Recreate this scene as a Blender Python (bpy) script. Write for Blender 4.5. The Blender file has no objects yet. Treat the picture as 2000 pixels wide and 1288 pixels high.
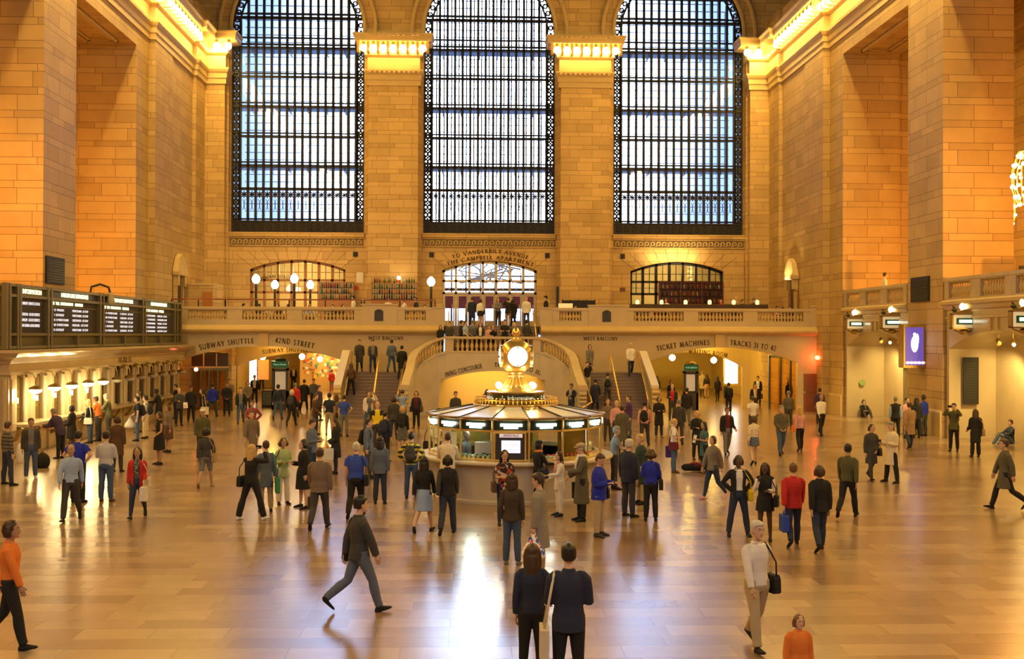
import bpy, math, random
import numpy as np
from mathutils import Vector, Matrix
R = math.radians
S = bpy.context.scene
COL = S.collection
# ------------------------------------------------ camera
F = 2200.0                       # focal length in pixels of the 2000x1288 frame
CAM = Vector((-1.22, 0.0, 4.25))
cd = bpy.data.cameras.new('camera'); cam = bpy.data.objects.new('camera', cd); COL.objects.link(cam)
cd.sensor_width = 36; cd.lens = F/2000*36; cd.clip_end = 500
CR = Matrix.Rotation(-math.atan(82/F), 4, 'Z') @ Matrix.Rotation(R(90)+12/F, 4, 'X') @ Matrix.Rotation(0.0033, 4, 'Z')
cam.matrix_world = Matrix.Translation(CAM) @ CR
S.camera = cam
def ray(x, y): return (CR.to_3x3() @ Vector(((x-1000)/F, (644-y)/F, -1)))
def P(x, y, Y):                  # the point of the hall at depth Y seen at (x, y)
    d = ray(x, y); return CAM + d*(Y/d.y)
def FL(x, y, z=0.0):             # the point of the level z seen at (x, y)
    d = ray(x, y); return CAM + d*((z-CAM.z)/d.z)
# ------------------------------------------------ view and sky
vs = S.view_settings
S.display_settings.display_device = 'sRGB'
vs.view_transform = 'Standard'; vs.look = 'None'; vs.gamma = 1; vs.use_curve_mapping = False; vs.exposure = 0.28
S.cycles.use_denoising = True
S.cycles.max_bounces = 6; S.cycles.diffuse_bounces = 3; S.cycles.glossy_bounces = 3; S.cycles.transparent_max_bounces = 12
S.cycles.transmission_bounces = 4; S.cycles.caustics_reflective = False; S.cycles.caustics_refractive = False
S.cycles.sample_clamp_indirect = 6; S.cycles.use_adaptive_sampling = True; S.cycles.adaptive_threshold = 0.04
S.cycles.sample_clamp_direct = 0
w = bpy.data.worlds.new('sky'); S.world = w; w.use_nodes = True
nt = w.node_tree; nt.nodes.clear()
out = nt.nodes.new('ShaderNodeOutputWorld'); bg = nt.nodes.new('ShaderNodeBackground')
tc = nt.nodes.new('ShaderNodeTexCoord'); dt = nt.nodes.new('ShaderNodeVectorMath'); dt.operation = 'DOT_PRODUCT'
sd = Vector((0.015, 1, 0.20)).normalized(); dt.inputs[1].default_value = sd
nt.links.new(tc.outputs['Generated'], dt.inputs[0])
mr = nt.nodes.new('ShaderNodeMapRange'); mr.interpolation_type = 'SMOOTHERSTEP'
mr.inputs[1].default_value = math.cos(R(12)); mr.inputs[2].default_value = 1.0
mr.inputs[3].default_value = 0.0; mr.inputs[4].default_value = 1.0
nt.links.new(dt.outputs['Value'], mr.inputs[0])
st = nt.nodes.new('ShaderNodeMapRange'); st.inputs[3].default_value = 1.7; st.inputs[4].default_value = 30.0   # sky strength, haze round the sun
nt.links.new(mr.outputs[0], st.inputs[0]); nt.links.new(st.outputs[0], bg.inputs['Strength'])
cm = nt.nodes.new('ShaderNodeMix'); cm.data_type = 'RGBA'
cm.inputs[6].default_value = (0.36, 0.54, 1.0, 1); cm.inputs[7].default_value = (0.60, 0.74, 1.0, 1)
nt.links.new(mr.outputs[0], cm.inputs[0]); nt.links.new(cm.outputs[2], bg.inputs['Color'])
nt.links.new(bg.outputs[0], out.inputs[0])
# ------------------------------------------------ large lamps
WARM = (1.0, 0.62, 0.15); ORANGE = (1.0, 0.35, 0.035); DAY = (0.62, 0.74, 1.0)
def lamp(kind, name, loc, power, col, size=0.3, size_y=None, rot=None, parent=None, spread=None, spot=None, blend=.5):
    d = bpy.data.lights.new(name, kind); d.energy = power; d.color = col
    if kind == 'AREA':
        d.size = size
        if size_y: d.shape = 'RECTANGLE'; d.size_y = size_y
        if spread: d.spread = spread
    else: d.shadow_soft_size = size
    if kind == 'SPOT': d.spot_size = spot; d.spot_blend = blend
    o = bpy.data.objects.new(name, d); COL.objects.link(o); o.location = loc
    if rot: o.rotation_euler = rot
    if parent: o.parent = parent
    return o
# daylight through the three east windows behind the camera
for ex in (-12.4, 0, 12.4):
    lamp('AREA', 'east_window_daylight', (ex, -9.3, 19), 700, (0.92, 0.93, 1.0), 8.4, 16, (R(90), 0, 0))
# the lamp rows of the cornices
for s in (-1, 1):
    for yy in (65, 50, 35, 20, 5):
        lamp('AREA', 'cornice_lamp_row_light', (s*17.6, yy, 22.7), 1250, WARM, 0.5, 13, (0, s*R(38), 0))
    lamp('AREA', 'cornice_lamp_row_light', (s*6.2, 72.0, 22.5), 170, WARM, 3.2, 0.3, (R(12), 0, 0))
    lamp('AREA', 'cornice_lamp_row_light', (s*17.3, 72.0, 22.5), 110, WARM, 1.2, 0.3, (R(12), 0, 0))
# ------------------------------------------------ helpers
def tag(o, label=None, cat=None, group=None, kind=None):
    if label: o['label'] = label
    if cat: o['category'] = cat
    if group: o['group'] = group
    if kind: o['kind'] = kind
    return o
def E(name, loc, label, cat, group=None, rz=0):
    o = bpy.data.objects.new(name, None); COL.objects.link(o); o.location = loc; o.rotation_euler = (0, 0, rz)
    o.empty_display_size = .2
    return tag(o, label, cat, group)
class MB:
    def __init__(s): s.v = []; s.f = []; s.m = []; s.mi = 0
    def add(s, vs, fs):
        n = len(s.v); s.v += [tuple(v) for v in vs]; s.f += [tuple(i+n for i in f) for f in fs]; s.m += [s.mi]*len(fs); return s
    def box(s, x0, y0, z0, x1, y1, z1):
        x0, x1 = min(x0, x1), max(x0, x1); y0, y1 = min(y0, y1), max(y0, y1); z0, z1 = min(z0, z1), max(z0, z1)
        return s.add([(x0,y0,z0),(x1,y0,z0),(x1,y1,z0),(x0,y1,z0),(x0,y0,z1),(x1,y0,z1),(x1,y1,z1),(x0,y1,z1)],
              [(0,3,2,1),(4,5,6,7),(0,1,5,4),(1,2,6,5),(2,3,7,6),(3,0,4,7)])
    def cbox(s, c, d): return s.box(c[0]-d[0]/2, c[1]-d[1]/2, c[2]-d[2]/2, c[0]+d[0]/2, c[1]+d[1]/2, c[2]+d[2]/2)
    def strip(s, ax, us, lo, hi, t0, t1):
        """a slab along x or y from t0 to t1 in the other axis, between the curves lo(u) and hi(u)"""
        n = len(us); V = []
        for u, l, h in zip(us, lo, hi):
            for t in (t0, t1):
                for z in (l, h): V.append((u, t, z) if ax == 'x' else (t, u, z))
        Fc = []
        for i in range(n-1):
            a = i*4; b = a+4
            Fc += [(a, b, b+1, a+1), (a+2, a+3, b+3, b+2), (a, a+2, b+2, b), (a+1, b+1, b+3, a+3)]
        Fc += [(0, 1, 3, 2), (n*4-4, n*4-2, n*4-1, n*4-3)]
        return s.add(V, Fc)
    def rings(s, rs, cap=True, close=False):
        n = len(rs[0]); b = len(s.v); V = [p for r in rs for p in r]; Fc = []
        m = len(rs)
        for i in range(m if close else m-1):
            j = (i+1) % m
            for k in range(n):
                k2 = (k+1) % n
                Fc.append((i*n+k, i*n+k2, j*n+k2, j*n+k))
        if cap and not close: Fc += [tuple(range(n))[::-1], tuple(range((m-1)*n, m*n))]
        return s.add(V, Fc)
    def lathe(s, c, prof, n=16, sy=1.0):
        return s.rings([[(c[0]+r*math.cos(2*math.pi*k/n), c[1]+r*sy*math.sin(2*math.pi*k/n), c[2]+z) for k in range(n)] for r, z in prof])
    def ball(s, c, r, n=10, m=7, M=None):
        if not hasattr(r, '__len__'): r = (r, r, r)
        rs = []
        for i in range(m+1):
            a = -math.pi/2+math.pi*(i+.001 if i == 0 else i-.001 if i == m else i)/m; a = max(-1.55, min(1.55, a))
            rs.append([(r[0]*math.cos(a)*math.cos(2*math.pi*k/n), r[1]*math.cos(a)*math.sin(2*math.pi*k/n), r[2]*math.sin(a)) for k in range(n)])
        if M is not None: rs = [[M @ Vector(p) for p in q] for q in rs]
        return s.rings([[(p[0]+c[0], p[1]+c[1], p[2]+c[2]) for p in q] for q in rs])
    def tube(s, pts, rad, n=8, sq=1.0, cap=True, up=None, round_ends=False):
        pts = [Vector(p) for p in pts]
        if not hasattr(rad, '__len__'): rad = [rad]*len(pts)
        if round_ends:
            a, b = pts[0], pts[-1]; d0 = (pts[1]-a).normalized(); d1 = (b-pts[-2]).normalized()
            pts = [a-d0*rad[0]*.9, a-d0*rad[0]*.5]+pts+[b+d1*rad[-1]*.5, b+d1*rad[-1]*.9]
            rad = [rad[0]*.4, rad[0]*.85]+list(rad)+[rad[-1]*.85, rad[-1]*.4]
        rs = []; pu = up
        for i, p in enumerate(pts):
            t = (pts[min(i+1, len(pts)-1)]-pts[max(i-1, 0)])
            if t.length < 1e-9: t = Vector((0,0,1))
            t.normalize()
            if pu is None: pu = Vector((1,0,0)) if abs(t.x) < .8 else Vector((0,1,0))
            u = (Vector(pu)-t*t.dot(Vector(pu)))
            if u.length < 1e-4: u = t.orthogonal()
            u.normalize(); v = t.cross(u)
            if up is None: pu = u
            rs.append([p+u*rad[i]*math.cos(2*math.pi*k/n)+v*rad[i]*sq*math.sin(2*math.pi*k/n) for k in range(n)])
        return s.rings(rs, cap)
    def sweep(s, path, prof, side=1, close=False):
        """a moulding: plan path [(x,y)], profile [(offset,z)], mitred"""
        pts = [Vector(p) for p in path]; n = len(pts); rs = []
        for i in range(n):
            a = (pts[i]-pts[i-1]).normalized() if (i or close) else None
            b = (pts[(i+1) % n]-pts[i]).normalized() if (i < n-1 or close) else None
            a = a or b; b = b or a
            na = Vector((-a.y, a.x)); nb = Vector((-b.y, b.x)); m = na+nb
            m = m/(m.length_squared/2) if m.length > .1 else na
            rs.append([(pts[i].x+m.x*o*side, pts[i].y+m.y*o*side, z) for o, z in prof])
        return s.rings(rs, True, close)
    def bar(s, a, b, w, h=None):
        """a square bar between two points"""
        a = Vector(a); b = Vector(b); h = h or w; t = (b-a).normalized()
        up = Vector((0,0,1)) if abs(t.z) < .9 else Vector((0,1,0))
        u = t.cross(up).normalized(); v = u.cross(t)
        return s.rings([[p+u*w/2*i+v*h/2*j for i, j in ((-1,-1),(1,-1),(1,1),(-1,1))] for p in (a, b)])
    def mesh(s, name, mats, smooth=False):
        me = bpy.data.meshes.new(name); me.from_pydata(s.v, [], s.f)
        mats = mats if isinstance(mats, (list, tuple)) else [mats]
        for m in mats: me.materials.append(m)
        if len(mats) > 1: me.polygons.foreach_set('material_index', s.m)
        uv_box(me)
        if smooth: me.polygons.foreach_set('use_smooth', [True]*len(me.polygons))
        me.update(); return me
    def build(s, name, mats, parent=None, smooth=False, loc=None, rz=0):
        if not s.v: return None
        me = s.mesh(name, mats, smooth); o = bpy.data.objects.new(name, me); COL.objects.link(o)
        if parent: o.parent = parent
        if loc is not None: o.location = loc
        if rz: o.rotation_euler = (0, 0, rz)
        return o
def uv_box(me):
    n = len(me.loops)
    if not n: return
    co = np.empty(len(me.vertices)*3); me.vertices.foreach_get('co', co); co = co.reshape(-1, 3)
    li = np.empty(n, int); me.loops.foreach_get('vertex_index', li)
    nm = np.empty(len(me.polygons)*3); me.polygons.foreach_get('normal', nm); nm = np.abs(nm.reshape(-1, 3))
    lt = np.empty(len(me.polygons), int); me.polygons.foreach_get('loop_total', lt)
    ax = np.repeat(np.argmax(nm*np.array([1, 1, 1.001]), axis=1), lt); c = co[li]
    u = np.where(ax == 0, c[:, 1], c[:, 0]); v = np.where(ax == 2, c[:, 1], c[:, 2])
    me.uv_layers.new(name='UVMap').data.foreach_set('uv', np.stack([u, v], 1).ravel())
def copy_tree(o, loc=None, rz=None, parent=None):
    c = o.copy(); COL.objects.link(c)
    if parent: c.parent = parent
    if loc is not None: c.location = loc
    if rz is not None: c.rotation_euler = (0, 0, rz)
    for ch in list(o.children): copy_tree(ch, parent=c)
    return c
def struct(o, name=None): tag(o, kind='structure'); return o
# ------------------------------------------------ materials
MATS = {}
def nodes(name):
    m = bpy.data.materials.new(name); m.use_nodes = True; t = m.node_tree
    return m, t, t.nodes['Principled BSDF']
def M(name, col=(.5,.5,.5), rough=.5, metal=0.0, emit=0, ecol=None, noise=0.0, nscale=3.0, spec=None, bump=0.0):
    if name in MATS: return MATS[name]
    m, t, b = nodes(name)
    b.inputs['Base Color'].default_value = (*col, 1); b.inputs['Roughness'].default_value = rough; b.inputs['Metallic'].default_value = metal
    if spec is not None: b.inputs['Specular IOR Level'].default_value = spec
    if emit: b.inputs['Emission Color'].default_value = (*(ecol or col), 1); b.inputs['Emission Strength'].default_value = emit
    if noise or bump:
        n = t.nodes.new('ShaderNodeTexNoise'); n.inputs['Scale'].default_value = nscale; n.inputs['Detail'].default_value = 5
        tc = t.nodes.new('ShaderNodeTexCoord'); t.links.new(tc.outputs['Object'], n.inputs['Vector'])
        if noise:
            r = t.nodes.new('ShaderNodeMix'); r.data_type = 'RGBA'
            r.inputs[6].default_value = (*[c*(1-noise) for c in col], 1); r.inputs[7].default_value = (*[min(1, c*(1+noise)) for c in col], 1)
            t.links.new(n.outputs['Fac'], r.inputs[0]); t.links.new(r.outputs[2], b.inputs['Base Color'])
        if bump:
            bm = t.nodes.new('ShaderNodeBump'); bm.inputs['Strength'].default_value = bump; bm.inputs['Distance'].default_value = .05
            t.links.new(n.outputs['Fac'], bm.inputs['Height']); t.links.new(bm.outputs[0], b.inputs['Normal'])
    MATS[name] = m; return m
def coat(m, w=.5, rough=.2):
    b = m.node_tree.nodes['Principled BSDF']; b.inputs['Coat Weight'].default_value = w; b.inputs['Coat Roughness'].default_value = rough
def mth(t, op, a, b=None, c=None):
    n = t.nodes.new('ShaderNodeMath'); n.operation = op
    for i, x in enumerate((a, b, c)):
        if x is None: continue
        if isinstance(x, (int, float)): n.inputs[i].default_value = x
        else: t.links.new(x, n.inputs[i])
    return n.outputs[0]
def ashlar(name, c1, c2, mortar, bw, tall, short, rough=.6, gloss_noise=0, msize=.02, veins=.12, nsc=.5):
    m, t, b = nodes(name)
    tc = t.nodes.new('ShaderNodeTexCoord'); sp = t.nodes.new('ShaderNodeSeparateXYZ'); t.links.new(tc.outputs['UV'], sp.inputs[0])
    p = tall+short; q = mth(t, 'DIVIDE', sp.outputs[1], p); fl = mth(t, 'FLOOR', q); fr = mth(t, 'MULTIPLY', mth(t, 'SUBTRACT', q, fl), p)
    lt = mth(t, 'MINIMUM', mth(t, 'DIVIDE', fr, tall), 1.0); st = mth(t, 'MAXIMUM', mth(t, 'DIVIDE', mth(t, 'SUBTRACT', fr, tall), short), 0.0)
    v = mth(t, 'ADD', mth(t, 'MULTIPLY', fl, 2.0), mth(t, 'ADD', lt, st))
    cb = t.nodes.new('ShaderNodeCombineXYZ'); t.links.new(mth(t, 'DIVIDE', sp.outputs[0], p/2), cb.inputs[0]); t.links.new(v, cb.inputs[1])
    br = t.nodes.new('ShaderNodeTexBrick'); t.links.new(cb.outputs[0], br.inputs['Vector'])
    br.inputs['Scale'].default_value = 1; br.inputs['Brick Width'].default_value = bw/(p/2); br.inputs['Row Height'].default_value = 1
    br.inputs['Mortar Size'].default_value = msize; br.inputs['Mortar Smooth'].default_value = .2; br.inputs['Bias'].default_value = -.1
    br.offset = .43; br.squash = .7; br.squash_frequency = 3
    br.inputs['Color1'].default_value = (*c1, 1); br.inputs['Color2'].default_value = (*c2, 1); br.inputs['Mortar'].default_value = (*mortar, 1)
    n = t.nodes.new('ShaderNodeTexNoise'); n.inputs['Scale'].default_value = nsc; n.inputs['Detail'].default_value = 6; n.inputs['Roughness'].default_value = .65
    t.links.new(tc.outputs['Object'], n.inputs['Vector'])
    mr = t.nodes.new('ShaderNodeMapRange'); mr.inputs[1].default_value = .3; mr.inputs[2].default_value = .7; mr.inputs[3].default_value = 1-veins; mr.inputs[4].default_value = 1+veins
    t.links.new(n.outputs['Fac'], mr.inputs[0])
    mx = t.nodes.new('ShaderNodeVectorMath'); mx.operation = 'SCALE'; t.links.new(br.outputs['Color'], mx.inputs[0]); t.links.new(mr.outputs[0], mx.inputs['Scale'])
    t.links.new(mx.outputs[0], b.inputs['Base Color'])
    b.inputs['Roughness'].default_value = rough
    if gloss_noise:
        r2 = t.nodes.new('ShaderNodeMapRange'); r2.inputs[3].default_value = rough-gloss_noise; r2.inputs[4].default_value = rough+gloss_noise
        t.links.new(n.outputs['Fac'], r2.inputs[0]); t.links.new(r2.outputs[0], b.inputs['Roughness'])
    else:
        bp = t.nodes.new('ShaderNodeBump'); bp.inputs['Strength'].default_value = .35; bp.inputs['Distance'].default_value = .02; bp.invert = True
        t.links.new(br.outputs['Fac'], bp.inputs['Height']); t.links.new(bp.outputs[0], b.inputs['Normal'])
    MATS[name] = m; return m
STONE = ashlar('caen_stone', (.62,.42,.175), (.46,.30,.115), (.13,.08,.04), 1.45, .55, .28, msize=.024)
STONEBIG = ashlar('pier_stone', (.57,.395,.165), (.43,.285,.115), (.13,.08,.04), 1.9, .66, .30, msize=.022)
FLOORM = ashlar('floor_marble', (.37,.262,.168), (.20,.115,.07), (.15,.10,.065), 1.5, .56, .50, rough=.25, gloss_noise=.02, msize=.008, veins=.10, nsc=.9)
coat(FLOORM, .35, .21)
MARBLE = M('botticino_marble', (.52,.42,.27), .22, noise=.12, nscale=1.2)
MARBLE2 = M('pale_carved_stone', (.56,.41,.19), .5, noise=.12, nscale=2)
GREYM = M('grey_veined_marble', (.52,.46,.37), .24, noise=.2, nscale=1.5)
STEPM = M('stair_tread_stone', (.20,.145,.12), .4, noise=.1)
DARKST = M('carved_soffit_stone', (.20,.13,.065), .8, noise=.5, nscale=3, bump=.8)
CEIL = M('vault_plaster', (.14,.22,.17), .8, noise=.1)
IRON = M('black_iron', (.018,.017,.018), .5, .3)
IRONG = M('bronze_grille', (.035,.032,.028), .5, .4)
BRASS = M('polished_brass', (.92,.66,.22), .28, .85, noise=.08)
BRASSD = M('aged_brass', (.50,.36,.14), .35, 1.0, noise=.2)
OLIVE = M('olive_painted_steel', (.115,.10,.045), .45, .2, noise=.06)
OLIVEL = M('light_olive_steel', (.19,.165,.085), .4, .2)
BLACK = M('matt_black', (.012,.012,.013), .6)
PANELB = M('flap_board_black', (.03,.024,.022), .6)
WOOD = M('oak_wood', (.36,.16,.05), .45, noise=.25, nscale=4)
WOODR = M('red_brown_wood', (.24,.07,.03), .4, noise=.2)
BULB = M('lit_bulb', (1,.8,.4), .4, emit=34, ecol=(1,.70,.20))
NICHE = M('gilt_plaster', (.80,.52,.16), .45)
GLOW = M('lit_globe', (1,.85,.55), .4, emit=16, ecol=(1,.80,.45))
LETTER = M('incised_letter', (.10,.055,.025), .7)
LETTERL = M('dark_brown_letter', (.16,.07,.02), .7)
SIGNLIT = M('lit_sign_letters', (1,1,.9), .5, emit=6, ecol=(.88,1,.80))
SIGNYEL = M('lit_yellow_letters', (1,1,.5), .5, emit=2.6, ecol=(1,.95,.45))
FLAPW = M('white_flap_letters', (.8,.8,.78), .5, emit=.65, ecol=(.9,.9,1))
SKINB = (.52,.32,.22)
def glassmat(name, col=(1,1,1), gl=.10, rough=.03):
    m = bpy.data.materials.new(name); m.use_nodes = True; t = m.node_tree; t.nodes.clear()
    o = t.nodes.new('ShaderNodeOutputMaterial'); a = t.nodes.new('ShaderNodeBsdfTransparent'); g = t.nodes.new('ShaderNodeBsdfGlossy'); x = t.nodes.new('ShaderNodeMixShader')
    a.inputs[0].default_value = (*col, 1); g.inputs['Roughness'].default_value = rough; x.inputs[0].default_value = gl
    t.links.new(a.outputs[0], x.inputs[1]); t.links.new(g.outputs[0], x.inputs[2]); t.links.new(x.outputs[0], o.inputs[0]); MATS[name] = m; return m
GLASS = glassmat('window_glass', (.93,.96,1), .06)
GLASSB = glassmat('booth_glass', (.96,.98,.95), .08)
GLASSY = glassmat('amber_glass', (.95,.75,.35), .12)
# ------------------------------------------------ lettering
def text_mesh(txt, size=1.0, mat=None, align='CENTER', ext=.01, sx=1.0, sp=1.0, line=1.0):
    c = bpy.data.curves.new('lettering', 'FONT'); c.body = txt; c.size = size; c.extrude = ext; c.align_x = align; c.align_y = 'CENTER'; c.space_line = line
    c.space_character = sp; c.resolution_u = 2
    o = bpy.data.objects.new('lettering', c); COL.objects.link(o)
    dg = bpy.context.evaluated_depsgraph_get(); me = bpy.data.meshes.new_from_object(o.evaluated_get(dg)); bpy.data.objects.remove(o); bpy.data.curves.remove(c)
    for v in me.vertices: v.co.x *= sx
    me.materials.clear(); me.materials.append(mat); return me
def text(txt, loc, size, mat, name='lettering', parent=None, rot=(R(90), 0, 0), align='CENTER', sx=1.0, ext=.01, line=1.0, label=None):
    me = text_mesh(txt, size, mat, align, ext, sx, 1.0, line); o = bpy.data.objects.new(name, me); COL.objects.link(o)
    o.location = loc; o.rotation_euler = rot
    if parent: o.parent = parent
    if label: o['label'] = label
    return o
def arc(cx, cy, rx, ry, a0, a1, n=9): return [(cx+rx*math.cos(R(a0+(a1-a0)*i/n)), cy+ry*math.sin(R(a0+(a1-a0)*i/n))) for i in range(n+1)]
# roman capitals as strokes: (polyline, weight) with little serifs; unit height 1
T, H = .13, .22
GL = {
 'A': (.86, [([(.06,0),(.43,1)],T),([(.43,1),(.80,0)],H),([(.2,.36),(.66,.36)],T)], [(.06,0),(.80,0)]),
 'B': (.64, [([(.15,0),(.15,1)],H),([(.15,1)]+arc(.3,.76,.2,.24,90,-90)+[(.15,.52)],T),([(.15,.52)]+arc(.32,.26,.24,.26,90,-90)+[(.15,0)],T)], [(.15,0),(.15,1)]),
 'C': (.82, [(arc(.45,.5,.38,.5,40,320,14),.12)], []),
 'D': (.84, [([(.15,0),(.15,1)],H),([(.15,1)]+arc(.32,.5,.42,.5,90,-90,12)+[(.15,0)],.11)], [(.15,0),(.15,1)]),
 'E': (.58, [([(.15,0),(.15,1)],H),([(.15,.97),(.52,.97)],T),([(.15,.52),(.45,.52)],T),([(.15,.03),(.55,.03)],T)], [(.15,0),(.15,1)]),
 'G': (.86, [(arc(.45,.5,.38,.5,45,330,14),.12),([(.76,.0),(.76,.42)],H)], [(.76,.42)]),
 'H': (.86, [([(.15,0),(.15,1)],H),([(.71,0),(.71,1)],H),([(.15,.52),(.71,.52)],T)], [(.15,0),(.15,1),(.71,0),(.71,1)]),
 'I': (.32, [([(.16,0),(.16,1)],H)], [(.16,0),(.16,1)]),
 'K': (.78, [([(.15,0),(.15,1)],H),([(.65,1),(.18,.48)],T),([(.3,.6),(.74,0)],H)], [(.15,0),(.15,1),(.74,0),(.65,1)]),
 'L': (.58, [([(.15,0),(.15,1)],H),([(.15,.03),(.55,.03)],T)], [(.15,0),(.15,1)]),
 'M': (.98, [([(.12,0),(.2,1)],T),([(.2,1),(.49,.05)],H),([(.49,.05),(.78,1)],T),([(.78,1),(.86,0)],H)], [(.12,0),(.86,0),(.2,1),(.78,1)]),
 'N': (.88, [([(.14,0),(.14,1)],T),([(.14,1),(.74,0)],H),([(.74,0),(.74,1)],T)], [(.14,0),(.14,1),(.74,1)]),
 'O': (.94, [(arc(.47,.5,.39,.5,0,360,18),.12)], []),
 'P': (.62, [([(.15,0),(.15,1)],H),([(.15,1)]+arc(.3,.73,.24,.27,90,-90)+[(.15,.46)],T)], [(.15,0),(.15,1)]),
 'R': (.74, [([(.15,0),(.15,1)],H),([(.15,1)]+arc(.3,.74,.23,.26,90,-90)+[(.15,.48)],T),([(.3,.48),(.7,0)],H)], [(.15,0),(.15,1),(.7,0)]),
 'S': (.60, [(arc(.3,.75,.2,.25,30,250,9)+[(.33,.5)]+arc(.3,.25,.22,.25,70,-150,9),.12)], []),
 'T': (.70, [([(.35,0),(.35,1)],H),([(.03,.96),(.67,.96)],T)], [(.35,0)]),
 'U': (.84, [([(.15,1),(.15,.35)]+arc(.43,.32,.28,.32,180,360,10)+[(.71,1)],.12)], [(.15,1),(.71,1)]),
 'V': (.82, [([(.05,1),(.41,0)],H),([(.41,0),(.77,1)],T)], [(.05,1),(.77,1)]),
 'W': (1.14, [([(.05,1),(.32,0)],H),([(.32,0),(.57,.9)],T),([(.57,.9),(.82,0)],H),([(.82,0),(1.09,1)],T)], [(.05,1),(1.09,1)]),
 'X': (.78, [([(.08,1),(.7,0)],H),([(.68,1),(.08,0)],T)], [(.08,1),(.7,0)]),
 'Y': (.74, [([(.04,1),(.37,.48)],H),([(.70,1),(.37,.48)],T),([(.37,.5),(.37,0)],H)], [(.04,1),(.7,1),(.37,0)]),
 'F': (.56, [([(.15,0),(.15,1)],H),([(.15,.97),(.52,.97)],T),([(.15,.52),(.45,.52)],T)], [(.15,0),(.15,1)]),
 '0': (.62, [(arc(.31,.5,.23,.5,0,360,14),.12)], []), '1': (.36, [([(.18,0),(.18,1)],H)], [(.18,0),(.18,1)]),
 '2': (.60, [(arc(.28,.75,.2,.25,160,-20,8)+[(.08,.04)],.12),([(.08,.04),(.54,.04)],T)], []),
 '3': (.58, [(arc(.26,.76,.2,.24,150,-80,8),T+.02),(arc(.26,.27,.24,.27,80,-150,8),.12)], []),
 '4': (.62, [([(.42,0),(.42,1)],H),([(.42,1),(.05,.3)],T),([(.05,.3),(.58,.3)],T)], []),
 '7': (.54, [([(.05,.96),(.5,.96)],T),([(.48,.96),(.2,0)],H)], []),
}
def inscribe(txt, p0, pm, p1, Y, hpx, mat, parent, name='inscription', cheat=0.0, face=-1):
    """letters along a shallow curve through three points of the photograph, on the wall plane at depth Y"""
    a, m, b = P(*p0, Y), P(*pm, Y), P(*p1, Y); h = hpx*Y/F
    A = np.array([[q.x**2, q.x, 1] for q in (a, m, b)]); co = np.linalg.solve(A, [a.z, m.z, b.z])
    tot = sum(GL[c][0]+.16 if c in GL else .55 for c in txt)-.16; L = b.x-a.x; k = L/tot; mb = MB(); x = a.x
    for c in txt:
        if c not in GL: x += .55*k; continue
        wd, st, sf = GL[c]; xm = x+wd*k/2; z = co[0]*xm**2+co[1]*xm+co[2]; sl = math.atan(2*co[0]*xm+co[1]); ca, sa = math.cos(sl), math.sin(sl)
        def tr(q, d=0):
            u = (q[0]-wd/2)*k; v = q[1]*h; return Vector((xm+u*ca-v*sa, Y-.012-d*.012, z+u*sa+v*ca))
        for pl, wt in st:
            for i in range(len(pl)-1):
                p, q = Vector(pl[i]), Vector(pl[i+1]); dd = (q-p).normalized(); nn = Vector((-dd.y, dd.x))*max(wt, T)*.62; e = dd*.03
                mb.add([tr(p-nn-e), tr(q-nn+e), tr(q+nn+e), tr(p+nn-e)], [(0,1,2,3)])
        for q in sf:
            q = Vector(q); mb.add([tr(q+Vector((-.14,-.03))), tr(q+Vector((.14,-.03))), tr(q+Vector((.14,.03))), tr(q+Vector((-.14,.03)))], [(0,1,2,3)])
        x += (wd+.16)*k
    return mb.build(name, mat, parent)
# ================================================= THE HALL
XW, YW, YL = 18.75, 73.6, 73.4        # side wall plane, window wall, wall under the windows
YF = 63.0                             # front of the west balcony
def ST(name, mb, mats, smooth=False):
    o = mb.build(name, mats, smooth=smooth); tag(o, kind='structure'); return o
# floor
mb = MB(); mb.box(-19, -10, -.3, 19, 63.4, 0); mb.box(-19, 63.4, -.3, 19, 92, 0); mb.box(-30, -10, -.3, -19, 62, 0); mb.box(19, -10, -.3, 30, 62, 0)
floor = ST('floor', mb, FLOORM)
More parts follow.
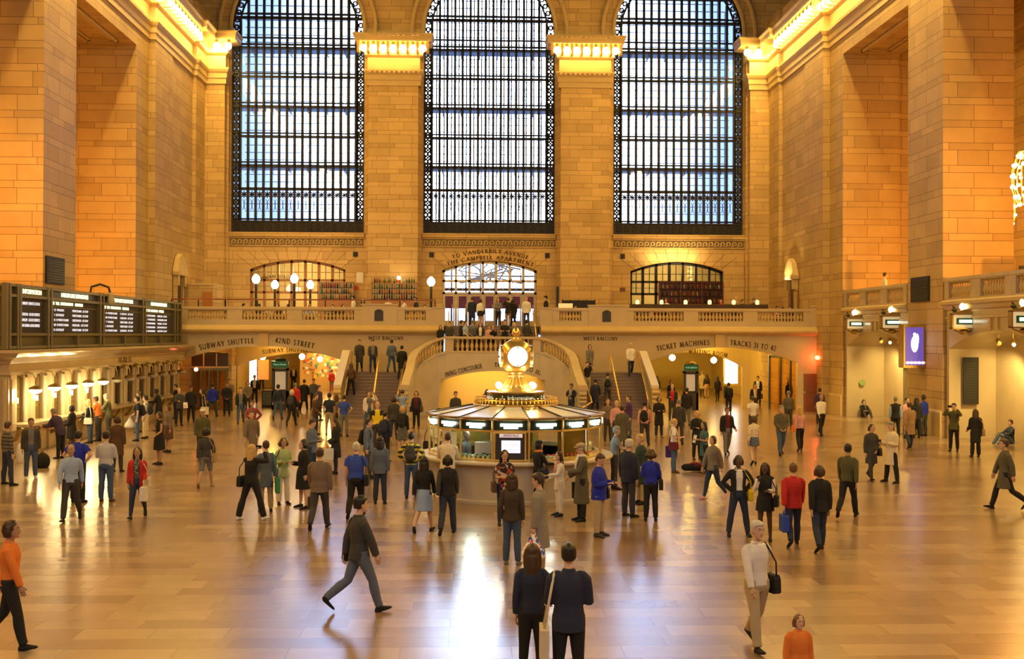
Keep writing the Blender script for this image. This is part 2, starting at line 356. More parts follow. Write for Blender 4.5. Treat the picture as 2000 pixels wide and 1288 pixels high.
# the openings of the long sides
OPEN = [(50.7, 59.7), (37.9, 46.9), (25.1, 34.1), (12.3, 21.3), (-0.5, 8.5)]
ZT = 19.45
def side(s, name):
    mb = MB(); X = XW*s; XO = 21.8*s
    edges = [59.7]+[v for o in OPEN for v in (o[1], o[0])][1:]+[-10]
    mb.box(X, 59.7, 0, XO, 61.9, 20.5)
    for i in range(1, len(edges)-1, 2): mb.box(X, edges[i], 0, XO, edges[i+1], ZT)
    mb.box(X, -10, ZT, XO, 59.7, 20.5)                    # lintel above the openings
    mb.box(18.43*s, 61.9, 0, XO, 70.3, 20.5); mb.box(18.36*s, 61.9, 0, 18.43*s, 65.4, 20.5)
    mb.box(18.2*s, 70.3, 0, XO, 74.6, 20.5)
    mb.box(X, -10, 20.5, XO, 61.9, 25); mb.box(18.43*s, 61.9, 20.5, XO, 70.3, 25); mb.box(18.2*s, 70.3, 20.5, XO, 74.6, 25)
    for a, b in OPEN[:4]: mb.box((X+1.2*s), a+1.1, ZT-.02, XO-.9*s, a+1.2, ZT-.14)
    w_ = ST(name, mb, STONEBIG)
    # coffer mouldings of the soffits
    mb = MB()
    for a, b in OPEN[:4]:
        x0, x1, y0, y1 = X+.7*s, XO-.7*s, a+.8, b-.8
        for o, d in ((0, .14), (.2, .08)):
            mb.box(x0+o*s, y0+o, ZT-d, x0+(o+.14)*s, y1-o, ZT); mb.box(x1-(o+.14)*s, y0+o, ZT-d, x1-o*s, y1-o, ZT)
            mb.box(x0+o*s, y0+o, ZT-d, x1-o*s, y0+o+.14, ZT); mb.box(x0+o*s, y1-o-.14, ZT-d, x1-o*s, y1-o, ZT)
    c = mb.build('soffit_moulding', MARBLE2, w_)
    # plinth
    mb = MB()
    pr = [(0, 0), (0, 1.15), (.06, 1.1), (.1, 1.05), (.1, .0)]
    if s > 0:
        for a, b in ((61.9, 59.75), (50.65, 46.95), (37.85, 34.15)): mb.sweep([(X, a), (X, b)], pr, side=-1)
    else: mb.sweep([(X, 37.8), (X, 34.2)], pr, side=1)
    mb.build('plinth', MARBLE2, w_)
    # outer wall of the side passage
    mb = MB(); mb.box(26.5*s, -10, 0, 27*s, 62, 22); mb.box(XO, -10, 21.9, 27*s, 62, 22.2); mb.box(XO, 59.9, 0, 27*s, 61.5, 22)
    mb.box(XO, -10, 0, 27*s, -9.6, 22)
    ST('wall_outer_'+('right' if s > 0 else 'left'), mb, STONEBIG)
    return w_
wall_right = side(1, 'wall_right'); wall_left = side(-1, 'wall_left')
# entablature that runs round the hall
ENT = [(0, 20.3), (.10, 20.3), (.10, 20.62), (.16, 20.66), (.16, 20.95), (.24, 21.05), (.30, 21.2), (.30, 21.3), (.06, 21.36), (.06, 22.1), (.2, 22.2), (.25, 22.26),
       (.25, 22.95), (.80, 23.0), (.84, 23.1), (.84, 23.3), (.95, 23.42), (.95, 23.5), (0, 23.5)]
CORN = [(16.95, YW), (16.95, 72.6), (18.2, 72.6), (18.2, 70.3), (18.43, 70.3), (18.43, 61.9), (XW, 61.9), (XW, -10)]
for s in (-1, 1):
    mb = MB(); mb.sweep([(x*s, y) for x, y in CORN], ENT, side=-s)
    o = ST('trim_%d' % (1 if s < 0 else 2), mb, NICHE if 0 else MARBLE2)
    mb = MB(); mb.sweep([(x*s, 73.6 if i in (0, 3) else 72.6) for i, x in enumerate((4.55, 4.55, 7.8, 7.8))], ENT, side=-s)
    o = ST('trim_%d' % (3 if s < 0 else 4), mb, MARBLE2)
    # dentils and leaf row
    mb = MB(); y = 61
    while y > 26: mb.box((XW-.30)*s, y, 21.06, (XW-.36)*s, y+.16, 21.22); y -= .3
    for k in range(11): mb.box(s*(4.5+k*.31), 72.3, 21.06, s*(4.5+k*.31+.16), 72.24, 21.22); mb.box(s*(4.5+k*.31), 71.66, 23.3, s*(4.5+k*.31+.18), 71.6, 23.46)
    mb.build('dentil_row', MARBLE2, o)
# the lamps of the cornice
def bulb(mbt, mbb, x, y, z=22.6, s=.19):
    mbt.box(x-.05, y-.05, z+.16, x+.05, y+.05, z+.4); mbb.ball((x, y, z), (s, s, s*1.1), 10, 7)
LAMPG = 'bare bulbs under the gilded cornice'
def cornice_bulb(x, y, label):
    e = E('cornice_lamp', (x, y, 22.6), label, 'lamp', LAMPG)
    m = MB(); m.lathe((0, 0, 0), [(.05, .4), (.12, .34), (.14, .22), (.1, .15)], 8); m.build('lamp_socket', BRASSD, e)
    m = MB(); m.ball((0, 0, 0), (.215, .215, .25), 12, 8); m.build('glass_bulb', BULB, e, smooth=True); return e
proto = None
def place_bulb(x, y, label, grp):
    global proto
    if proto is None: proto = cornice_bulb(x, y, label); o = proto
    else: o = copy_tree(proto, (x, y, 22.6))
    o['label'] = label; o['group'] = grp
for s, nm in ((-1, 'left'), (1, 'right')):
    L = 'glowing bulb under the cornice of the broad pier %s of the middle window' % nm
    for k in range(7): place_bulb(s*(4.3+k*.628), 72.05, L, 'bulbs of the pier %s of the middle window' % nm)
    place_bulb(s*16.62, 72.05, 'glowing outer bulb at the corner capital beside the %s window' % nm, 'corner bulbs '+nm)
    place_bulb(s*17.35, 72.05, 'glowing inner bulb at the corner capital beside the %s window' % nm, 'corner bulbs inner '+nm)
    y = 69.6; L = 'glowing bulb in the long row under the %s side cornice' % nm
    while y > 46: place_bulb(s*((18.43 if y > 62 else XW)-.55), y, L, 'long row of bulbs on the %s side' % nm); y -= .72
# ornamented brackets between the lamps
mb = MB()
for s in (-1, 1):
    for k in range(8):
        x = s*(4.0+k*.628); mb.box(x-.09, 71.9, 22.3, x+.09, 72.35, 22.98); mb.ball((x, 71.85, 22.45), .1, 6, 4)
    y = 69.96
    while y > 44:
        x = s*((18.43 if y > 62 else XW)-.25); mb.box(x-.45*s, y-.08, 22.32, x, y+.08, 22.98); y -= .72
br = ST('trim_5', mb, NICHE)
# ------------------------------------------------ window wall
ZS = 24.25; RW = 4.3
def arcz(x, c): return ZS+math.sqrt(max(0, RW*RW-(x-c)**2))
mb = MB(); WIN = [-12.45, 0, 12.45]
for a, b in ((-22, -16.75), (-8.15, -4.3), (4.3, 8.15), (16.75, 22)): mb.box(a, YW, 10.6, b, YW+1.0, 39)
for c in WIN:
    us = [c+RW*math.sin(R(-90+180*i/40)) for i in range(41)]; mb.strip('x', us, [arcz(u, c) for u in us], [39]*41, YW, YW+1.0)
for s in (-1, 1):
    mb.box(s*4.6, 72.6, 4.8, s*7.8, YW+.01, 23.4); mb.box(s*4.42, 73.1, 4.8, s*7.98, YW+.01, 23.4)
    mb.box(s*16.95, 72.6, 4.8, s*18.3, YW+.01, 23.4); mb.box(s*16.8, 73.1, 4.8, s*18.3, YW+.01, 23.4)
wall_far = ST('wall_far', mb, STONE)
# arch bands above
mb = MB()
for c in WIN:
    for r, d in ((RW+.02, .12), (RW+.75, .2)):
        pts = [(c+r*math.cos(R(a)), YW-d/2, ZS+r*math.sin(R(a))) for a in range(-14, 195, 8)]; mb.tube(pts, .13, 6)
    mb.box(c-RW-.9, YW-.08, 23.5, c-RW, YW, ZS); mb.box(c+RW, YW-.08, 23.5, c+RW+.9, YW, ZS)
mb.box(-7.5, YW-.1, 24.0, -4.9, YW, 24.15); mb.box(4.9, YW-.1, 24.0, 7.5, YW, 24.15)
ST('trim_6', mb, MARBLE2)
# lower wall with its three arched doorways
def spanarch(c, hw, zs, rise, n=24):
    us = [c-hw+2*hw*i/n for i in range(n+1)]; r = (hw*hw+rise*rise)/(2*rise)
    return us, [zs+math.sqrt(max(0, r*r-(u-c)**2))-(r-rise) for u in us]
DO = [(-12.4, 'door_1'), (.05, 'door_2'), (12.35, 'door_3')]; HW = 3.08
mb = MB(); xs = -22
for c, _ in DO:
    mb.box(xs, YL, 4.3, c-HW, YL+1.2, 10.9); us, z = spanarch(c, HW, 8.5, .62); mb.strip('x', us, z, [10.9]*len(us), YL, YL+1.2); xs = c+HW
mb.box(xs, YL, 4.3, 22, YL+1.2, 10.9)
for x0, x1 in ((-16.8, -8.1), (-4.35, 4.35), (8.1, 16.8)): mb.box(x0, YL-.12, 10.62, x1, YL+.3, 10.9); mb.box(x0, YL-.08, 10.0, x1, YL, 10.06); mb.box(x0, YL-.08, 10.52, x1, YL, 10.58)
wall_low = ST('wall_back', mb, STONE)
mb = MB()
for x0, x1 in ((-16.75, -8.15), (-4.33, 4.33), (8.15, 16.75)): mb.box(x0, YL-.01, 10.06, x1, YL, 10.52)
mb.build('frieze_ground', M('dark_ground_stone', (.20,.13,.06), .7), wall_low)  # darker flat ground that makes the scrolls stand out
mb = MB()        # running wave frieze
for x0, x1 in ((-16.7, -8.2), (-4.3, 4.3), (8.2, 16.7)):
    n = 22; d = (x1-x0)/n
    for i in range(n):
        c = x0+(i+.5)*d; pts = [(c-d*.5, YL-.03, 10.13), (c-d*.2, YL-.03, 10.18)]+[(c+.12*math.cos(R(a)), YL-.03, 10.30+.12*math.sin(R(a))) for a in range(200, -120, -40)]
        mb.tube(pts, .04, 4)
mb.build('wave_frieze', MARBLE2, wall_low)
# raised joints of the voussoirs
mb = MB()
for c, _ in DO:
    for k in range(-5, 6):
        a = k*.155; x = c+k*.57; z0 = 8.5+.62-(k*.57/3.08)**2*.6; mb.bar((x, YL-.001, z0), (x+a*1.4, YL-.001, z0+.85), .02, .02)
mb.build('voussoir_joint', LETTERL, wall_low)
for txt, a, m_, b, h in (('TO VANDERBILT AVENUE', (884, 506), (957, 494.5), (1031, 507), 7), ('THE CAMPBELL APARTMENT', (874, 519.5), (957, 507), (1041, 521), 7)):
    inscribe(txt, a, m_, b, YL, h, LETTERL, wall_low)
# arched doorway frames
def doorway(c, name, frame_m, doors=True, fill=None):
    root = bpy.data.objects.new(name, None); COL.objects.link(root); root.location = (c, YL+.5, 4.8); tag(root, kind='structure')
    mb = MB(); y0, y1 = -.12, .12
    us, z = spanarch(0, HW, 3.7, .62); mb.strip('x', us, [q-.16 for q in z], z, y0, y1)
    n = 7; W = 2*HW/n
    for i in range(n+1):
        x = -HW+i*W; x = min(max(x, -HW+.08), HW-.08); zz = 3.7+.6*(1-(x/HW)**2); mb.box(x-.08, y0, 0, x+.08, y1, zz)
    for z0 in (2.95, 2.15): mb.box(-HW, y0, z0, HW, y1, z0+.14)
    for i in range(n):
        x = -HW+(i+.5)*W; mb.box(x-.02, -.04, 2.2, x+.02, .04, 3.7+.6*(1-(x/HW)**2)); mb.box(x-W/2, -.04, 3.52, x+W/2, .04, 3.56); mb.box(x-W/2, -.04, 2.6, x+W/2, .04, 2.63)
    mb.build('door_frame', frame_m, root)
    if doors:
        for i in range(n):
            d = MB(); x = -HW+(i+.5)*W
            d.box(x-.34, -.05, 0, x-.26, .05, 2.12); d.box(x+.26, -.05, 0, x+.34, .05, 2.12); d.box(x-.26, -.05, 2.02, x+.26, .05, 2.12); d.box(x-.26, -.05, 0, x+.26, .05, .42)
            lf = d.build('door_leaf', BRASSD if name == 'door_2' else WOOD, root)
            MB().box(x-.26, -.01, .42, x+.26, .01, 2.02).build('door_glass', GLASS, lf)
            MB().tube([(x+.2, -.1, .8), (x+.2, -.1, 1.5)], .018, 6).build('door_handle', BRASS, lf)
    g = MB(); us, z = spanarch(0, HW-.05, 3.7, .58, 14); g.strip('x', us, [2.2]*15, z, -.01, .01); g.build('fanlight_glass', GLASS, root)
    return root
doorway(-12.4, 'door_1', WOOD, doors=False); doorway(.05, 'door_2', BRASSD); doorway(12.35, 'door_3', BLACK, doors=False)
# rooms seen through the doorways
WHITEW = M('pale_plaster', (.62,.56,.44), .7)
for c, nm, wd in ((-12.4, 'left', 4.2), (.05, 'middle', 4.0), (12.35, 'right', 4.2)):
    mb = MB(); mb.box(c-wd, 80, 4.6, c+wd, 80.3, 10); mb.box(c-wd-.2, 74.6, 4.6, c-wd, 80.3, 10); mb.box(c+wd, 74.6, 4.6, c+wd+.2, 80.3, 10)
    mb.box(c-wd, 74.6, 4.5, c+wd, 80.3, 4.8)
    if nm != 'middle': mb.box(c-wd, 74.6, 9.6, c+wd, 80.3, 9.9)
    if nm == 'middle': mb = MB(); mb.box(c-wd, 74.6, 4.5, c+wd, 80.3, 4.8); mb.box(c-wd-.2, 74.6, 4.6, c-wd, 80.3, 10); mb.box(c+wd, 74.6, 4.6, c+wd+.2, 80.3, 10)
    ST('wall_room_'+nm, mb, WHITEW)
lamp('POINT', 'restaurant_room_light', (-12.4, 77, 8.6), 420, WARM, .4); lamp('POINT', 'bar_room_light', (12.35, 77, 8.8), 300, WARM, .4)
# street doors and red awning beyond the middle doors
e = E('street_vestibule', (.05, 79.5, 4.8), 'pink and blue lit vestibule doors beyond the middle arched doorway', 'vestibule')
mb = MB(); 
for i in range(8): mb.box(-3.6+i*1.02-.06, 0, 0, -3.6+i*1.02+.06, .1, 5)
mb.box(-3.7, 0, 2.6, 3.7, .1, 2.8); mb.box(-3.7, 0, 3.6, 3.7, .1, 3.7); mb.build('vestibule_frame', IRONG, e)
MB().box(-3.6, -1.5, 1.35, 3.6, -.1, 2.45).build('awning', M('magenta_awning', (.45,.05,.13), .6), e)
mb = MB()
for k in range(16): rr = random.Random(k); mb.tube([(rr.uniform(-2.6, 2.6), 1, 3.2), (rr.uniform(-2.6, 2.6), 1.1, 4.2), (rr.uniform(-2.8, 2.8), 1, 5.1)], .06, 5)
mb.build('tree_branches', BLACK, e)
lamp('POINT', 'vestibule_light', (.05, 78.4, 8.3), 60, WARM, .3)
# ------------------------------------------------ the three great windows
def great_window(c, name):
    root = bpy.data.objects.new(name, None); COL.objects.link(root); root.location = (c, YW+.35, 10.9); tag(root, kind='structure')
    z0 = 10.9; top = ZS-z0; n = 15; hw = RW; iw = 3.76; cw = 2*iw/n
    def ztop(x, r=RW): return top+math.sqrt(max(0, r*r-x*x))
    fr = MB()
    for i in range(n+1):
        x = -iw+i*cw; t = .08; fr.box(x-t, -.1, .75, x+t, .1, ztop(x, 3.8)); fr.box(x-.018, -.16, .75, x+.018, -.1, ztop(x, 3.8))
    for zz, th in ((14.05, .09), (14.3, .04), (12.1, .07), (12.32, .05), (12.75, .04), (10.2, .07), (10.42, .04), (8.25, .08), (8.5, .04), (6.3, .07), (6.52, .04), (4.38, .09), (4.62, .04), (2.87, .09), (.9, .05)):
        w_ = min(hw, math.sqrt(max(0, RW**2-max(0, zz-top)**2))); fr.box(-w_, -.1, zz-th, w_, .1, zz+th)
    for zz in (15.6, 16.6): 
        w_ = math.sqrt(max(0, RW**2-(zz-top)**2)); fr.box(-w_, -.08, zz-.05, w_, .08, zz+.05)
    fr.build('window_frame', IRON, root)
    # broad pierced border and base panel
    b = MB(); b.box(-hw, -.08, 0, hw, .08, .72); b.box(-hw, -.14, .70, hw, .14, .8)
    for sx in (-1, 1): b.box(sx*hw, -.12, 0, sx*(hw-.09), .12, top); b.box(sx*(iw+.02), -.1, 0, sx*(iw+.09), .1, top)
    for r in (RW-.05, 3.82):
        pts = [(r*math.cos(R(a)), 0, top+r*math.sin(R(a))) for a in range(0, 181, 6)]; b.tube(pts, .07, 6)
    b.build('window_border', IRON, root)
    o = MB(); zz = 1.0
    while zz < top-.1:
        for sx in (-1, 1):
            x = sx*(hw+iw)/2; o.tube([(x+.17*math.cos(R(a)), 0, zz+.17*math.sin(R(a))) for a in range(0, 361, 45)], .06, 4)
            o.bar((x-.24, 0, zz-.25), (x+.24, 0, zz+.25), .08); o.bar((x+.24, 0, zz-.25), (x-.24, 0, zz+.25), .08); o.ball((x, 0, zz+.25), .09, 6, 4)
        zz += .5
    for a in range(4, 180, 7):
        x, z = (RW-.27)*math.cos(R(a)), top+(RW-.27)*math.sin(R(a))
        o.tube([(x+.15*math.cos(R(q)), 0, z+.15*math.sin(R(q))) for q in range(0, 361, 60)], .06, 4); o.bar((x*.95, 0, top+(z-top)*.95), (x*1.05, 0, top+(z-top)*1.05), .05)
    for i in range(n):     # stars and vases of the lowest lights
        x = -iw+(i+.5)*cw; z = 2.5
        for a in (0, 45, 90, 135): o.bar((x-.24*math.cos(R(a)), 0, z-.24*math.sin(R(a))), (x+.24*math.cos(R(a)), 0, z+.24*math.sin(R(a))), .06)
        o.tube([(x+.14*math.cos(R(q)), 0, z+.14*math.sin(R(q))) for q in range(0, 361, 60)], .025, 4)
        o.tube([(x-.1, 0, 2.2), (x+.04, 0, 1.95), (x-.04, 0, 1.7), (x+.1, 0, 1.5)], .02, 4); o.tube([(x+.1, 0, 2.2), (x-.04, 0, 1.95), (x+.04, 0, 1.7), (x-.1, 0, 1.5)], .02, 4)
    for i in range(17):
        x = -4.2+i*.525; o.bar((x, -.1, .05), (x, -.1, .7), .035); o.tube([(x+.26+.12*math.cos(R(q)), -.1, .38+.2*math.sin(R(q))) for q in range(0, 361, 60)], .02, 4)
    o.build('pierced_ornament', IRONG, root)
    g = MB(); us = [RW*math.sin(R(-90+180*i/24)) for i in range(25)]; g.strip('x', us, [.75]*25, [ztop(u) for u in us], .12, .13); g.build('window_glass', GLASS, root)
    # outer sash and glass walkways between the two skins
    s_ = MB(); FRC = M('grey_blue_sash_steel', (.22,.28,.38), .5)
    k = 0
    for i in range(n):
        x = -iw+(i+.5)*cw; s_.box(x-.045, 1.5, .3, x+.045, 1.6, ztop(x, 4.0))
    zz = .6
    while zz < 17.4:
        w_ = min(iw, math.sqrt(max(0, 4.0**2-max(0, zz-top)**2))); s_.box(-w_, 1.5, zz-.018, w_, 1.6, zz+.018); zz += .49
    s_.build('outer_sash', FRC, root)
    wk = MB()
    for zz in (4.38, 8.3, 12.15):
        wk.box(-hw, .3, zz-.1, hw, 1.45, zz-.04)
        for i in range(8): wk.box(-hw+i*1.2, .3, zz-.3, -hw+i*1.2+.08, 1.45, zz-.1)
    wk.build('glass_walkway', M('frosted_walkway_glass', (.42,.55,.78), .4), root)
    return root
for i, c in enumerate(WIN): great_window(c, 'window_%d' % (i+1))
# outer shell behind the windows, open to the sky
mb = MB()
for x in (-22, -8.4, -7.9+3.6, 4.3, 8.3, 16.9): pass
for a, b in ((-22, -16.9), (-8.1, -4.4), (4.4, 8.1), (16.9, 22)): mb.box(a, 74.6, 10.3, b, 76.6, 32)
mb.box(-22, 74.6, 9.9, 22, 76.6, 10.8); mb.box(-22, 74.6, 29.5, 22, 76.6, 39)
ST('wall_outer_far', mb, WHITEW)
# ------------------------------------------------ vault, east wall
mb = MB(); pts = [(-21.8*math.cos(R(a)), 24.2+13.6*math.sin(R(a))) for a in range(0, 181, 6)]
mb.rings([[(x, y, z) for y in (-10, YW+.3)]+[(x*1.02, y, z+.6) for y in (YW+.3, -10)] for x, z in pts], cap=True)
ST('ceiling', mb, CEIL)
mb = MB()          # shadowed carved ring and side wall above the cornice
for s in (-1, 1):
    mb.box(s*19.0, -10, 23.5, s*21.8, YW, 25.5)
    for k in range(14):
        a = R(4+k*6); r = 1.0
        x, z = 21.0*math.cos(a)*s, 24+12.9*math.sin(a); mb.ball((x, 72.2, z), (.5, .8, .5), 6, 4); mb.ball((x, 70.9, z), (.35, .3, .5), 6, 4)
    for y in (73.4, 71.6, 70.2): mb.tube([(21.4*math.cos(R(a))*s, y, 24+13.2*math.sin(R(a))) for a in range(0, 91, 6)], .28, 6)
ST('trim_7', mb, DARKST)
mb = MB(); mb.box(-22, -10.4, 0, 22, -10, 39); ST('wall_near', mb, STONEBIG)
# ------------------------------------------------ west balcony: slab, fascia, parapet
mb = MB()
mb.box(-18.75, YF+.35, 4.35, -2.7, YL, 4.8); mb.box(2.75, YF+.35, 4.35, 18.75, YL, 4.8); mb.box(-2.7, 65.2, 4.35, 2.75, YL, 4.8)
ST('floor_balcony_west', mb, STEPM)
# fascia wall with its two broad arches
def fascia():
    mb = MB()
    L0, L1 = P(345, 700, YF).x, P(676, 700, YF).x; R0, R1 = P(1262, 700, YF).x, P(1558, 700, YF).x
    zl = P(676, 706, YF).z; crl = P(520, 677, YF).z
    usl, zl_ = spanarch((L0+L1)/2, (L1-L0)/2, 2.75, 3.62-2.75); usr, zr_ = spanarch((R0+R1)/2, (R1-R0)/2, 2.75, 3.62-2.75)
    mb.box(-18.75, YF, 0, L0, YF+.35, 4.8); mb.strip('x', usl, zl_, [4.8]*len(usl), YF, YF+.35); mb.box(L1, YF, 0, -2.7, YF+.35, 4.8)
    mb.box(2.75, YF, 0, R0, YF+.35, 4.8); mb.strip('x', usr, zr_, [4.8]*len(usr), YF, YF+.35); mb.box(R1, YF, 0, 18.75, YF+.35, 4.8)
    mb.box(-2.7, 63, 0, 2.75, 63.3, 3.3)
    return mb, (L0, L1, R0, R1), (usl, zl_, usr, zr_)
mb, (L0, L1, R0, R1), ARC = fascia()
wall_fascia = ST('wall_fascia', mb, MARBLE)
mb = MB()
for a, b in ((-18.7, -2.7), (2.75, 18.7)):
    mb.sweep([(a, YF), (b, YF)], [(0, 4.28), (.1, 4.30), (.16, 4.38), (.3, 4.42), (.34, 4.5), (.34, 4.56), (.06, 4.72), (0, 4.8)], side=-1)
for px in (515, 1405):      # keystone piers above the arches and their side panels
    c = P(px, 660, YF).x; mb.box(c-.26, YF-.12, 3.62, c+.26, YF, 4.4)
    mb.box(c-.5, YF-.05, 3.7, c-.44, YF, 4.25); mb.box(c+.44, YF-.05, 3.7, c+.5, YF, 4.25)
mb.build('string_course', MARBLE2, wall_fascia)
for txt, a, m_, b, h in (('SUBWAY SHUTTLE', (390, 684), (443, 675), (496, 670.5), 9.5), ('42ND STREET', (537, 669.5), (575, 674), (613, 681), 9.5), ('WEST BALCONY', (720, 664), (754, 664), (788, 664.3), 6.5),
    ('WEST BALCONY', (1140, 665), (1173, 665), (1206, 665.5), 6.5), ('TICKET MACHINES', (1283, 686), (1335, 678), (1386, 674), 9.5), ('TRACKS 31 TO 42', (1426, 674), (1470, 679), (1515, 686), 9.5)):
    inscribe(txt, a, m_, b, YF, h, LETTER, wall_fascia)
# ---- balustrades
def baluster_mesh(h):
    m = MB(); m.lathe((0, 0, 0), [(.085, 0), (.085, .05*h), (.05, .09*h), (.045, .14*h), (.095, .32*h), (.10, .42*h), (.075, .56*h), (.042, .72*h), (.04, .84*h), (.065, .9*h), (.08, .93*h), (.08, h)], 10)
    return m.mesh('baluster', MARBLE2, True)
BAL = baluster_mesh(.55)
def balustrade(a, b, z, n, label, group, h=1.02, base=.30, cap=.15, piers=(True, True), name='balustrade'):
    a = Vector(a); b = Vector(b); L = (b-a).length; ang = math.atan2(b.y-a.y, b.x-a.x); c = (a+b)/2
    e = E(name, (c.x, c.y, z), label, 'balustrade', group, ang)
    m = MB(); m.box(-L/2, -.16, 0, L/2, .16, base); m.build('base_rail', MARBLE, e)
    m = MB(); m.box(-L/2, -.2, h-cap, L/2, .2, h-.05); m.box(-L/2, -.17, h-.05, L/2, .17, h); m.box(-L/2, -.15, h-cap-.05, L/2, .15, h-cap); m.build('hand_rail', MARBLE, e)
    pw = .42
    if piers[0]: MB().box(-L/2, -.17, base, -L/2+pw, .17, h-cap).build('pedestal', MARBLE, e)
    if piers[1]: MB().box(L/2-pw, -.17, base, L/2, .17, h-cap).build('pedestal', MARBLE, e)
    x0 = -L/2+(pw if piers[0] else 0); x1 = L/2-(pw if piers[1] else 0)
    for i in range(n):
        o = bpy.data.objects.new('baluster', BAL); COL.objects.link(o); o.parent = e; o.location = (x0+(x1-x0)*(i+.5)/n, 0, base+.01)
        o.scale = (1, 1, (h-cap-.05-base)/.55)
    return e
runs = [(352, 458, 14, 'balustrade of the west balcony at the far left end, above the words subway shuttle'), (458, 575, 13, 'marble balustrade of the west balcony above 42nd street lettering'), (575, 706, 14, 'balustrade run left of the blank marble block with the left dark plaque')]
for x0, x1, n, L in runs: balustrade((P(x0, 620, YF).x, YF+.2), (P(x1, 620, YF).x, YF+.2), 4.8, n, L, None)
balustrade((P(776, 620, YF).x, YF+.2), (P(846, 620, YF).x, YF+.2), 4.8, 7, 'short balustrade run between left plaque block and the central stairs', None)
balustrade((P(1078, 620, YF).x, YF+.2), (P(1150, 620, YF).x, YF+.2), 4.8, 7, 'short balustrade run between central stairs and the right plaque block', None)
for x0, x1, n, L in ((1224, 1350, 14, 'balustrade run right of the blank marble block with right dark plaque'), (1350, 1466, 13, 'marble balustrade of the west balcony above ticket machines lettering'), (1466, 1584, 14, 'balustrade of the west balcony at the far right end, above tracks 31 to 42')):
    balustrade((P(x0, 620, YF).x, YF+.2), (P(x1, 620, YF).x, YF+.2), 4.8, n, L, None)
mb = MB()
for x0, x1, t in ((706, 776, 1.2), (1150, 1224, 1.2), (846, 869, 1.05), (1055, 1078, 1.05), (1584, 1614, 1.2)):
    a, b = P(x0, 620, YF).x, P(x1, 620, YF).x; mb.box(a, YF, 4.8, b, YF+.4, 4.8+t-.08); mb.box(a-.04, YF-.04, 4.8+t-.08, b+.04, YF+.44, 4.8+t)
mb.build('parapet_block', MARBLE, wall_fascia)
PLQ = M('dark_bronze_plaque', (.05,.05,.055), .5, .5)
for px, L in ((740, 'dark arched bronze plaque on the parapet block left of the central stairs'), (1185, 'dark arched bronze plaque on the parapet block right of the central stairs')):
    c = P(px, 615, YF); m = MB(); us = [-.24+.48*i/8 for i in range(9)]; m.strip('x', us, [-.33]*9, [.2+.12*math.cos(u*6.2) for u in us], -.03, 0)
    m.ball((0, -.04, .22), (.05, .03, .05), 6, 4); tag(m.build('plaque', PLQ, loc=(c.x, YF, 5.38)), L, 'plaque')
YEL = M('warm_cream_plaster', (.66,.49,.20), .45, noise=.06)
# ================================================= STAIRS, SIDE BALCONIES, PASSAGES
def flight(x0b, x1b, x0t, x1t, ya, yb, z0, z1, n, name, label):
    mb = MB(); riser = MB()
    for i in range(n):
        t0 = i/n; t1 = 1; y = ya+(yb-ya)*t0; y2 = ya+(yb-ya)*(i+1)/n; z = z0+(z1-z0)*(i+1)/n
        a = x0b+(x0t-x0b)*t0; b = x1b+(x1t-x1b)*t0
        riser.box(a, y, z0, b, yb+.02, z-.05); mb.box(a, y-.03, z-.05, b, y2+.04, z)
    e = E(name, ((x0b+x1b)/2, ya, z0), label, 'stairs'); 
    for m_, nm, mt in ((mb, 'treads', STEPM), (riser, 'risers', M('worn_riser_stone', (.27,.20,.17), .4))):
        o = m_.build(nm, mt, e); o.matrix_parent_inverse = Matrix.Translation(-e.location)
    return e
flight(-7.75, -4.6, -7.75, -4.25, 57.0, 61.0, 0, 2.25, 14, 'stairs', 'brown stone stairs left of the central arch, below the left west balcony lettering')
flight(4.6, 8.05, 4.25, 8.05, 57.0, 61.0, 0, 2.25, 14, 'stairs', 'brown stone stairs right of the central arch, below the right west balcony lettering')
flight(-2.6, 2.65, -2.6, 2.65, 62.2, 65.2, 3.3, 4.8, 9, 'stairs', 'upper stairs behind the central balustrade leading to the arched doors')
mb = MB()
for s, xe in ((-1, 7.75), (1, 8.05)):
    mb.box(s*3.9, 61, 2.05, s*xe, 63, 2.25); mb.box(s*3.9, 61, 0, s*xe, 61.2, 2.1)
mb.box(-2.7, 60.75, 3.1, 2.75, 62.3, 3.3)
for s in (-1, 1):
    for i in range(6): mb.box(s*(3.9-i*.23), 61.0, 2.0, s*2.5, 63, 2.25+(i+1)*.175)
ST('floor_landing', mb, STEPM)
# the central concave front with its arms
def cr(pts, n=6):
    out = []; q = [pts[0]]+pts+[pts[-1]]
    for i in range(1, len(q)-2):
        p0, p1, p2, p3 = [np.array(v) for v in q[i-1:i+3]]
        for k in range(n):
            t = k/n; out.append(tuple(.5*((2*p1)+(-p0+p2)*t+(2*p0-5*p1+4*p2-p3)*t*t+(-p0+3*p1-3*p2+p3)*t**3)))
    out.append(tuple(pts[-1])); return out
ARM = cr([(2.55, 60.5, 4.2), (3.3, 60.4, 3.95), (4.0, 60.0, 3.5), (4.25, 59.4, 3.1), (4.35, 58.5, 2.5), (4.5, 57.2, 1.75)], 5)
def ribbon(mb, path, lo, hi, th, off=0):
    """a wall that follows a plan path, from lo to hi"""
    rs = []
    for i, p in enumerate(path):
        a = Vector(path[max(i-1, 0)][:2]); b = Vector(path[min(i+1, len(path)-1)][:2]); t = (b-a).normalized(); n = Vector((-t.y, t.x))
        c = Vector(p[:2])+n*off
        rs.append([(c.x-n.x*th/2, c.y-n.y*th/2, lo[i]), (c.x+n.x*th/2, c.y+n.y*th/2, lo[i]), (c.x+n.x*th/2, c.y+n.y*th/2, hi[i]), (c.x-n.x*th/2, c.y-n.y*th/2, hi[i])])
    return mb.rings(rs)
A0, A1 = -2.78, 3.0
us, za = spanarch((A0+A1)/2, (A1-A0)/2, 1.8, .55, 24)
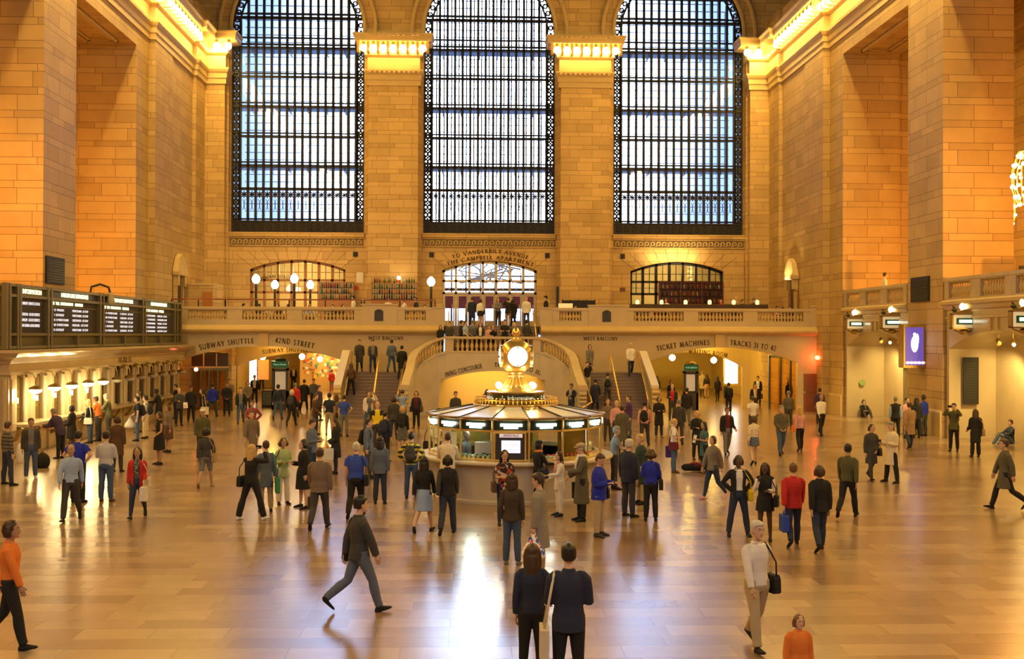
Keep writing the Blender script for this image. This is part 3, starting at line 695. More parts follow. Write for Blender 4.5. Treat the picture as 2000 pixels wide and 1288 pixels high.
front = ST('wall_stair_front', MB().strip('x', us, za, [3.35]*25, 60.35, 60.65), GREYM)
mb = MB(); mb2 = MB(); cap = MB()
for s in (-1, 1):
    path = [(s*x, y, z) for x, y, z in ARM]
    # above the opening the wall starts at the arch
    lo = [0 if abs(p[0]) > 2.9 else 1.9 for p in path]; ribbon(mb, path, lo, [z-.85+.0*z for x, y, z in path], .34)
    n0 = 14
    ribbon(mb, path[n0:], [0.0]*len(path[n0:]), [p[2]-.1 for p in path[n0:]], .33)      # closed parapet low down
    ribbon(mb2, path, [z-.92 for x, y, z in path], [z-.80 for x, y, z in path], .44)
    ribbon(cap, path, [z-.13 for x, y, z in path], [z for x, y, z in path], .44)
    x, y, z = path[-1]; mb.box(x-.2, y-.35, 0, x+.2, y+.1, 1.55); cap.box(x-.24, y-.4, 1.5, x+.24, y+.1, 1.75)
    for k in range(3): cap.tube([(x-.18+.0, y-.42, .9+.2*k), (x+.18, y-.42, .9+.2*k)], .09, 8)
mb.build('curved_wall', GREYM, front); mb2.build('string_course', GREYM, front)
e = E('balustrade', (0, 60.5, 3.3), 'central balustrade in front of the upper stairs, with curved arms sweeping down either side', 'balustrade')
cap.box(-2.56, 60.3, 4.07, 2.56, 60.7, 4.2); cap.box(-2.56, 60.33, 3.32, 2.56, 60.67, 3.42)
o = cap.build('hand_rail', MARBLE, e); o.matrix_parent_inverse = Matrix.Translation(-e.location)
for a, b in ((-2.56, -2.1), (2.15, 2.56)): o = MB().box(a, 60.35, 3.4, b, 60.65, 4.07).build('pedestal', MARBLE, e); o.matrix_parent_inverse = Matrix.Translation(-e.location)
def addbal(x, y, z0, z1):
    o = bpy.data.objects.new('baluster', BAL); COL.objects.link(o); o.parent = e; o.location = (x, y-60.5, z0-3.3); o.scale = (1, 1, (z1-z0)/.55)
for i in range(16): addbal(-2.0+4.05*(i+.5)/16, 60.5, 3.42, 4.07)
for s in (-1, 1):
    for i in range(2, 14, 1): x, y, z = ARM[i]; addbal(s*x, y, z-.80, z-.13)
inscribe('DINING CONCOURSE', (865, 738), (905, 727), (942, 719), 60.34, 8, LETTER, front)
inscribe('TRACKS 100 TO 117', (966, 717), (1020, 722), (1056, 734), 60.34, 8, LETTER, front)
# recess behind the central arch
mb = MB(); mb.box(-4.3, 63.0-.1, 0, 4.3, 63.1, 3.1); mb.box(-3.9, 60.7, 3.0, 3.9, 63, 3.12); mb.box(-3.95, 60.6, 0, -3.75, 63, 3); mb.box(3.75, 60.6, 0, 3.95, 63, 3)
ST('wall_recess', mb, YEL)
lamp('AREA', 'recess_ceiling_light', (0, 61.5, 2.95), 190, (1, .64, .16), 5.5, .6, (0, 0, 0))
# outer parapets of the stairs
for s, x in ((-1, 7.9), (1, 8.22)):
    e = E('stair_parapet', (s*x, 57.2, 0), 'sloping white-topped marble parapet on the outer side of the %s stairs' % ('left' if s < 0 else 'right'), 'parapet')
    m = MB(); m.add([(-.15, 0, 0), (.15, 0, 0), (.15, 3.9, 0), (-.15, 3.9, 0), (-.15, 0, 1.6), (.15, 0, 1.6), (.15, 3.9, 3.3), (-.15, 3.9, 3.3)], [(0,3,2,1),(4,5,6,7),(0,1,5,4),(1,2,6,5),(2,3,7,6),(3,0,4,7)]); m.build('parapet_wall', GREYM, e)
    m = MB(); m.add([(-.2, -.06, 1.6), (.2, -.06, 1.6), (.2, 3.95, 3.3), (-.2, 3.95, 3.3), (-.2, -.06, 1.74), (.2, -.06, 1.74), (.2, 3.95, 3.44), (-.2, 3.95, 3.44)], [(0,3,2,1),(4,5,6,7),(0,1,5,4),(1,2,6,5),(2,3,7,6),(3,0,4,7)]); m.build('polished_coping', M('coping_sheen_marble', (.66,.60,.52), .12), e)  # pale coping colour stands in for the window mirrored in the polish
    m = MB(); m.box(-.19, -.32, 0, .19, 0, .75); m.box(-.17, -.25, .75, .17, 0, 1.6)
    for k in range(3): m.tube([(-.19, -.26, .9+.24*k), (.19, -.26, .9+.24*k)], .1, 10)
    m.build('scroll_newel', MARBLE2, e)
# brass handrails
def handrail(pts, label, post=True, r=.045):
    e = E('brass_handrail', pts[0], label, 'handrail'); m = MB(); p0 = Vector(pts[0]); m.tube([Vector(p)-p0 for p in pts], r, 8); m.build('rail', BRASS, e, smooth=True)
    for p in (pts[0], pts[-1]) : MB().tube([Vector(p)-p0, Vector(p)-p0-Vector((0, 0, .9 if post else .3))], .03, 6).build('post', BRASS, e)
for s in (-1, 1):
    cx = -6.1 if s < 0 else 6.4; side_ = 'left' if s < 0 else 'right'
    handrail([(cx, 57.0, .95), (cx, 60.9, 3.2), (cx, 61.2, 3.25)], 'brass handrail down the middle of the %s stairs' % side_)
    xo = 7.55 if s < 0 else 7.85
    handrail([(s*xo, 57.1, 1.0), (s*xo, 57.6, 1.45), (s*xo, 60.9, 3.35)], 'brass handrail along the outer parapet of the %s stairs' % side_)
    handrail([(s*4.2, 56.7, .45), (s*4.95, 56.8, .9), (s*4.85, 57.4, 1.35), (s*4.62, 60.9, 3.3)], 'brass handrail along the curved inner wall of the %s stairs' % side_, post=False)
    handrail([(s*4.0, 62.9, 3.0), (s*2.7, 62.9, 4.1)], 'short brass handrail climbing inwards from the %s landing' % side_, post=False)
for s in (-1, 1): handrail([(s*2.45, 62.2, 4.1), (s*2.45, 64.6, 5.5), (s*2.45, 65.2, 5.7)], 'steel handrail at the %s edge of the upper stairs' % ('left' if s < 0 else 'right'), r=.03)
# ------------------------------------------------ passages behind the two broad arches
mb = MB()
for s, (a, b) in ((-1, (-18.6, -7.6)), (1, (8.1, 18.6))):
    mb.box(a, YF+.35, 4.1, b, 92, 4.35); mb.box(a-.2, YF+.3, 0, a, 92, 4.2); mb.box(b, YF+.3, 0, b+.2, 92, 4.2); mb.box(a, 91.8, 0, b, 92, 4.2)
ST('wall_passage', mb, YEL)
# second arch in the left passage, with its lettering
mb = MB(); a0, a1 = P(462, 700, 66).x, P(668, 700, 66).x
us, z = spanarch((a0+a1)/2+1.0, (a1-a0)/2+1.0, 2.45, .75); mb.strip('x', us, z, [4.2]*len(us), 66, 66.3); mb.box(-18.6, 66, 0, us[0], 66.3, 4.2); mb.box(us[-1], 66, 0, -7.6, 66.3, 4.2)
p1 = ST('wall_passage_left', mb, YEL); inscribe('SUBWAY SHUTTLE PASSAGE', (513, 692), (585, 687), (650, 694), 66, 7.5, LETTERL, p1)
mb = MB(); a0, a1 = P(1255, 700, 66).x, P(1450, 700, 66).x; us, z = spanarch((a0+a1)/2, (a1-a0)/2, 2.45, .85); mb.strip('x', us, z, [4.2]*len(us), 66, 66.3); mb.box(8.1, 66, 0, us[0], 66.3, 4.2); mb.box(us[-1], 66, 0, 15.3, 66.3, 4.2)
p2 = ST('wall_passage_right', mb, YEL); inscribe('WAITING ROOM', (1345, 690.5), (1382, 693), (1420, 698.5), 66, 8, LETTERL, p2)
mb = MB(); mb.box(17.6, 63.4, 0, 17.75, 66, 4.1)
for x, y in ((-13.6, 72), (-9.8, 78), (-12, 86), (-16.2, 64.6), (-12.4, 64.7)): lamp('POINT', 'passage_light', (x, y, 3.7), 420 if y > 66 else 60, (1, .60, .13), .15)
for x, y in ((10.2, 70), (13.5, 76), (11, 84), (12.8, 64.7), (16.8, 64.8)): lamp('POINT', 'passage_light', (x, y, 3.7), 480 if y > 66 else 80, (1, .66, .12), .15)
GL2 = 'bright globe lamps of the passages'
for px, py, Y, L in ((513, 697, 70, 'bright globe lamp left of centre in subway shuttle passage'), (590, 697, 75, 'large bright globe lamp in front of the red shop, subway shuttle passage'), (1313, 699, 70, 'bright globe lamp under the ticket machines arch'), (1394, 704, 72, 'small bright globe lamp under the waiting room lettering'), (625, 702, 80, 'bright lamp over the red shop counter at right')):
    c = P(px, py, Y); m = MB(); m.ball((0, 0, 0), .2, 10, 7); e = E('globe_lamp', c, L, 'lamp'); m.build('glass_globe', GLOW, e, smooth=True)
    MB().tube([(0, 0, .18), (0, 0, 4.1-c.z)], .02, 6).build('lamp_stem', BRASSD, e)
# shop at the end of the left passage
def goods(root, n, x0, x1, z0, z1, seed, cols, y=0, s=(.25, .25)):
    rr = random.Random(seed)
    ms = [M('shop_'+str(i), c, .6) for i, c in enumerate(cols)]; mb = MB()
    for k in range(n):
        mb.mi = rr.randrange(len(ms)); x = rr.uniform(x0, x1); z = rr.uniform(z0, z1); mb.box(x, y-rr.random()*.1, z, x+rr.uniform(.1, s[0]), y+.05, z+rr.uniform(.12, s[1]))
    tag(mb.build('goods_display', ms, root), kind='stuff')
COLS = [(.8,.1,.06), (.85,.75,.6), (.1,.35,.1), (.9,.5,.1), (.1,.15,.4), (.9,.85,.8), (.3,.12,.08)]
e = E('shop_stall', (-11.2, 88, 0), 'brightly lit shop stall with red counter beyond the subway shuttle passage', 'shop')
MB().box(-3.2, 0, 0, 3.0, .3, 3.6).build('back_wall', M('shop_wall', (.55,.36,.14), .6), e)
MB().box(-.6, -1.5, 0, 2.7, -.6, 1.0).build('counter', M('red_counter', (.6,.05,.04), .4), e); MB().box(-.7, -1.6, 1.0, 2.8, -.5, 1.1).build('counter_top', M('white_top', (.8,.8,.78), .3), e)
goods(e, 260, -3, 2.7, .9, 3.3, 3, COLS, -.05)
MB().box(2.3, -1.3, 2.5, 3.0, -1.2, 3.3).build('green_sign', M('green_sign', (.03,.25,.1), .5), e)
lamp('POINT', 'shop_light', (-11.2, 85.0, 3.6), 150, (1, .80, .5), .3)
e = E('lit_advert', (P(480, 730, 73).x-.4, 73, 0), 'white glowing advertisement panel on passage wall behind the revolving door', 'advert')
a = P(500, 745, 73); MB().box(P(487, 745, 73).x-e.location.x, 0, P(487, 760, 73).z, P(501, 745, 73).x-e.location.x, .1, P(487, 702, 73).z).build('lit_panel', M('lit_white_panel', (1,1,1), .5, emit=2.2, ecol=(1,.93,.8)), e)
e = E('picture_panel', P(514, 745, 74), 'flat orange picture panel on the yellow passage wall', 'picture'); MB().box(-.35, 0, .1, .35, .06, 1.4).build('picture', M('orange_print', (.6,.26,.06), .6), e)
# right passage: ticket machines and lit panel
e = E('lit_advert', P(1428, 760, 72), 'large white glowing panel at the right end of the waiting room passage', 'advert')
MB().box(-.42, 0, .35, .42, .08, 2.5).build('lit_panel', M('lit_white_panel2', (1,1,1), .5, emit=3.5, ecol=(1,1,.92)), e); MB().box(-.5, .02, .2, .8, .12, 2.75).build('panel_frame', M('yellow_frame', (.6,.45,.1), .4), e)
MB().box(.5, -.04, 1.5, .72, .02, 2.0).build('blue_screen', M('blue_screen', (.1,.2,.8), .4, emit=.8, ecol=(.15,.25,1)), e)
e = E('shop_stall', (11.6, 86, 0), 'colourful news stand deep in the waiting room passage', 'shop'); goods(e, 50, -2.6, .6, .8, 2.6, 9, COLS, 0); MB().box(-2.8, .1, 0, 1.0, .3, 2.9).build('back_wall', M('shop_wall2', (.75,.62,.2), .6), e)
MB().box(-2.7, -.7, 0, .9, 0, .8).build('counter', WOOD, e)
# information kiosks in front of the passages
def kiosk(x, y, w, h, label, green, poster):
    e = E('map_kiosk', (x, y, 0), label, 'kiosk')
    m = MB(); m.box(-w/2, -.2, 0, -w/2+.12, .2, h*.78); m.box(w/2-.12, -.2, 0, w/2, .2, h*.78); m.box(-w/2, -.2, 0, w/2, .2, .35*h); m.box(-w/2, -.2, h*.74, w/2, .2, h*.78); m.box(-w/2+.05, 0, .3*h, w/2-.05, .05, h*.76); m.build('kiosk_frame', M('dark_bronze', (.05,.035,.02), .4), e)
    MB().box(-w/2+.16, -.04, .38*h, w/2-.16, 0, h*.72).build('poster', M('pale_poster', (.75,.68,.5), .6, emit=.15), e)
    MB().box(-w/2, -.22, h*.79, w/2, .2, h*.92).build('header_sign', M('green_header', (.01,.16,.10), .4), e)
    text(green, (0, -.24, h*.855), .13, M('pale_green_letter', (.4,.8,.6), .5, emit=.4), 'header_lettering', e)
    m = MB(); m.ball((-.0, 0, h*.95), (w*.3, .1, .12), 10, 6); m.ball((-w*.22, 0, h*.94), (.12, .08, .1), 8, 5); m.ball((w*.22, 0, h*.94), (.12, .08, .1), 8, 5); m.build('crest', BLACK if x < 0 else BRASSD, e)
kiosk(P(550, 760, 65).x, 64.6, .92, 3.0, 'dark map kiosk with a green header under the subway shuttle arch', 'Metro-North', 0)
kiosk(P(1346, 760, 65).x, 64.6, .84, 2.85, 'dark map kiosk with green header under the waiting room arch', 'THE DEPOT', 1)
e = E('poster_stand', FL(530, 796), 'low dark poster stand on the floor before the left arch', 'stand'); MB().box(-.55, -.1, 0, .55, .1, 1.0).build('stand_frame', BLACK, e)
m = MB(); m.box(-.48, -.12, .12, .48, -.1, .93); m.build('poster', M('dark_colour_poster', (.10,.12,.10), .4, noise=.9, nscale=9), e)
# revolving door inside the left arch
e = E('revolving_door', (P(408, 750, 64.5).x, 64.6, 0), 'green-bronze revolving door under the left end of the subway shuttle arch', 'door')
m = MB(); 
for x in (-.95, -.45, 0, .5, 1.0): m.box(x-.04, -.05, 0, x+.04, .05, 2.25)
m.box(-1, -.06, 2.2, 1.05, .06, 2.35); m.box(-1, -.05, .95, 1.05, .05, 1.02); m.build('door_frame', M('green_bronze', (.12,.13,.05), .4, .5), e)
MB().box(-.95, 0, 0, 1, .02, 2.2).build('door_glass', GLASSY, e); MB().box(-1.0, -.02, 2.4, 1.05, .02, 3.2).build('transom_window', M('dark_glass', (.05,.03,.02), .2), e)
m = MB(); m.box(-1.05, -.05, 2.35, 1.1, .05, 2.45); m.box(-.35, -.05, 2.4, -.28, .05, 3.2); m.box(.38, -.05, 2.4, .44, .05, 3.2); m.build('transom_frame', MARBLE2, e)
mb = MB(); mb.box(-18.6, 64.75, 0, P(376, 700, 64.7).x, 65, 4.2); mb.box(P(430, 700, 64.7).x, 64.7, 0, P(462, 700, 66).x, 66.2, 4.2); mb.box(P(376, 700, 64.7).x, 64.7, 3.25, P(430, 700, 64.7).x, 65, 4.2); ST('wall_passage_side', mb, STONE)
lamp('POINT', 'red_exit_lamp_light', P(383, 722, 63.7), 9, (1, .08, .03), .06)
c = P(383, 722, 63.8); e = E('exit_lamp', c, 'small red glowing lamp beside the revolving door', 'lamp'); m = MB(); m.ball((0, 0, 0), .12, 10, 6); m.build('lamp_glass', M('red_lit_glass', (1,.3,.2), .4, emit=9, ecol=(1,.22,.10)), e); MB().box(-.04, 0, -.05, .04, .25, .05).build('lamp_bracket', BLACK, e)
# brown door, red lamp on the fascia wall at right
c = P(1584, 767, YF); e = E('service_door', (c.x, YF, 0), 'closed red-brown wooden door in the marble wall at the right corner', 'door')
MB().box(-.42, -.06, 0, .42, 0, 2.15).build('door_leaf', WOODR, e); MB().box(-.42, -.09, 1.05, -.36, -.06, 1.15).build('door_handle', BRASS, e); m = MB(); m.box(-.33, -.08, .3, .33, -.06, .95); m.box(-.33, -.08, 1.15, .33, -.06, 1.95); m.build('door_panel', WOODR, e)
c = P(1594, 699, YF); e = E('exit_lamp', (c.x, YF-.15, c.z), 'small red glowing lamp above the brown door at right', 'lamp'); m = MB(); m.ball((0, 0, 0), .11, 10, 6); m.build('lamp_glass', MATS['red_lit_glass'], e); MB().box(-.04, 0, -.05, .04, .15, .05).build('lamp_bracket', BLACK, e)
lamp('POINT', 'red_exit_lamp_light', (c.x, YF-.35, c.z), 55, (1, .1, .03), .06)
# right part of arch: pale columns and doors deep in
e = E('glass_door', (P(1535, 760, 65.5).x, 65.6, 0), 'dark framed glass doors under the right end of the tracks arch', 'door')
m = MB(); 
for x in (-.95, -.3, .3, .95): m.box(x-.06, -.06, 0, x+.06, .06, 3.1)
m.box(-1, -.06, 3.0, 1, .06, 3.15); m.build('door_frame', M('dark_bronze2', (.06,.05,.03), .4), e); MB().box(-1, 0, 0, 1, .02, 3.0).build('door_glass', GLASSY, e)
lamp('POINT', 'passage_light', (14.6, 67.5, 3.2), 150, (1, .66, .15), .15)
# ------------------------------------------------ side balconies with gate portals
def gatewall(s, a, b, nm):
    X = (XW+.12)*s; ya, yb = a+.12, b-.12; c = (a+b)/2; hw = (b-a)/2-.35
    us, z = spanarch(c, hw, 3.75, .75, 24); mb = MB()
    mb.strip('y', us, z, [5.7]*25, X, X+.3*s); mb.box(X, ya, 0, X+.3*s, c-hw, 5.7); mb.box(X, c+hw, 0, X+.3*s, yb, 5.7)
    # recess walls and vault
    for i in range(24): pass
    us2, z2 = spanarch(c, hw, 3.75, .75, 24); mb.strip('y', us2, z2, [q+.15 for q in z2], X+.3*s, X+2.0*s)
    mb.box(X+.3*s, c-hw-.15, 0, X+2.0*s, c-hw, 3.9); mb.box(X+.3*s, c+hw, 0, X+2.0*s, c+hw+.15, 3.9)
    dh = 1.5; us3, z3 = spanarch(c, dh, 2.6, .55, 12); mb.strip('y', us3, z3, [4.7]*13, X+2.0*s, X+2.25*s); mb.box(X+2*s, c-hw-.2, 0, X+2.25*s, c-dh, 4.7); mb.box(X+2*s, c+dh, 0, X+2.25*s, c+hw+.2, 4.7)
    mb.strip('y', us3, z3, [q+.15 for q in z3], X+2.25*s, X+3.4*s)
    mb.box(X, a, 5.6, 26.6*s, b, 5.75)
    return ST('wall_gate_'+nm, mb, MARBLE), X, c, hw
NAMES = ['far', 'middle', 'near', 'nearest']
for k, (a, b) in enumerate(OPEN[:3]):
    o, X, c, hw = gatewall(1, a, b, NAMES[k])
    m = MB(); m.sweep([(X, b-.1), (X, a+.1)], [(0, 5.35), (.1, 5.4), (.2, 5.55), (.32, 5.6), (.32, 5.72), (.1, 5.8), (0, 5.8)], side=-1); m.sweep([(X, b-.1), (X, a+.1)], [(0, 5.0), (.06, 5.02), (.06, 5.1), (0, 5.12)], side=-1)
    for yy in (c-.3, c+.3): m.box(X-.1, yy-.08, 4.55, X, yy+.08, 5.0)
    m.build('string_course', MARBLE2, o)
    # bronze gate in the inner arch
    g = E('track_gate', (X+2.6, c, 0), 'green bronze gate within the %s portal of the right wall' % NAMES[k], 'gate')
    m = MB()
    for i in range(7): m.box(-.04, -1.45+i*.48-.03, 0, .04, -1.45+i*.48+.03, 2.9)
    for zz in (.1, 1.1, 2.2): m.box(-.04, -1.5, zz, .04, 1.5, zz+.08)
    m.build('gate_bars', M('green_bronze', (.12,.13,.05), .4, .5), g); MB().box(.06, -1.5, 0, .1, 1.5, 3.1).build('gate_panel', M('green_glass', (.05,.07,.03), .3), g)
    L = b-a; n = 3 if k == 0 else 3
    for i in range(3):
        y0 = b-.15-i*(L-.3)/3; y1 = y0-(L-.3)/3
        balustrade((X+.05, y0), (X+.05, y1), 5.72, 9, '%s third of the upper balustrade above the %s right portal' % (('far', 'middle', 'near')[i], NAMES[k]), None, h=1.0, base=.14)
    lamp('SPOT', 'portal_spot', (X+.9, c+1.2, 4.1), 700, (1, .70, .22), .1, rot=(R(38), 0, 0), spot=R(100))
    lamp('POINT', 'gate_light', (X+1.1, c-1.5, 3.6), 240 if k else 70, (1, .66, .15), .2)
    e = E('spotlight_cluster', (X+.9, c, 4.4), 'row of small spotlights hanging in the %s portal' % NAMES[k], 'spotlight')
    for j in range(3):
        m = MB(); y = 1.6-j*1.2; m.tube([(0, y, 0), (0, y, -.25)], .02, 5); m.tube([(0, y+.05, -.25), (-.05, y-.15, -.42)], .09, 8); m.build('spotlight', BRASSD, e)
        if j == 1: MB().ball((-.06, y-.18, -.44), (.07, .03, .07), 8, 5).build('lit_lens', GLOW, e)
# left: plain wall behind the ticket offices
for k, (a, b) in enumerate(OPEN[:3]):
    mb = MB(); mb.box(-(XW+.1), a, 0, -(XW+.4), b, 5.0); mb.box(-(XW+.1), a, 4.8, -26.6, b, 5.0); ST('wall_left_infill_'+NAMES[k], mb, MARBLE)
# chandeliers hanging in the openings
def chandelier(x, y, z, label):
    e = E('chandelier', (x, y, z), label, 'chandelier', 'melon chandeliers in the side openings')
    m = MB(); m.lathe((0, 0, 0), [(.05, 1.25), (.3, 1.2), (.42, 1.0), (.3, .95), (.1, 1.0)], 12); m.lathe((0, 0, 0), [(.1, -1.2), (.35, -1.1), (.42, -.95), (.2, -1.0)], 12)
    for k in range(10): a = k*36; m.tube([(.4*math.cos(R(a)), .4*math.sin(R(a)), 1.0), (.62*math.cos(R(a)), .62*math.sin(R(a)), .3), (.62*math.cos(R(a)), .62*math.sin(R(a)), -.4), (.4*math.cos(R(a)), .4*math.sin(R(a)), -1.0)], .025, 5)
    m.build('gilt_cage', BRASS, e)
    m = MB()
    for zz, r in ((.85, .42), (.5, .56), (.1, .62), (-.3, .62), (-.7, .52), (-1.0, .36)):
        for k in range(12): a = k*30+zz*20; m.ball((r*math.cos(R(a)), r*math.sin(R(a)), zz), .07, 6, 5)
    m.build('bulbs', M('chandelier_bulb', (1,.85,.4), .4, emit=18, ecol=(1,.78,.30)), e)
    m = MB(); n = int((ZT-z-1.3)/.22)
    for k in range(n): zz = 1.35+k*.22; m.tube([(.03, 0, zz-.09), (.0, .03, zz), (.03, 0, zz+.09), (-.03, 0, zz+.0)], .018, 4, cap=False)
    m.tube([(0, 0, 1.2), (0, 0, ZT-z)], .02, 6)
    for zz in (3.4, 6.5): m.ball((0, 0, zz), (.2, .2, .22), 10, 6); 
    m.build('hanging_chain', BRASSD, e); return e
ch = chandelier(20.0, 42.0, 10.3, 'tall glowing gold chandelier hanging at the right edge beyond the near pier')
lamp('POINT', 'chandelier_light', (20.1, 42.2, 10.3), 620, ORANGE, .5)
for s in (-1, 1):
    for k, (a, b) in enumerate(OPEN[:4]):
        y = (a+b)/2
        if s > 0 and k == 1: continue
        c_ = copy_tree(ch, (s*(23.8 if k == 0 else 20.2), y if k else 52.2, 10.3)); c_['label'] = 'gold chandelier hidden in the %s opening of the %s wall' % (NAMES[k], 'right' if s > 0 else 'left')
        lamp('POINT', 'chandelier_light', (s*(23.4 if k == 0 else 20.2), y-.3 if k else 52.0, 10.3), 700 if k == 0 else 620, ORANGE, .5)
# up-lights that graze the pier jambs
for s in (-1, 1):
    for ya, k in ((51.5, 0), (38.7, 1)):
        lamp('SPOT', 'jamb_floodlight', (s*21.0, ya, 6.2), 1500, ORANGE, .15, rot=(R(90+22), 0, s*R(-8)), spot=R(75), blend=.15)
# ================================================= TICKET OFFICE (left)
XT = -17.0; YE, YN = 62.9, 39.2
def yat(px, X): return (X-CAM.x)*F/(px-918)
e = E('ticket_office', (XT, YN, 0), 'long marble ticket office with barred windows, brackets and counter along the left wall', 'ticket office')
def pb(mb, name, mat, root=e, smooth=False):
    o = mb.build(name, mat, root, smooth=smooth)
    if o: o.matrix_parent_inverse = Matrix.Translation(-Vector(root.location))
    return o
mb = MB(); mb.box(-18.7, YN, 0, XT-.35, YE, 3.3); mb.box(-18.7, YN, 2.95, XT, YE, 3.65); mb.box(-18.68, YN-.02, 0, XT, YN+.7, 2.95); pb(mb, 'office_wall', MARBLE)
mb = MB(); pr = [(0, 3.2), (.08, 3.22), (.12, 3.32), (.3, 3.42), (.42, 3.46), (.5, 3.55), (.58, 3.6), (.58, 3.7), (0, 3.7)]
mb.sweep([(XT, YE), (XT, YN), (-19, YN)], pr, side=1); mb.sweep([(XT, YE), (XT, YN), (-19, YN)], [(0, 2.82), (.1, 2.84), (.1, 2.94), (0, 2.96)], side=1); pb(mb, 'cornice', MARBLE)
NB = 12; Y0 = 40.4; DY = (60.6-40.4)/11
mb = MB(); wn = MB(); gr = MB()
for i in range(NB+1):
    y = Y0+(i-.5)*DY; m2 = .19
    mb.box(XT-.35, y-m2, 0, XT-.02, y+m2, 2.9); mb.box(XT-.05, y-m2*.6, .9, XT+.05, y+m2*.6, 2.8); mb.box(XT-.35, y-m2-.05, 2.68, XT+.06, y+m2+.05, 2.85); mb.box(XT-.35, y-m2-.05, .9, XT+.07, y+m2+.05, 1.15)
    for q in (-.34, .34): mb.tube([(XT-.12, y+q, .95), (XT-.12, y+q, 2.7)], .09, 8)
pb(mb, 'pilasters', MARBLE)
for i in range(NB):
    y = Y0+i*DY
    g = MB(); g.box(XT-.34, y-.45, 1.1, XT-.3, y+.45, 2.75); w_ = pb(g, 'ticket_window', M('window_dark_interior' if i > 4 else 'window_amber_interior', (.05,.04,.02) if i > 4 else (.22,.18,.07), .3, emit=0 if i > 4 else .25, ecol=(.5,.42,.15)))
    g = MB()
    for k in range(9): g.box(XT-.3, y-.44+k*.11-.012, 1.1, XT-.27, y-.44+k*.11+.012, 2.75)
    for z in (1.12, 1.6, 1.95, 2.3, 2.7): g.box(XT-.3, y-.45, z-.02, XT-.26, y+.45, z+.02)
    pb(g, 'window_grille', BRASSD, e)
    if i < 5: g = MB(); g.box(XT-.3, y-.3, 1.78, XT-.25, y+.3, 1.98); pb(g, 'window_sign', M('small_blue_sign', (.35,.5,.62), .5, emit=.3), e)
mb = MB(); mb.box(XT-.35, YN+.7, 0, XT-.1, YE, .92); mb.box(XT-.3, YN+.6, 1.0, XT+.42, YE, 1.1); pb(mb, 'counter_top', MARBLE)
for i in range(NB+1):
    y = Y0+(i-.5)*DY; pb(MB().tube([(XT-.1, y, .55), (XT+.15, y, .62), (XT+.3, y, .85), (XT+.36, y, 1.0)], [.09, .08, .07, .05], 6), 'counter_bracket', BRASSD)
# end face with its barred window
mb = MB()
for x0 in (-18.4,): mb.box(-18.62, YN-.06, .9, -18.52, YN, 2.9); mb.box(-17.62, YN-.06, .9, -17.52, YN, 2.9); mb.box(-18.62, YN-.06, 2.8, -17.52, YN, 2.95); mb.box(-18.62, YN-.08, .8, -17.52, YN, .92)
pb(mb, 'end_window_frame', MARBLE2)
mb = MB(); mb.box(-18.5, YN-.03, .95, -17.65, YN-.01, 2.8); w_ = pb(mb, 'end_window', M('window_blue_lit', (.1,.12,.14), .3))
mb = MB(); 
for k in range(8): mb.box(-18.5+k*.12, YN-.05, .95, -18.48+k*.12, YN-.03, 2.8)
for k in range(15): mb.box(-18.5, YN-.05, .95+k*.13, -17.65, YN-.03, .97+k*.13)
pb(mb, 'end_window_grille', BRASSD)
o = text('TICKETS', (XT+.02, yat(252, XT), 3.1), .42, LETTERL, 'inscription', None, (R(90), 0, R(90)), ext=.005, sx=1.3); o.parent = e; o.matrix_parent_inverse = Matrix.Translation(-Vector(e.location))
# lamps over the ticket windows
def tlamp(y, lit, label):
    l = E('ticket_window_lamp', (XT+.45, y, 2.35), label, 'lamp', 'lit lamps over the ticket windows' if lit else 'unlit lamps over the ticket windows')
    m = MB(); m.tube([(-.45, 0, .45), (-.3, 0, .55), (-.1, 0, .5), (0, 0, .3), (0, 0, .1)], .025, 6); m.ball((-.43, 0, .45), (.04, .08, .1), 8, 5); m.build('bracket', BRASSD, l)
    m = MB(); m.lathe((0, 0, -.02), [(.05, .1), (.2, .04), (.24, -.02), (.22, -.04)], 14); m.build('lamp_shade', BRASSD, l)
    m = MB(); m.lathe((0, 0, -.05), [(.22, 0), (.21, -.08), (.12, -.14), (.02, -.16)], 14); m.build('glass_bowl', GLOW if lit else M('unlit_glass', (.45,.42,.35), .3), l, smooth=True)
    if lit: lamp('POINT', 'ticket_lamp_light', (XT+.5, y, 2.0), 85, (1, .72, .30), .12)
    return l
ords = ['first', 'second', 'third', 'fourth', 'fifth', 'sixth', 'seventh', 'eighth', 'ninth', 'tenth', 'eleventh', 'twelfth']
for i in range(NB): tlamp(Y0+i*DY, i < 5, '%s lamp over the ticket windows, %s from the camera end' % ('brightly lit glass' if i < 5 else 'dark unlit', ords[i]))
# ------------------------------------------------ departures board
XB = -16.95; YB1 = 62.1; YB0 = 39.2
bd = E('departures_board', (XB, YB0, 3.72), 'long olive departures board above the ticket office on the left', 'departures board')
def pb2(mb, name, mat, parent=None):
    o = mb.build(name, mat, parent or bd)
    if o and parent is None: o.matrix_parent_inverse = Matrix.Translation(-Vector(bd.location))
    return o
ZB0, ZB1 = 3.72, 6.0
mb = MB(); mb.box(-18.6, YB0, ZB0, XB-.12, YB1, ZB1-.02); pb2(mb, 'board_case', OLIVE)
mb = MB()
for z in (ZB0+.06, ZB0+.52, ZB1-.42, ZB1-.06): mb.box(XB-.14, YB0, z-.05, XB+.02, YB1, z+.05)
posts = [27.5, 33, 48, 53, 106, 112, 205, 211, 286.5, 291, 347, 352, 359.4]
for px in posts: y = yat(px, XB); mb.box(XB-.14, y-.08, ZB0, XB+.04, y+.08, ZB1)
for px in (162, 252, 320): y = yat(px, XB); mb.box(XB-.14, y-.08, ZB0, XB+.04, y+.08, ZB0+.5)
for z in (ZB0+.06, ZB0+.52, ZB1-.42, ZB1-.06): mb.box(-18.7, YB0-.06, z-.05, XB, YB0+.02, z+.05)
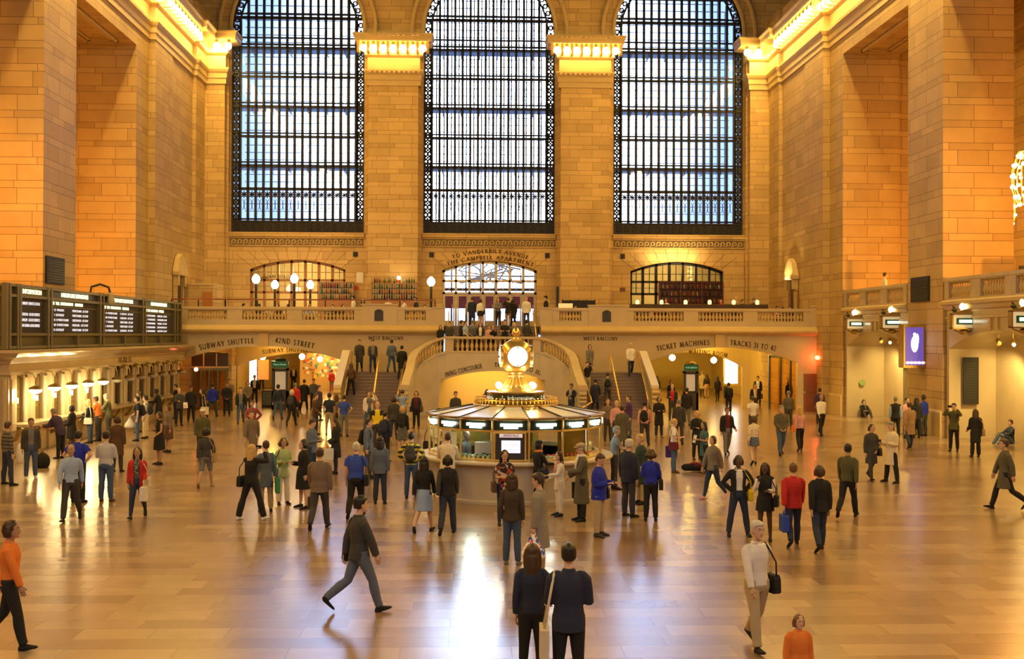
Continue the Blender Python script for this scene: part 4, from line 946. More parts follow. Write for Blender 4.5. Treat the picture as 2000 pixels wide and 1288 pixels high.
for x in (-18.6, -18.1, -17.6, -17.05): mb.box(x-.06, YB0-.06, ZB0, x+.06, YB0+.02, ZB1)
pb2(mb, 'board_frame', OLIVEL)
mb = MB(); z = ZB0+.62
while z < ZB1-.5: mb.box(XB-.12, yat(34, XB), z, XB-.06, yat(47, XB), z+.03); z += .07
pb2(mb, 'louvre', OLIVE)
NAVY = M('header_navy', (.02,.03,.09), .4); GRN = M('header_green', (.02,.09,.02), .4); OLH = M('header_olive', (.12,.11,.03), .5)
rowsA = ['4:48  23  WASSAIC', '5:02   1  SOUTHEAST', '5:11  42  N WHITE PLAINS', '5:19  105  N WHITE PLAINS', '5:23  23  SOUTHEAST']
remA = ['WHITE PLAINS - 1ST STOP', 'WHITE PLAINS - 1ST STOP', 'CRESTWOOD - 1ST STOP', 'MELROSE - 1ST STOP', 'WHITE PLAINS - 1ST STOP']
rowsB = ['3:32  11  N WHITE PLAINS', '3:38  108  N WHITE PLAINS', '3:47   7  WASSAIC', '4:02   2  SOUTHEAST', '4:13  23  N WHITE PLAINS']
remB = ['E 125TH ST - 1ST STOP', 'FORDHAM - 1ST STOP', 'WHITE PLAINS - 1ST STOP', 'WHITE PLAINS - 1ST STOP', 'SCARSDALE - 1ST STOP']
rowsC = ['4:01   4  CROTON-HARMON', '3:51   1  POUGHKEEPSIE', '4:21  19  CROTON-HARMON', '4:36  27  CROTON-HARMON', '4:51  31  CROTON-HARMON']
remC = ['MARBLE HILL - 1ST STOP', 'CROTON-HARMON - 1ST STOP', 'YONKERS - 1ST STOP', 'SPUYTEN DUYVIL STOP', 'TARRYTOWN - 1ST STOP']
panels = [(55, 103, 'INFORMATION', OLH), (114, 202, 'HARLEM LINE DEPARTURES', NAVY), (213, 284, 'HARLEM LINE DEPARTURES', NAVY), (293, 345, 'HUDSON LINE DEPARTURES', GRN)]
def btxt(s, y0, y1, z, h, mat, root, nm='lettering'):
    """board lettering on the plane facing the hall, squeezed to the width from y0 to y1"""
    me = text_mesh(s, h, mat, 'LEFT', .004); xs = [v.co.x for v in me.vertices]; k = (y1-y0)/max(.01, max(xs))
    for v in me.vertices: v.co.x *= k
    o = bpy.data.objects.new(nm, me); COL.objects.link(o); o.location = (XB-.08, y0, z); o.rotation_euler = (R(90), 0, R(90)); o.parent = root
    if root is bd: o.matrix_parent_inverse = Matrix.Translation(-Vector(bd.location))
for k, (a, b, hd, hm) in enumerate(panels):
    ya, yb = yat(a, XB), yat(b, XB); L = yb-ya
    m = MB(); m.box(XB-.13, ya, ZB0+.58, XB-.1, yb, ZB1-.47); p_ = pb2(m, 'display_panel', PANELB)
    m = MB(); m.box(XB-.13, ya-.3, ZB1-.37, XB-.09, yb+.3, ZB1-.11); pb2(m, 'panel_header', hm)
    f0, f1 = ((.14, .88) if k == 0 else (.22, .8)); btxt(hd, ya+L*f0, ya+L*f1, ZB1-.24, .24, SIGNYEL, bd, 'header_lettering')
    if k == 0:
        for q, s_ in ((ZB1-.66, 'CURRENT SERVICE STATUS'), (ZB1-1.05, 'HUDSON:  GOOD SERVICE'), (ZB1-1.25, 'HARLEM:  GOOD SERVICE'), (ZB1-1.45, 'NEW HAVEN: GOOD SERVICE')): btxt(s_, ya+L*.08, ya+L*.82, q, .15, FLAPW, p_, 'flap_lettering')
    else:
        m = MB(); m.box(XB-.1, ya, ZB1-.72, XB-.07, yb, ZB1-.69); pb2(m, 'divider', OLIVEL)
        btxt('TIME  TRK  DESTINATION    REMARKS', ya, ya+L*.68, ZB1-.58, .17, SIGNYEL, bd, 'column_lettering')
        for r in range(5):
            q = ZB1-.83-r*.19; btxt((rowsA, rowsB, rowsC)[k-1][r], ya, ya+L*(.28 if 'WASS' in (rowsA, rowsB, rowsC)[k-1][r] or 'SOUTHE' in (rowsA, rowsB, rowsC)[k-1][r] else .37), q, .13, FLAPW, p_, 'flap_lettering')
            btxt((remA, remB, remC)[k-1][r], ya+L*.45, ya+L*.80, q, .13, FLAPW, p_, 'flap_lettering')
c = Vector((XB-.6, yat(213, XB), 6.0)); e = E('goose_neck_lamp', c, 'small goose-neck lamp arching over the front of the departures board', 'lamp')
MB().tube([(0, 0, 0), (.02, .1, .3), (.3, .35, .42), (.6, .55, .3), (.66, .6, .05)], .05, 7).build('lamp_neck', BLACK, e); MB().lathe((.66, .6, -.42), [(.05, .5), (.12, .4), (.2, .12), (.2, 0)], 12).build('lamp_shade', M('dull_cream_metal', (.35,.32,.22), .5), e)
# loudspeaker panels and plaques of the piers
def pyat(px, X): return (X-CAM.x)*F/(px-918)
for s, px0, px1, z, L in ((-1, 100, 134, (503, 555), 'black square loudspeaker panel on the near left pier above the departures board'), (1, 1793, 1829, (541, 590), 'black square loudspeaker panel on the near right pier')):
    X = XW*s; y0, y1 = pyat(px0, X), pyat(px1, X); yc = (y0+y1)/2; zc = P((px0+px1)/2, (z[0]+z[1])/2, yc).z; hh = (z[1]-z[0])/2*yc/F
    e = E('speaker_panel', (X, yc, zc), L, 'speaker panel'); MB().box(0, -abs(y1-y0)/2, -hh, -.08*s, abs(y1-y0)/2, hh).build('panel_frame', BLACK, e)
    m = MB()
    for k in range(9): m.box(-.08*s, -abs(y1-y0)/2+.1, -hh+.1+k*(2*hh-.2)/9, -.1*s, abs(y1-y0)/2-.1, -hh+.13+k*(2*hh-.2)/9)
    m.build('panel_louvre', M('dark_louvre', (.02,.02,.02), .4), e)
# black tablet on far jamb of the middle portal
c = P(1906, 745, 45.9); e = E('memorial_tablet', (c.x, 46.38, c.z), 'tall black bronze tablet on the jamb of the middle right portal', 'plaque')
MB().box(-.32, -.05, -.98, .32, 0, .98).build('tablet', BLACK, e); m = MB()
for k in range(14): m.box(-.2, -.06, .7-k*.11, .2, -.05, .73-k*.11)
m.build('tablet_lettering', M('dull_bronze', (.06,.05,.03), .5, .5), e)
c = P(1696, 749, 58.3); e = E('wall_medallion', (c.x, 59.2, c.z), 'small round green seal on the wall of the far right portal', 'medallion'); m = MB(); m.tube([(0, -.03, 0), (0, 0, 0)], .16, 20); m.build('seal_disc', M('seal_green', (.25,.36,.12), .5), e)
# lit poster box
e = E('poster_box', (18.3, 48.75, P(1805, 677, 48.4).z), 'framed backlit purple poster box on the near right pier', 'poster box')
MB().box(-.52, -.05, -.95, .45, .55, .95).build('box_frame', BRASSD, e); MB().box(-.44, -.08, -.83, .35, -.05, .83).build('lit_poster', None or M('purple_backlit', (.10,.06,.35), .3, emit=.55, ecol=(.16,.10,.55)), e)
m = MB(); m.ball((-.05, -.09, .1), (.16, .02, .36), 12, 8); m.ball((.07, -.09, .3), (.07, .02, .25), 8, 6); m.ball((-.05, -.09, .52), (.07, .02, .08), 8, 6); m.build('white_figure', M('white_backlit', (1,1,1), .4, emit=2.6, ecol=(1,.85,.85)), e)
m = MB(); 
for k in range(5): m.ball((-.36+k*.17, -.09, -.72), (.1, .02, .06), 8, 5)
m.build('pink_lights', M('pink_backlit', (1,.5,.4), .4, emit=1.6, ecol=(1,.5,.55)), e)
# gate signs with globe on top
def gate_sign(px, py, wpx, label):
    Y = (18.3-CAM.x)*F/(px-918); c = P(px, py, Y); w_ = wpx*Y/F; h = w_*.55
    e = E('gate_sign', c, label, 'sign', None)
    m = MB(); m.box(-w_/2, -.1, -h/2, w_/2, .12, h/2); m.build('sign_case', M('cream_sign', (.80,.73,.50), .4, emit=.22, ecol=(1,.85,.5)), e)  # weak emission added to brighten the cream case
    m = MB(); 
    for z in (-h/2, h/2): m.box(-w_/2-.03, -.12, z-.03, w_/2+.03, .14, z+.03)
    for x in (-w_/2, w_/2): m.box(x-.03, -.12, -h/2, x+.03, .14, h/2)
    m.add([(-w_/2, -.12, h/2+.04), (w_/2, -.12, h/2+.04), (0, -.12, h/2+.2), (-w_/2, .12, h/2+.04), (w_/2, .12, h/2+.04), (0, .12, h/2+.2)], [(0,1,2),(3,5,4),(0,2,5,3),(1,4,5,2)]); m.build('sign_frame', BRASSD, e)
    MB().box(-w_*.36, -.13, -h*.22, w_*.36, -.1, h*.22).build('sign_window', M('sign_green_window', (.02,.10,.06), .3), e)
    m = MB(); rr = random.Random(px)
    x = -w_*.26
    while x < w_*.22: d = rr.uniform(.05, .08)*w_; m.box(x, -.15, -h*.10, x+d, -.13, h*.10); x += d+.012
    m.build('lit_lettering', M('gate_sign_letters', (1,1,.9), .5, emit=3, ecol=(.88,1,.80)), e)
    MB().ball((0, .1, h/2+.3), .16, 12, 8).build('globe', M('yellow_globe', (1,.9,.5), .4, emit=4, ecol=(1,.86,.4)), e, smooth=True)
    for s in (-1, 1):
        m = MB(); m.ball((s*w_*.36, .1, h/2+.17), (.12, .1, .08), 8, 5); m.tube([(s*w_*.30, .1, h/2+.12), (s*w_*.42, .1, h/2+.34)], [.09, .02], 6); m.build('leaf_scroll', M('dark_scroll', (.05,.05,.02), .4, .5), e)
    m = MB(); m.tube([(-w_*.42, .1, -h/2-.02), (-w_*.3, .1, -h/2-.1), (0, .1, -h/2-.2), (w_*.3, .1, -h/2-.1), (w_*.42, .1, -h/2-.02)], .03, 6); m.ball((0, .1, -h/2-.14), (.22, .2, .12), 10, 6); m.bar((0, .3, -h/2-.12), (.6, .5, -h/2-.12), .06); m.bar((0, .4, 0), (.6, .45, 0), .08); m.build('bracket', BRASSD, e)
    return e
gate_sign(1671, 633, 38, 'lit gate sign with globe at the far end of the far right portal'); gate_sign(1743, 630, 45, 'lit gate sign with globe over the centre of the far right portal')
gate_sign(1884, 628, 52, 'lit gate sign with globe above the middle right portal, right of the poster box'); gate_sign(2003, 624, 60, 'lit gate sign cut by the right edge of the photo')
# pedimented niche doors on the side walls at balcony level
for s, px in ((-1, 352), (1, 1556)):
    X = 18.4*s; Y = pyat(px, X); nm = 'left' if s < 0 else 'right'
    e = E('niche_door', (X, Y, 4.8), 'narrow pedimented stone doorway on the %s wall at balcony level' % nm, 'doorway')
    m = MB(); 
    for y in (-.75, .75): m.box(0, y-.16, 0, -.18*s, y+.16, 2.9); m.box(0, y-.2, 2.3, -.3*s, y+.2, 2.9)
    m.box(0, -1.1, 2.9, -.4*s, 1.1, 3.1); m.add([(0, -1.1, 3.1), (-.35*s, -1.1, 3.1), (0, 1.1, 3.1), (-.35*s, 1.1, 3.1), (0, .6, 3.9), (-.3*s, .6, 3.9), (0, -.6, 3.9), (-.3*s, -.6, 3.9), (0, 0, 4.2), (-.3*s, 0, 4.2)], [(1,3,5,9,7), (0,6,8,4,2), (0,1,7,6), (6,7,9,8), (8,9,5,4), (4,5,3,2), (0,2,3,1)])
    m.tube([(-.15*s, -.8, 3.2), (-.22*s, -.4, 3.7), (-.22*s, 0, 3.85), (-.22*s, .4, 3.7), (-.15*s, .8, 3.2)], .09, 6); m.build('door_surround', MARBLE2, e)
    MB().box(.02*s, -.62, 0, -.05*s, .62, 2.9).build('door_leaf', M('dark_door', (.09,.06,.025), .5), e)
lamp('SPOT', 'niche_uplight', (17.6, pyat(1556, 18.4), 7.4), 260, (1, .68, .3), .1, rot=(R(180-20), 0, R(-90)), spot=R(110))
lamp('AREA', 'arch_uplight', (12.0, 72.6, 9.2), 75, (1, .72, .3), 3.4, .2, (R(180-40), 0, 0))
# small square vents
for px, py in ((694, 497), (843, 498), (1069, 499.5), (1216, 501)):
    c = P(px, py, YL); tag(MB().box(-.15, -.04, -.16, .15, 0, .16).build('wall_vent', BLACK, loc=(c.x, YL, c.z)), 'small dark square wall vent %s' % {694: 'right of the cafe arch', 843: 'at the left of the avenue lettering', 1069: 'at the right of the avenue lettering', 1216: 'left of the bar arch'}[px], 'vent')
c = P(1216, 566, YL); tag(MB().box(-.17, -.04, -.13, .17, 0, .13).build('wall_sign', M('brown_plate', (.16,.06,.03), .5), loc=(c.x, YL, c.z)), 'small brown plate on the wall left of the bar arch', 'sign')
# ================================================= INFORMATION BOOTH
BX, BY = 0.03, 30.6
bt = E('information_booth', (BX, BY, 0), 'round glass and brass information booth with marble base in the middle of the floor', 'information booth')
def bb(mb, name, mat, smooth=False, parent=None): return mb.build(name, mat, parent or bt, smooth=smooth)
bb(MB().lathe((0, 0, 0), [(2.44, 0), (2.44, .06), (2.38, .1), (2.38, .98), (2.45, 1.0)], 64), 'marble_base', GREYM)
m = MB(); m.lathe((0, 0, 0), [(2.1, .99), (2.62, .99), (2.64, 1.02), (2.64, 1.06), (2.62, 1.08), (2.1, 1.08)], 64); bb(m, 'counter_top', M('counter_marble', (.66,.58,.46), .15))
NP = 16; RG = 2.34; angs = [R(-90-16.7+22.5*k) for k in range(NP)]
pt = lambda a, r, z: (r*math.cos(a), r*math.sin(a), z)
m = MB()
for a in angs: m.tube([pt(a, RG, 1.08), pt(a, RG, 2.14)], .03, 6)
for z in (1.84, 2.13, 1.11):
    for k in range(NP): m.bar(pt(angs[k], RG, z), pt(angs[(k+1) % NP], RG, z), .045, .05)
bb(m, 'brass_frame', BRASS)
for k in range(NP):
    a, b = angs[k], angs[(k+1) % NP]
    m = MB(); m.bar(pt(a, RG-.01, 1.985), pt(b, RG-.01, 1.985), .03, .24); s_ = bb(m, 'sign_panel', M('booth_sign_black', (.012,.02,.014), .3))
    am = R(-90-16.7+22.5*k+11.25); rr = random.Random(k); q = MB(); tx = Vector((-math.sin(am), math.cos(am), 0)); c = Vector(pt(am, RG+.0, 0))
    x = -.26
    while x < .25: d = rr.uniform(.03, .06); q.bar(c+tx*x+Vector((0, 0, 2.0)), c+tx*(x+d)+Vector((0, 0, 2.0)), .03, .07); x += d+.01
    x = -.17
    while x < .15: d = rr.uniform(.03, .05); q.bar(c+tx*x+Vector((0, 0, 1.93)), c+tx*(x+d)+Vector((0, 0, 1.93)), .03, .045); x += d+.01
    bb(q, 'lit_lettering', SIGNLIT, parent=s_)
    m = MB(); n_ = Vector((math.cos(am), math.sin(am), 0))*.004
    m.add([Vector(pt(a, RG, 1.12)), Vector(pt(b, RG, 1.12)), Vector(pt(b, RG, 1.83)), Vector(pt(a, RG, 1.83))], [(0,1,2,3)]); bb(m, 'glass_pane', GLASSB)
    m = MB(); m.add([pt(a+.005, 2.42, 2.16), pt(b-.005, 2.42, 2.16), pt(b-.015, 1.12, 2.38), pt(a+.015, 1.12, 2.38), pt(a+.005, 2.42, 2.13), pt(b-.005, 2.42, 2.13), pt(b-.015, 1.12, 2.35), pt(a+.015, 1.12, 2.35)], [(0,1,2,3),(7,6,5,4),(0,4,5,1),(1,5,6,2),(2,6,7,3),(3,7,4,0)])
    bb(m, 'roof_panel', M('pale_roof_panel', (.66,.68,.72), .25) if k != 1 else BRASSD)
m = MB()
for a in angs: m.bar(pt(a, 2.43, 2.165), pt(a, 1.1, 2.39), .03, .03)
bb(m, 'roof_rib', BLACK)
bb(MB().lathe((0, 0, 0), [(2.36, 2.10), (2.44, 2.12), (2.45, 2.17), (2.38, 2.19)], 16), 'roof_edge', BRASSD)
bb(MB().lathe((0, 0, 0), [(1.16, 2.36), (1.16, 2.4), (1.08, 2.42), (1.08, 2.36)], 40), 'gallery_base', BRASS)
m = MB()
for k in range(60): a = R(6*k); m.tube([pt(a, 1.1, 2.4), pt(a, 1.12, 2.47), pt(a, 1.09, 2.54)], .02, 5); m.ball(pt(a, 1.1, 2.57), .03, 6, 4)
m.tube([pt(R(6*k), 1.1, 2.53) for k in range(61)], .018, 5); bb(m, 'gallery_rail', BRASS)
bb(MB().lathe((0, 0, 0), [(.78, 2.36), (.78, 2.5), (.74, 2.5), (.74, 2.68), (.80, 2.7), (.80, 2.74), (.3, 2.75)], 40), 'sign_drum', BRASSD)
bb(MB().lathe((0, 0, 0), [(.75, 2.51), (.765, 2.51), (.765, 2.67), (.75, 2.67)], 40), 'drum_band', M('olive_green_band', (.04,.055,.02), .3))
LW = M('white_letter', (.75,.8,.75), .5, emit=.35)
def drumtext(s, a0, size, r=.775, z=2.59):
    me = text_mesh(s, size, LW, 'CENTER', .004)
    for v in me.vertices:
        a = R(-90)+R(a0)+v.co.x/r; rr_ = r+v.co.z; zz = v.co.y; v.co = (rr_*math.cos(a), rr_*math.sin(a), z+zz)
    o = bpy.data.objects.new('drum_lettering', me); COL.objects.link(o); o.parent = bt
for k in range(4): drumtext('Information', 8+k*90, .155); drumtext('?', -30+k*90, .16)
# clock
bb(MB().lathe((0, 0, 0), [(.52, 2.74), (.52, 2.78), (.42, 2.82), (.40, 2.88), (.30, 2.95), (.22, 3.05), (.18, 3.12), (.20, 3.14), (.25, 3.17), (.20, 3.19), (.20, 3.22), (.26, 3.25), (.22, 3.28)], 28), 'clock_pedestal', BRASS, True)
m = MB(); 
for k in range(20): a = R(18*k); m.tube([pt(a, .42, 2.84), pt(a, .31, 2.95), pt(a, .23, 3.05), pt(a, .19, 3.11)], .02, 5)
bb(m, 'pedestal_fluting', BRASS, True)
# rounded body: superellipse rings
def srings(cz, prof, n=40, p=3.2):
    rs = []
    for r, z in prof:
        ring = []
        for k in range(n):
            a = 2*math.pi*k/n+R(8); c_, s_ = math.cos(a), math.sin(a); q = (abs(c_)**p+abs(s_)**p)**(-1/p); ring.append((r*q*math.cos(a-R(8)+R(8)), r*q*math.sin(a), cz+z))
        rs.append(ring)
    return rs
bc = MB(); bc.rings(srings(3.70, [(.10, -.44), (.22, -.425), (.33, -.36), (.40, -.24), (.425, -.08), (.43, .04), (.41, .2), (.34, .32), (.22, .41), (.1, .45)], 48, 2.8)); bb(bc, 'clock_body', BRASS, True)
for k in range(4):
    a = R(-90+4+90*k); n_ = Vector((math.cos(a), math.sin(a), 0)); t_ = Vector((-math.sin(a), math.cos(a), 0)); c = n_*.405+Vector((0, 0, 3.69))
    m = MB(); m.tube([c-n_*.08, c+n_*.035], .30, 32); m_ = bb(m, 'clock_bezel', BRASS)
    m = MB(); m.tube([c+n_*.03, c+n_*.042], .27, 32); f_ = bb(m, 'clock_face', M('opal_clock_face', (1,.97,.85), .3, emit=1.7, ecol=(1,.93,.66)))
    m = MB()
    for h in range(12): b = R(30*h); d = t_*math.sin(b)+Vector((0, 0, math.cos(b))); m.bar(c+n_*.053+d*.22, c+n_*.053+d*.265, .016 if h % 3 else .026, .004)
    bb(m, 'hour_marks', BLACK, parent=f_)
    m = MB()
    for b, L, w_ in ((R(-105), .19, .02), (R(102), .15, .03)):
        d = t_*math.sin(b)+Vector((0, 0, math.cos(b))); m.bar(c+n_*.058-d*.05, c+n_*.058+d*L, w_, .006)
    bb(m, 'clock_hands', BLACK, parent=f_)
bb(MB().lathe((0, 0, 0), [(.12, 4.13), (.14, 4.16), (.06, 4.19), (.05, 4.22), (.10, 4.25), (.125, 4.31), (.11, 4.38), (.06, 4.44), (.015, 4.48)], 16), 'acorn_finial', BRASS, True)
for sx in (-1, 1):
    for sy in (-1, 1):
        m = MB(); m.ball((sx*.46, sy*.32, 2.90), .085, 12, 8); bb(m, 'globe_lamp', GLOW, True); m = MB(); m.tube([(sx*.46, sy*.32, 2.74), (sx*.46, sy*.32, 2.83)], .03, 8); bb(m, 'lamp_base', BRASS)
    lamp('POINT', 'booth_globe_light', (BX+sx*.46, BY-.42, 2.92), 26, (1, .78, .4), .08)
# core, interior
bb(MB().lathe((0, 0, 0), [(.62, 0), (.62, 2.36)], 12), 'brass_core', M('dark_gold_panel', (.26,.18,.03), .25, .7))
bb(MB().lathe((0, 0, 0), [(.6, 2.10), (2.3, 2.09), (2.3, 2.07), (.6, 2.07)], 32), 'inner_ceiling', M('booth_ceiling', (.7,.72,.66), .5))
bb(MB().lathe((0, 0, 0), [(2.3, 1.08), (2.3, 1.12), (2.2, 1.2), (2.15, 1.2), (2.15, 1.08)], 48), 'brochure_tray', BRASSD)
bb(MB().lathe((0, 0, 0), [(1.2, .0), (1.2, .78), (2.3, .78), (2.3, .7)], 32), 'desk_ring', M('desk_laminate', (.3,.3,.26), .4))
for k in range(4): a = R(45+90*k); lamp('POINT', 'booth_ceiling_light', (BX+1.6*math.cos(a), BY+1.6*math.sin(a), 1.95), 42, (.85, 1.0, .85), .1)
# gold panels of the front bays
a0, a1 = angs[1], angs[2]
for i, (r0, r1, k) in enumerate(((.30, 1.0, 0), (0, .12, 1), (.9, 1, 1), (0, 1, 2), (0, 1, 10), (0.5, 1, 9))):
    a, b = Vector(pt(angs[k], RG-.08, 0)), Vector(pt(angs[(k+1) % NP], RG-.08, 0)); p, q = a.lerp(b, r0), a.lerp(b, r1)
    m = MB(); m.bar(p+Vector((0, 0, 1.46)), q+Vector((0, 0, 1.46)), .02, .72); bb(m, 'gold_screen', MATS['dark_gold_panel'])
# arrivals screen
a, b = Vector(pt(angs[0+0], RG, 0)), Vector(pt(angs[1], RG, 0))
def bay(k, f, z, off=0): a, b = Vector(pt(angs[k % NP], RG+off, 0)), Vector(pt(angs[(k+1) % NP], RG+off, 0)); v = a.lerp(b, f); v.z = z; return v
e = E('arrivals_board', (BX, BY, 0), 'black arrivals board with a lit timetable screen inside the booth front', 'screen')
K = 0
m = MB(); m.bar(bay(K, .1, 1.46, .03), bay(K, .86, 1.46, .03), .04, .70); m.build('board_panel', M('charcoal_panel', (.03,.025,.035), .4), e)
m = MB(); 
for z in (1.12, 1.8): m.bar(bay(K, .06, z, .04), bay(K, .9, z, .04), .05, .03)
for f in (.06, .9): v = bay(K, f, 1.12, .04); m.bar(v, v+Vector((0, 0, .7)), .04, .05)
m.build('board_frame', BRASS, e)
m = MB(); m.bar(bay(K, .2, 1.74, .06), bay(K, .82, 1.74, .06), .01, .10); m.build('header_strip', M('white_header', (.8,.76,.8), .5, emit=.3), e)
v = bay(K, .51, 1.74, .075); ay = math.atan2((bay(K, 1, 0)-bay(K, 0, 0)).y, (bay(K, 1, 0)-bay(K, 0, 0)).x)
text('ARRIVALS', v, .09, M('purple_red_letter', (.35,.02,.10), .5), 'header_lettering', e, (R(90), 0, ay), ext=.003)
def screen(root, k, f0, f1, z, h, off):
    m = MB(); m.bar(bay(k, f0, z, off), bay(k, f1, z, off), .01, h); m.build('screen', M('lit_screen', (.8,.8,1), .4, emit=1.5, ecol=(.75,.78,1)), root)
    ms = [M('screen_red', (.8,.2,.3), .4, emit=.9, ecol=(1,.25,.35)), M('screen_blue', (.2,.2,.8), .4, emit=.8, ecol=(.25,.3,1)), M('screen_orange', (.9,.5,.3), .4, emit=1, ecol=(1,.6,.4))]
    m = MB()
    for r in range(6): m.mi = r % 3; zz = z-h/2+h*(r+.5)/6; f = f0+(f1-f0)*.05; m.bar(bay(k, f, zz, off+.01), bay(k, f0+(f1-f0)*.95, zz, off+.01), .006, h*.035)
    m.build('screen_rows', ms, root)
screen(e, K, .26, .76, 1.46, .31, .07)
e = E('train_screen', (BX, BY, 0), 'lit timetable screen behind the glass at the right of the booth', 'screen'); m = MB(); m.bar(bay(3, .28, 1.62, -.35), bay(3, .74, 1.62, -.35), .03, .4); m.build('screen_case', BLACK, e); screen(e, 3, .3, .72, 1.62, .34, -.32)
e = E('poster', (BX, BY, 0), 'white poster with a flower drawing behind the booth glass at the left', 'poster'); m = MB(); m.bar(bay(14, .25, 1.46, -.05), bay(14, .75, 1.46, -.05), .01, .62); m.build('poster_sheet', M('white_sheet', (.75,.77,.72), .6), e)
m = MB(); v = bay(14, .5, 1.5, -.03); m.ball(v, (.07, .01, .06), 8, 5); m.bar(v, v-Vector((0, 0, .2)), .01); m.build('drawing', M('grey_drawing', (.25,.2,.2), .6), e)
for k_, f, L in ((15, .55, 'white computer monitor seen from behind at the left of the booth'),):
    v = bay(k_, f, 1.1, -.35); e = E('computer_monitor', (BX+v.x, BY+v.y, 1.0), L, 'monitor'); MB().box(-.24, -.02, .22, .24, .04, .52).build('monitor_back', M('white_plastic', (.7,.72,.7), .4), e); MB().box(-.04, -.02, 0, .04, .04, .25).build('monitor_stand', MATS['white_plastic'], e)
for i, (f, L) in enumerate(((.9, 'left cream cardboard box on the desk at the right of the booth'), (.45, 'right cream cardboard box on the desk at the right of the booth'))):
    v = bay(3 if i == 0 else 4, f, 1.0, -.45); e = E('cardboard_box', (BX+v.x, BY+v.y, 1.0), L, 'box'); MB().box(-.2, -.15, 0, .2, .15, .36).build('box_body', M('cream_card', (.75,.66,.3), .6), e); m = MB(); m.bar((-.2, -.15, .36), (-.2, -.28, .42), .01, .3); m.box(-.2, .14, .36, .2, .3, .38); m.build('box_flap', MATS['cream_card'], e)
# timetable leaflets round the counter
LFG = {0: ('green and white', (.25,.45,.35)), 1: ('blue and white', (.08,.12,.6)), 2: ('red and white', (.7,.08,.06))}
lf = {}
for i in range(34):
    t = i/33; a = R(-90-58+116*t); c = 0 if t < .38 else (1 if t < .62 else 2)
    if c not in lf:
        o = MB().box(-.032, -.03, 0, .032, .03, .035).box(-.032, -.032, .035, .032, .028, .04).build('timetable_leaflets', [M('leaflet_'+str(c), LFG[c][1], .6)], None); lf[c] = o
    else: o = lf[c].copy(); COL.objects.link(o)
    o.location = (BX+2.24*math.cos(a), BY+2.24*math.sin(a), 1.2); o.rotation_euler = (0, 0, a+R(90)); tag(o, 'small %s stack of timetable leaflets on the booth counter rim' % LFG[c][0], 'leaflets', '%s leaflets round the booth' % LFG[c][0])
# ================================================= WEST BALCONY CAFE AND BAR
Z = 4.8
def lamppost(px, py, Y, label, s=1):
    c = P(px, py, Y); e = E('globe_lamp_post', (c.x, Y, Z), label, 'lamp'); h = c.z-Z
    MB().tube([(0, 0, 0), (0, 0, h-.22)], .07, 8).lathe((0, 0, 0), [(.16, 0), (.16, .15), (.08, .25)], 10).build('lamp_pole', BLACK, e)
    MB().lathe((0, 0, h), [(.1, -.24), (.19, -.15), (.24, .0), (.2, .15), (.06, .3)], 14).build('lamp_globe', GLOW, e, smooth=True); lamp('POINT', 'post_lamp_light', (c.x, Y-.35, c.z), 14, (1, .72, .35), .2)
lamppost(500, 546, 66, 'globe lamp post at the left end of the cafe'); lamppost(575, 545, 66, 'tallest globe lamp post in front of the cafe arch'); lamppost(537, 557, 71, 'low globe lamp post between the two tall ones'); lamppost(606, 557, 71, 'low globe lamp post right of the tallest one, inside the cafe'); lamppost(842, 551, 66, 'globe lamp post beside the arched middle doors')
RAILW = WOODR
for x0, x1, Y, L in ((335, 440, 64.6, 'left'), (440, 565, 64.6, 'middle'), (565, 706, 64.6, 'right'), (712, 850, 64.6, 'outermost right')):
    a, b = P(x0, 583, Y), P(x1, 583, Y); e = E('cafe_railing', (a.x, Y, Z), 'low red-brown wooden cafe railing, %s length behind the balustrade' % L, 'railing'); w_ = b.x-a.x
    m = MB(); m.box(0, -.04, 1.42, w_, .04, 1.5); m.box(0, -.03, 1.0, w_, .03, 1.04); m.build('top_rail', RAILW, e)
    for k in range(3): MB().box(k*w_/2-.03, -.03, 0, k*w_/2+.03, .03, 1.45).build('rail_post', BLACK, e)
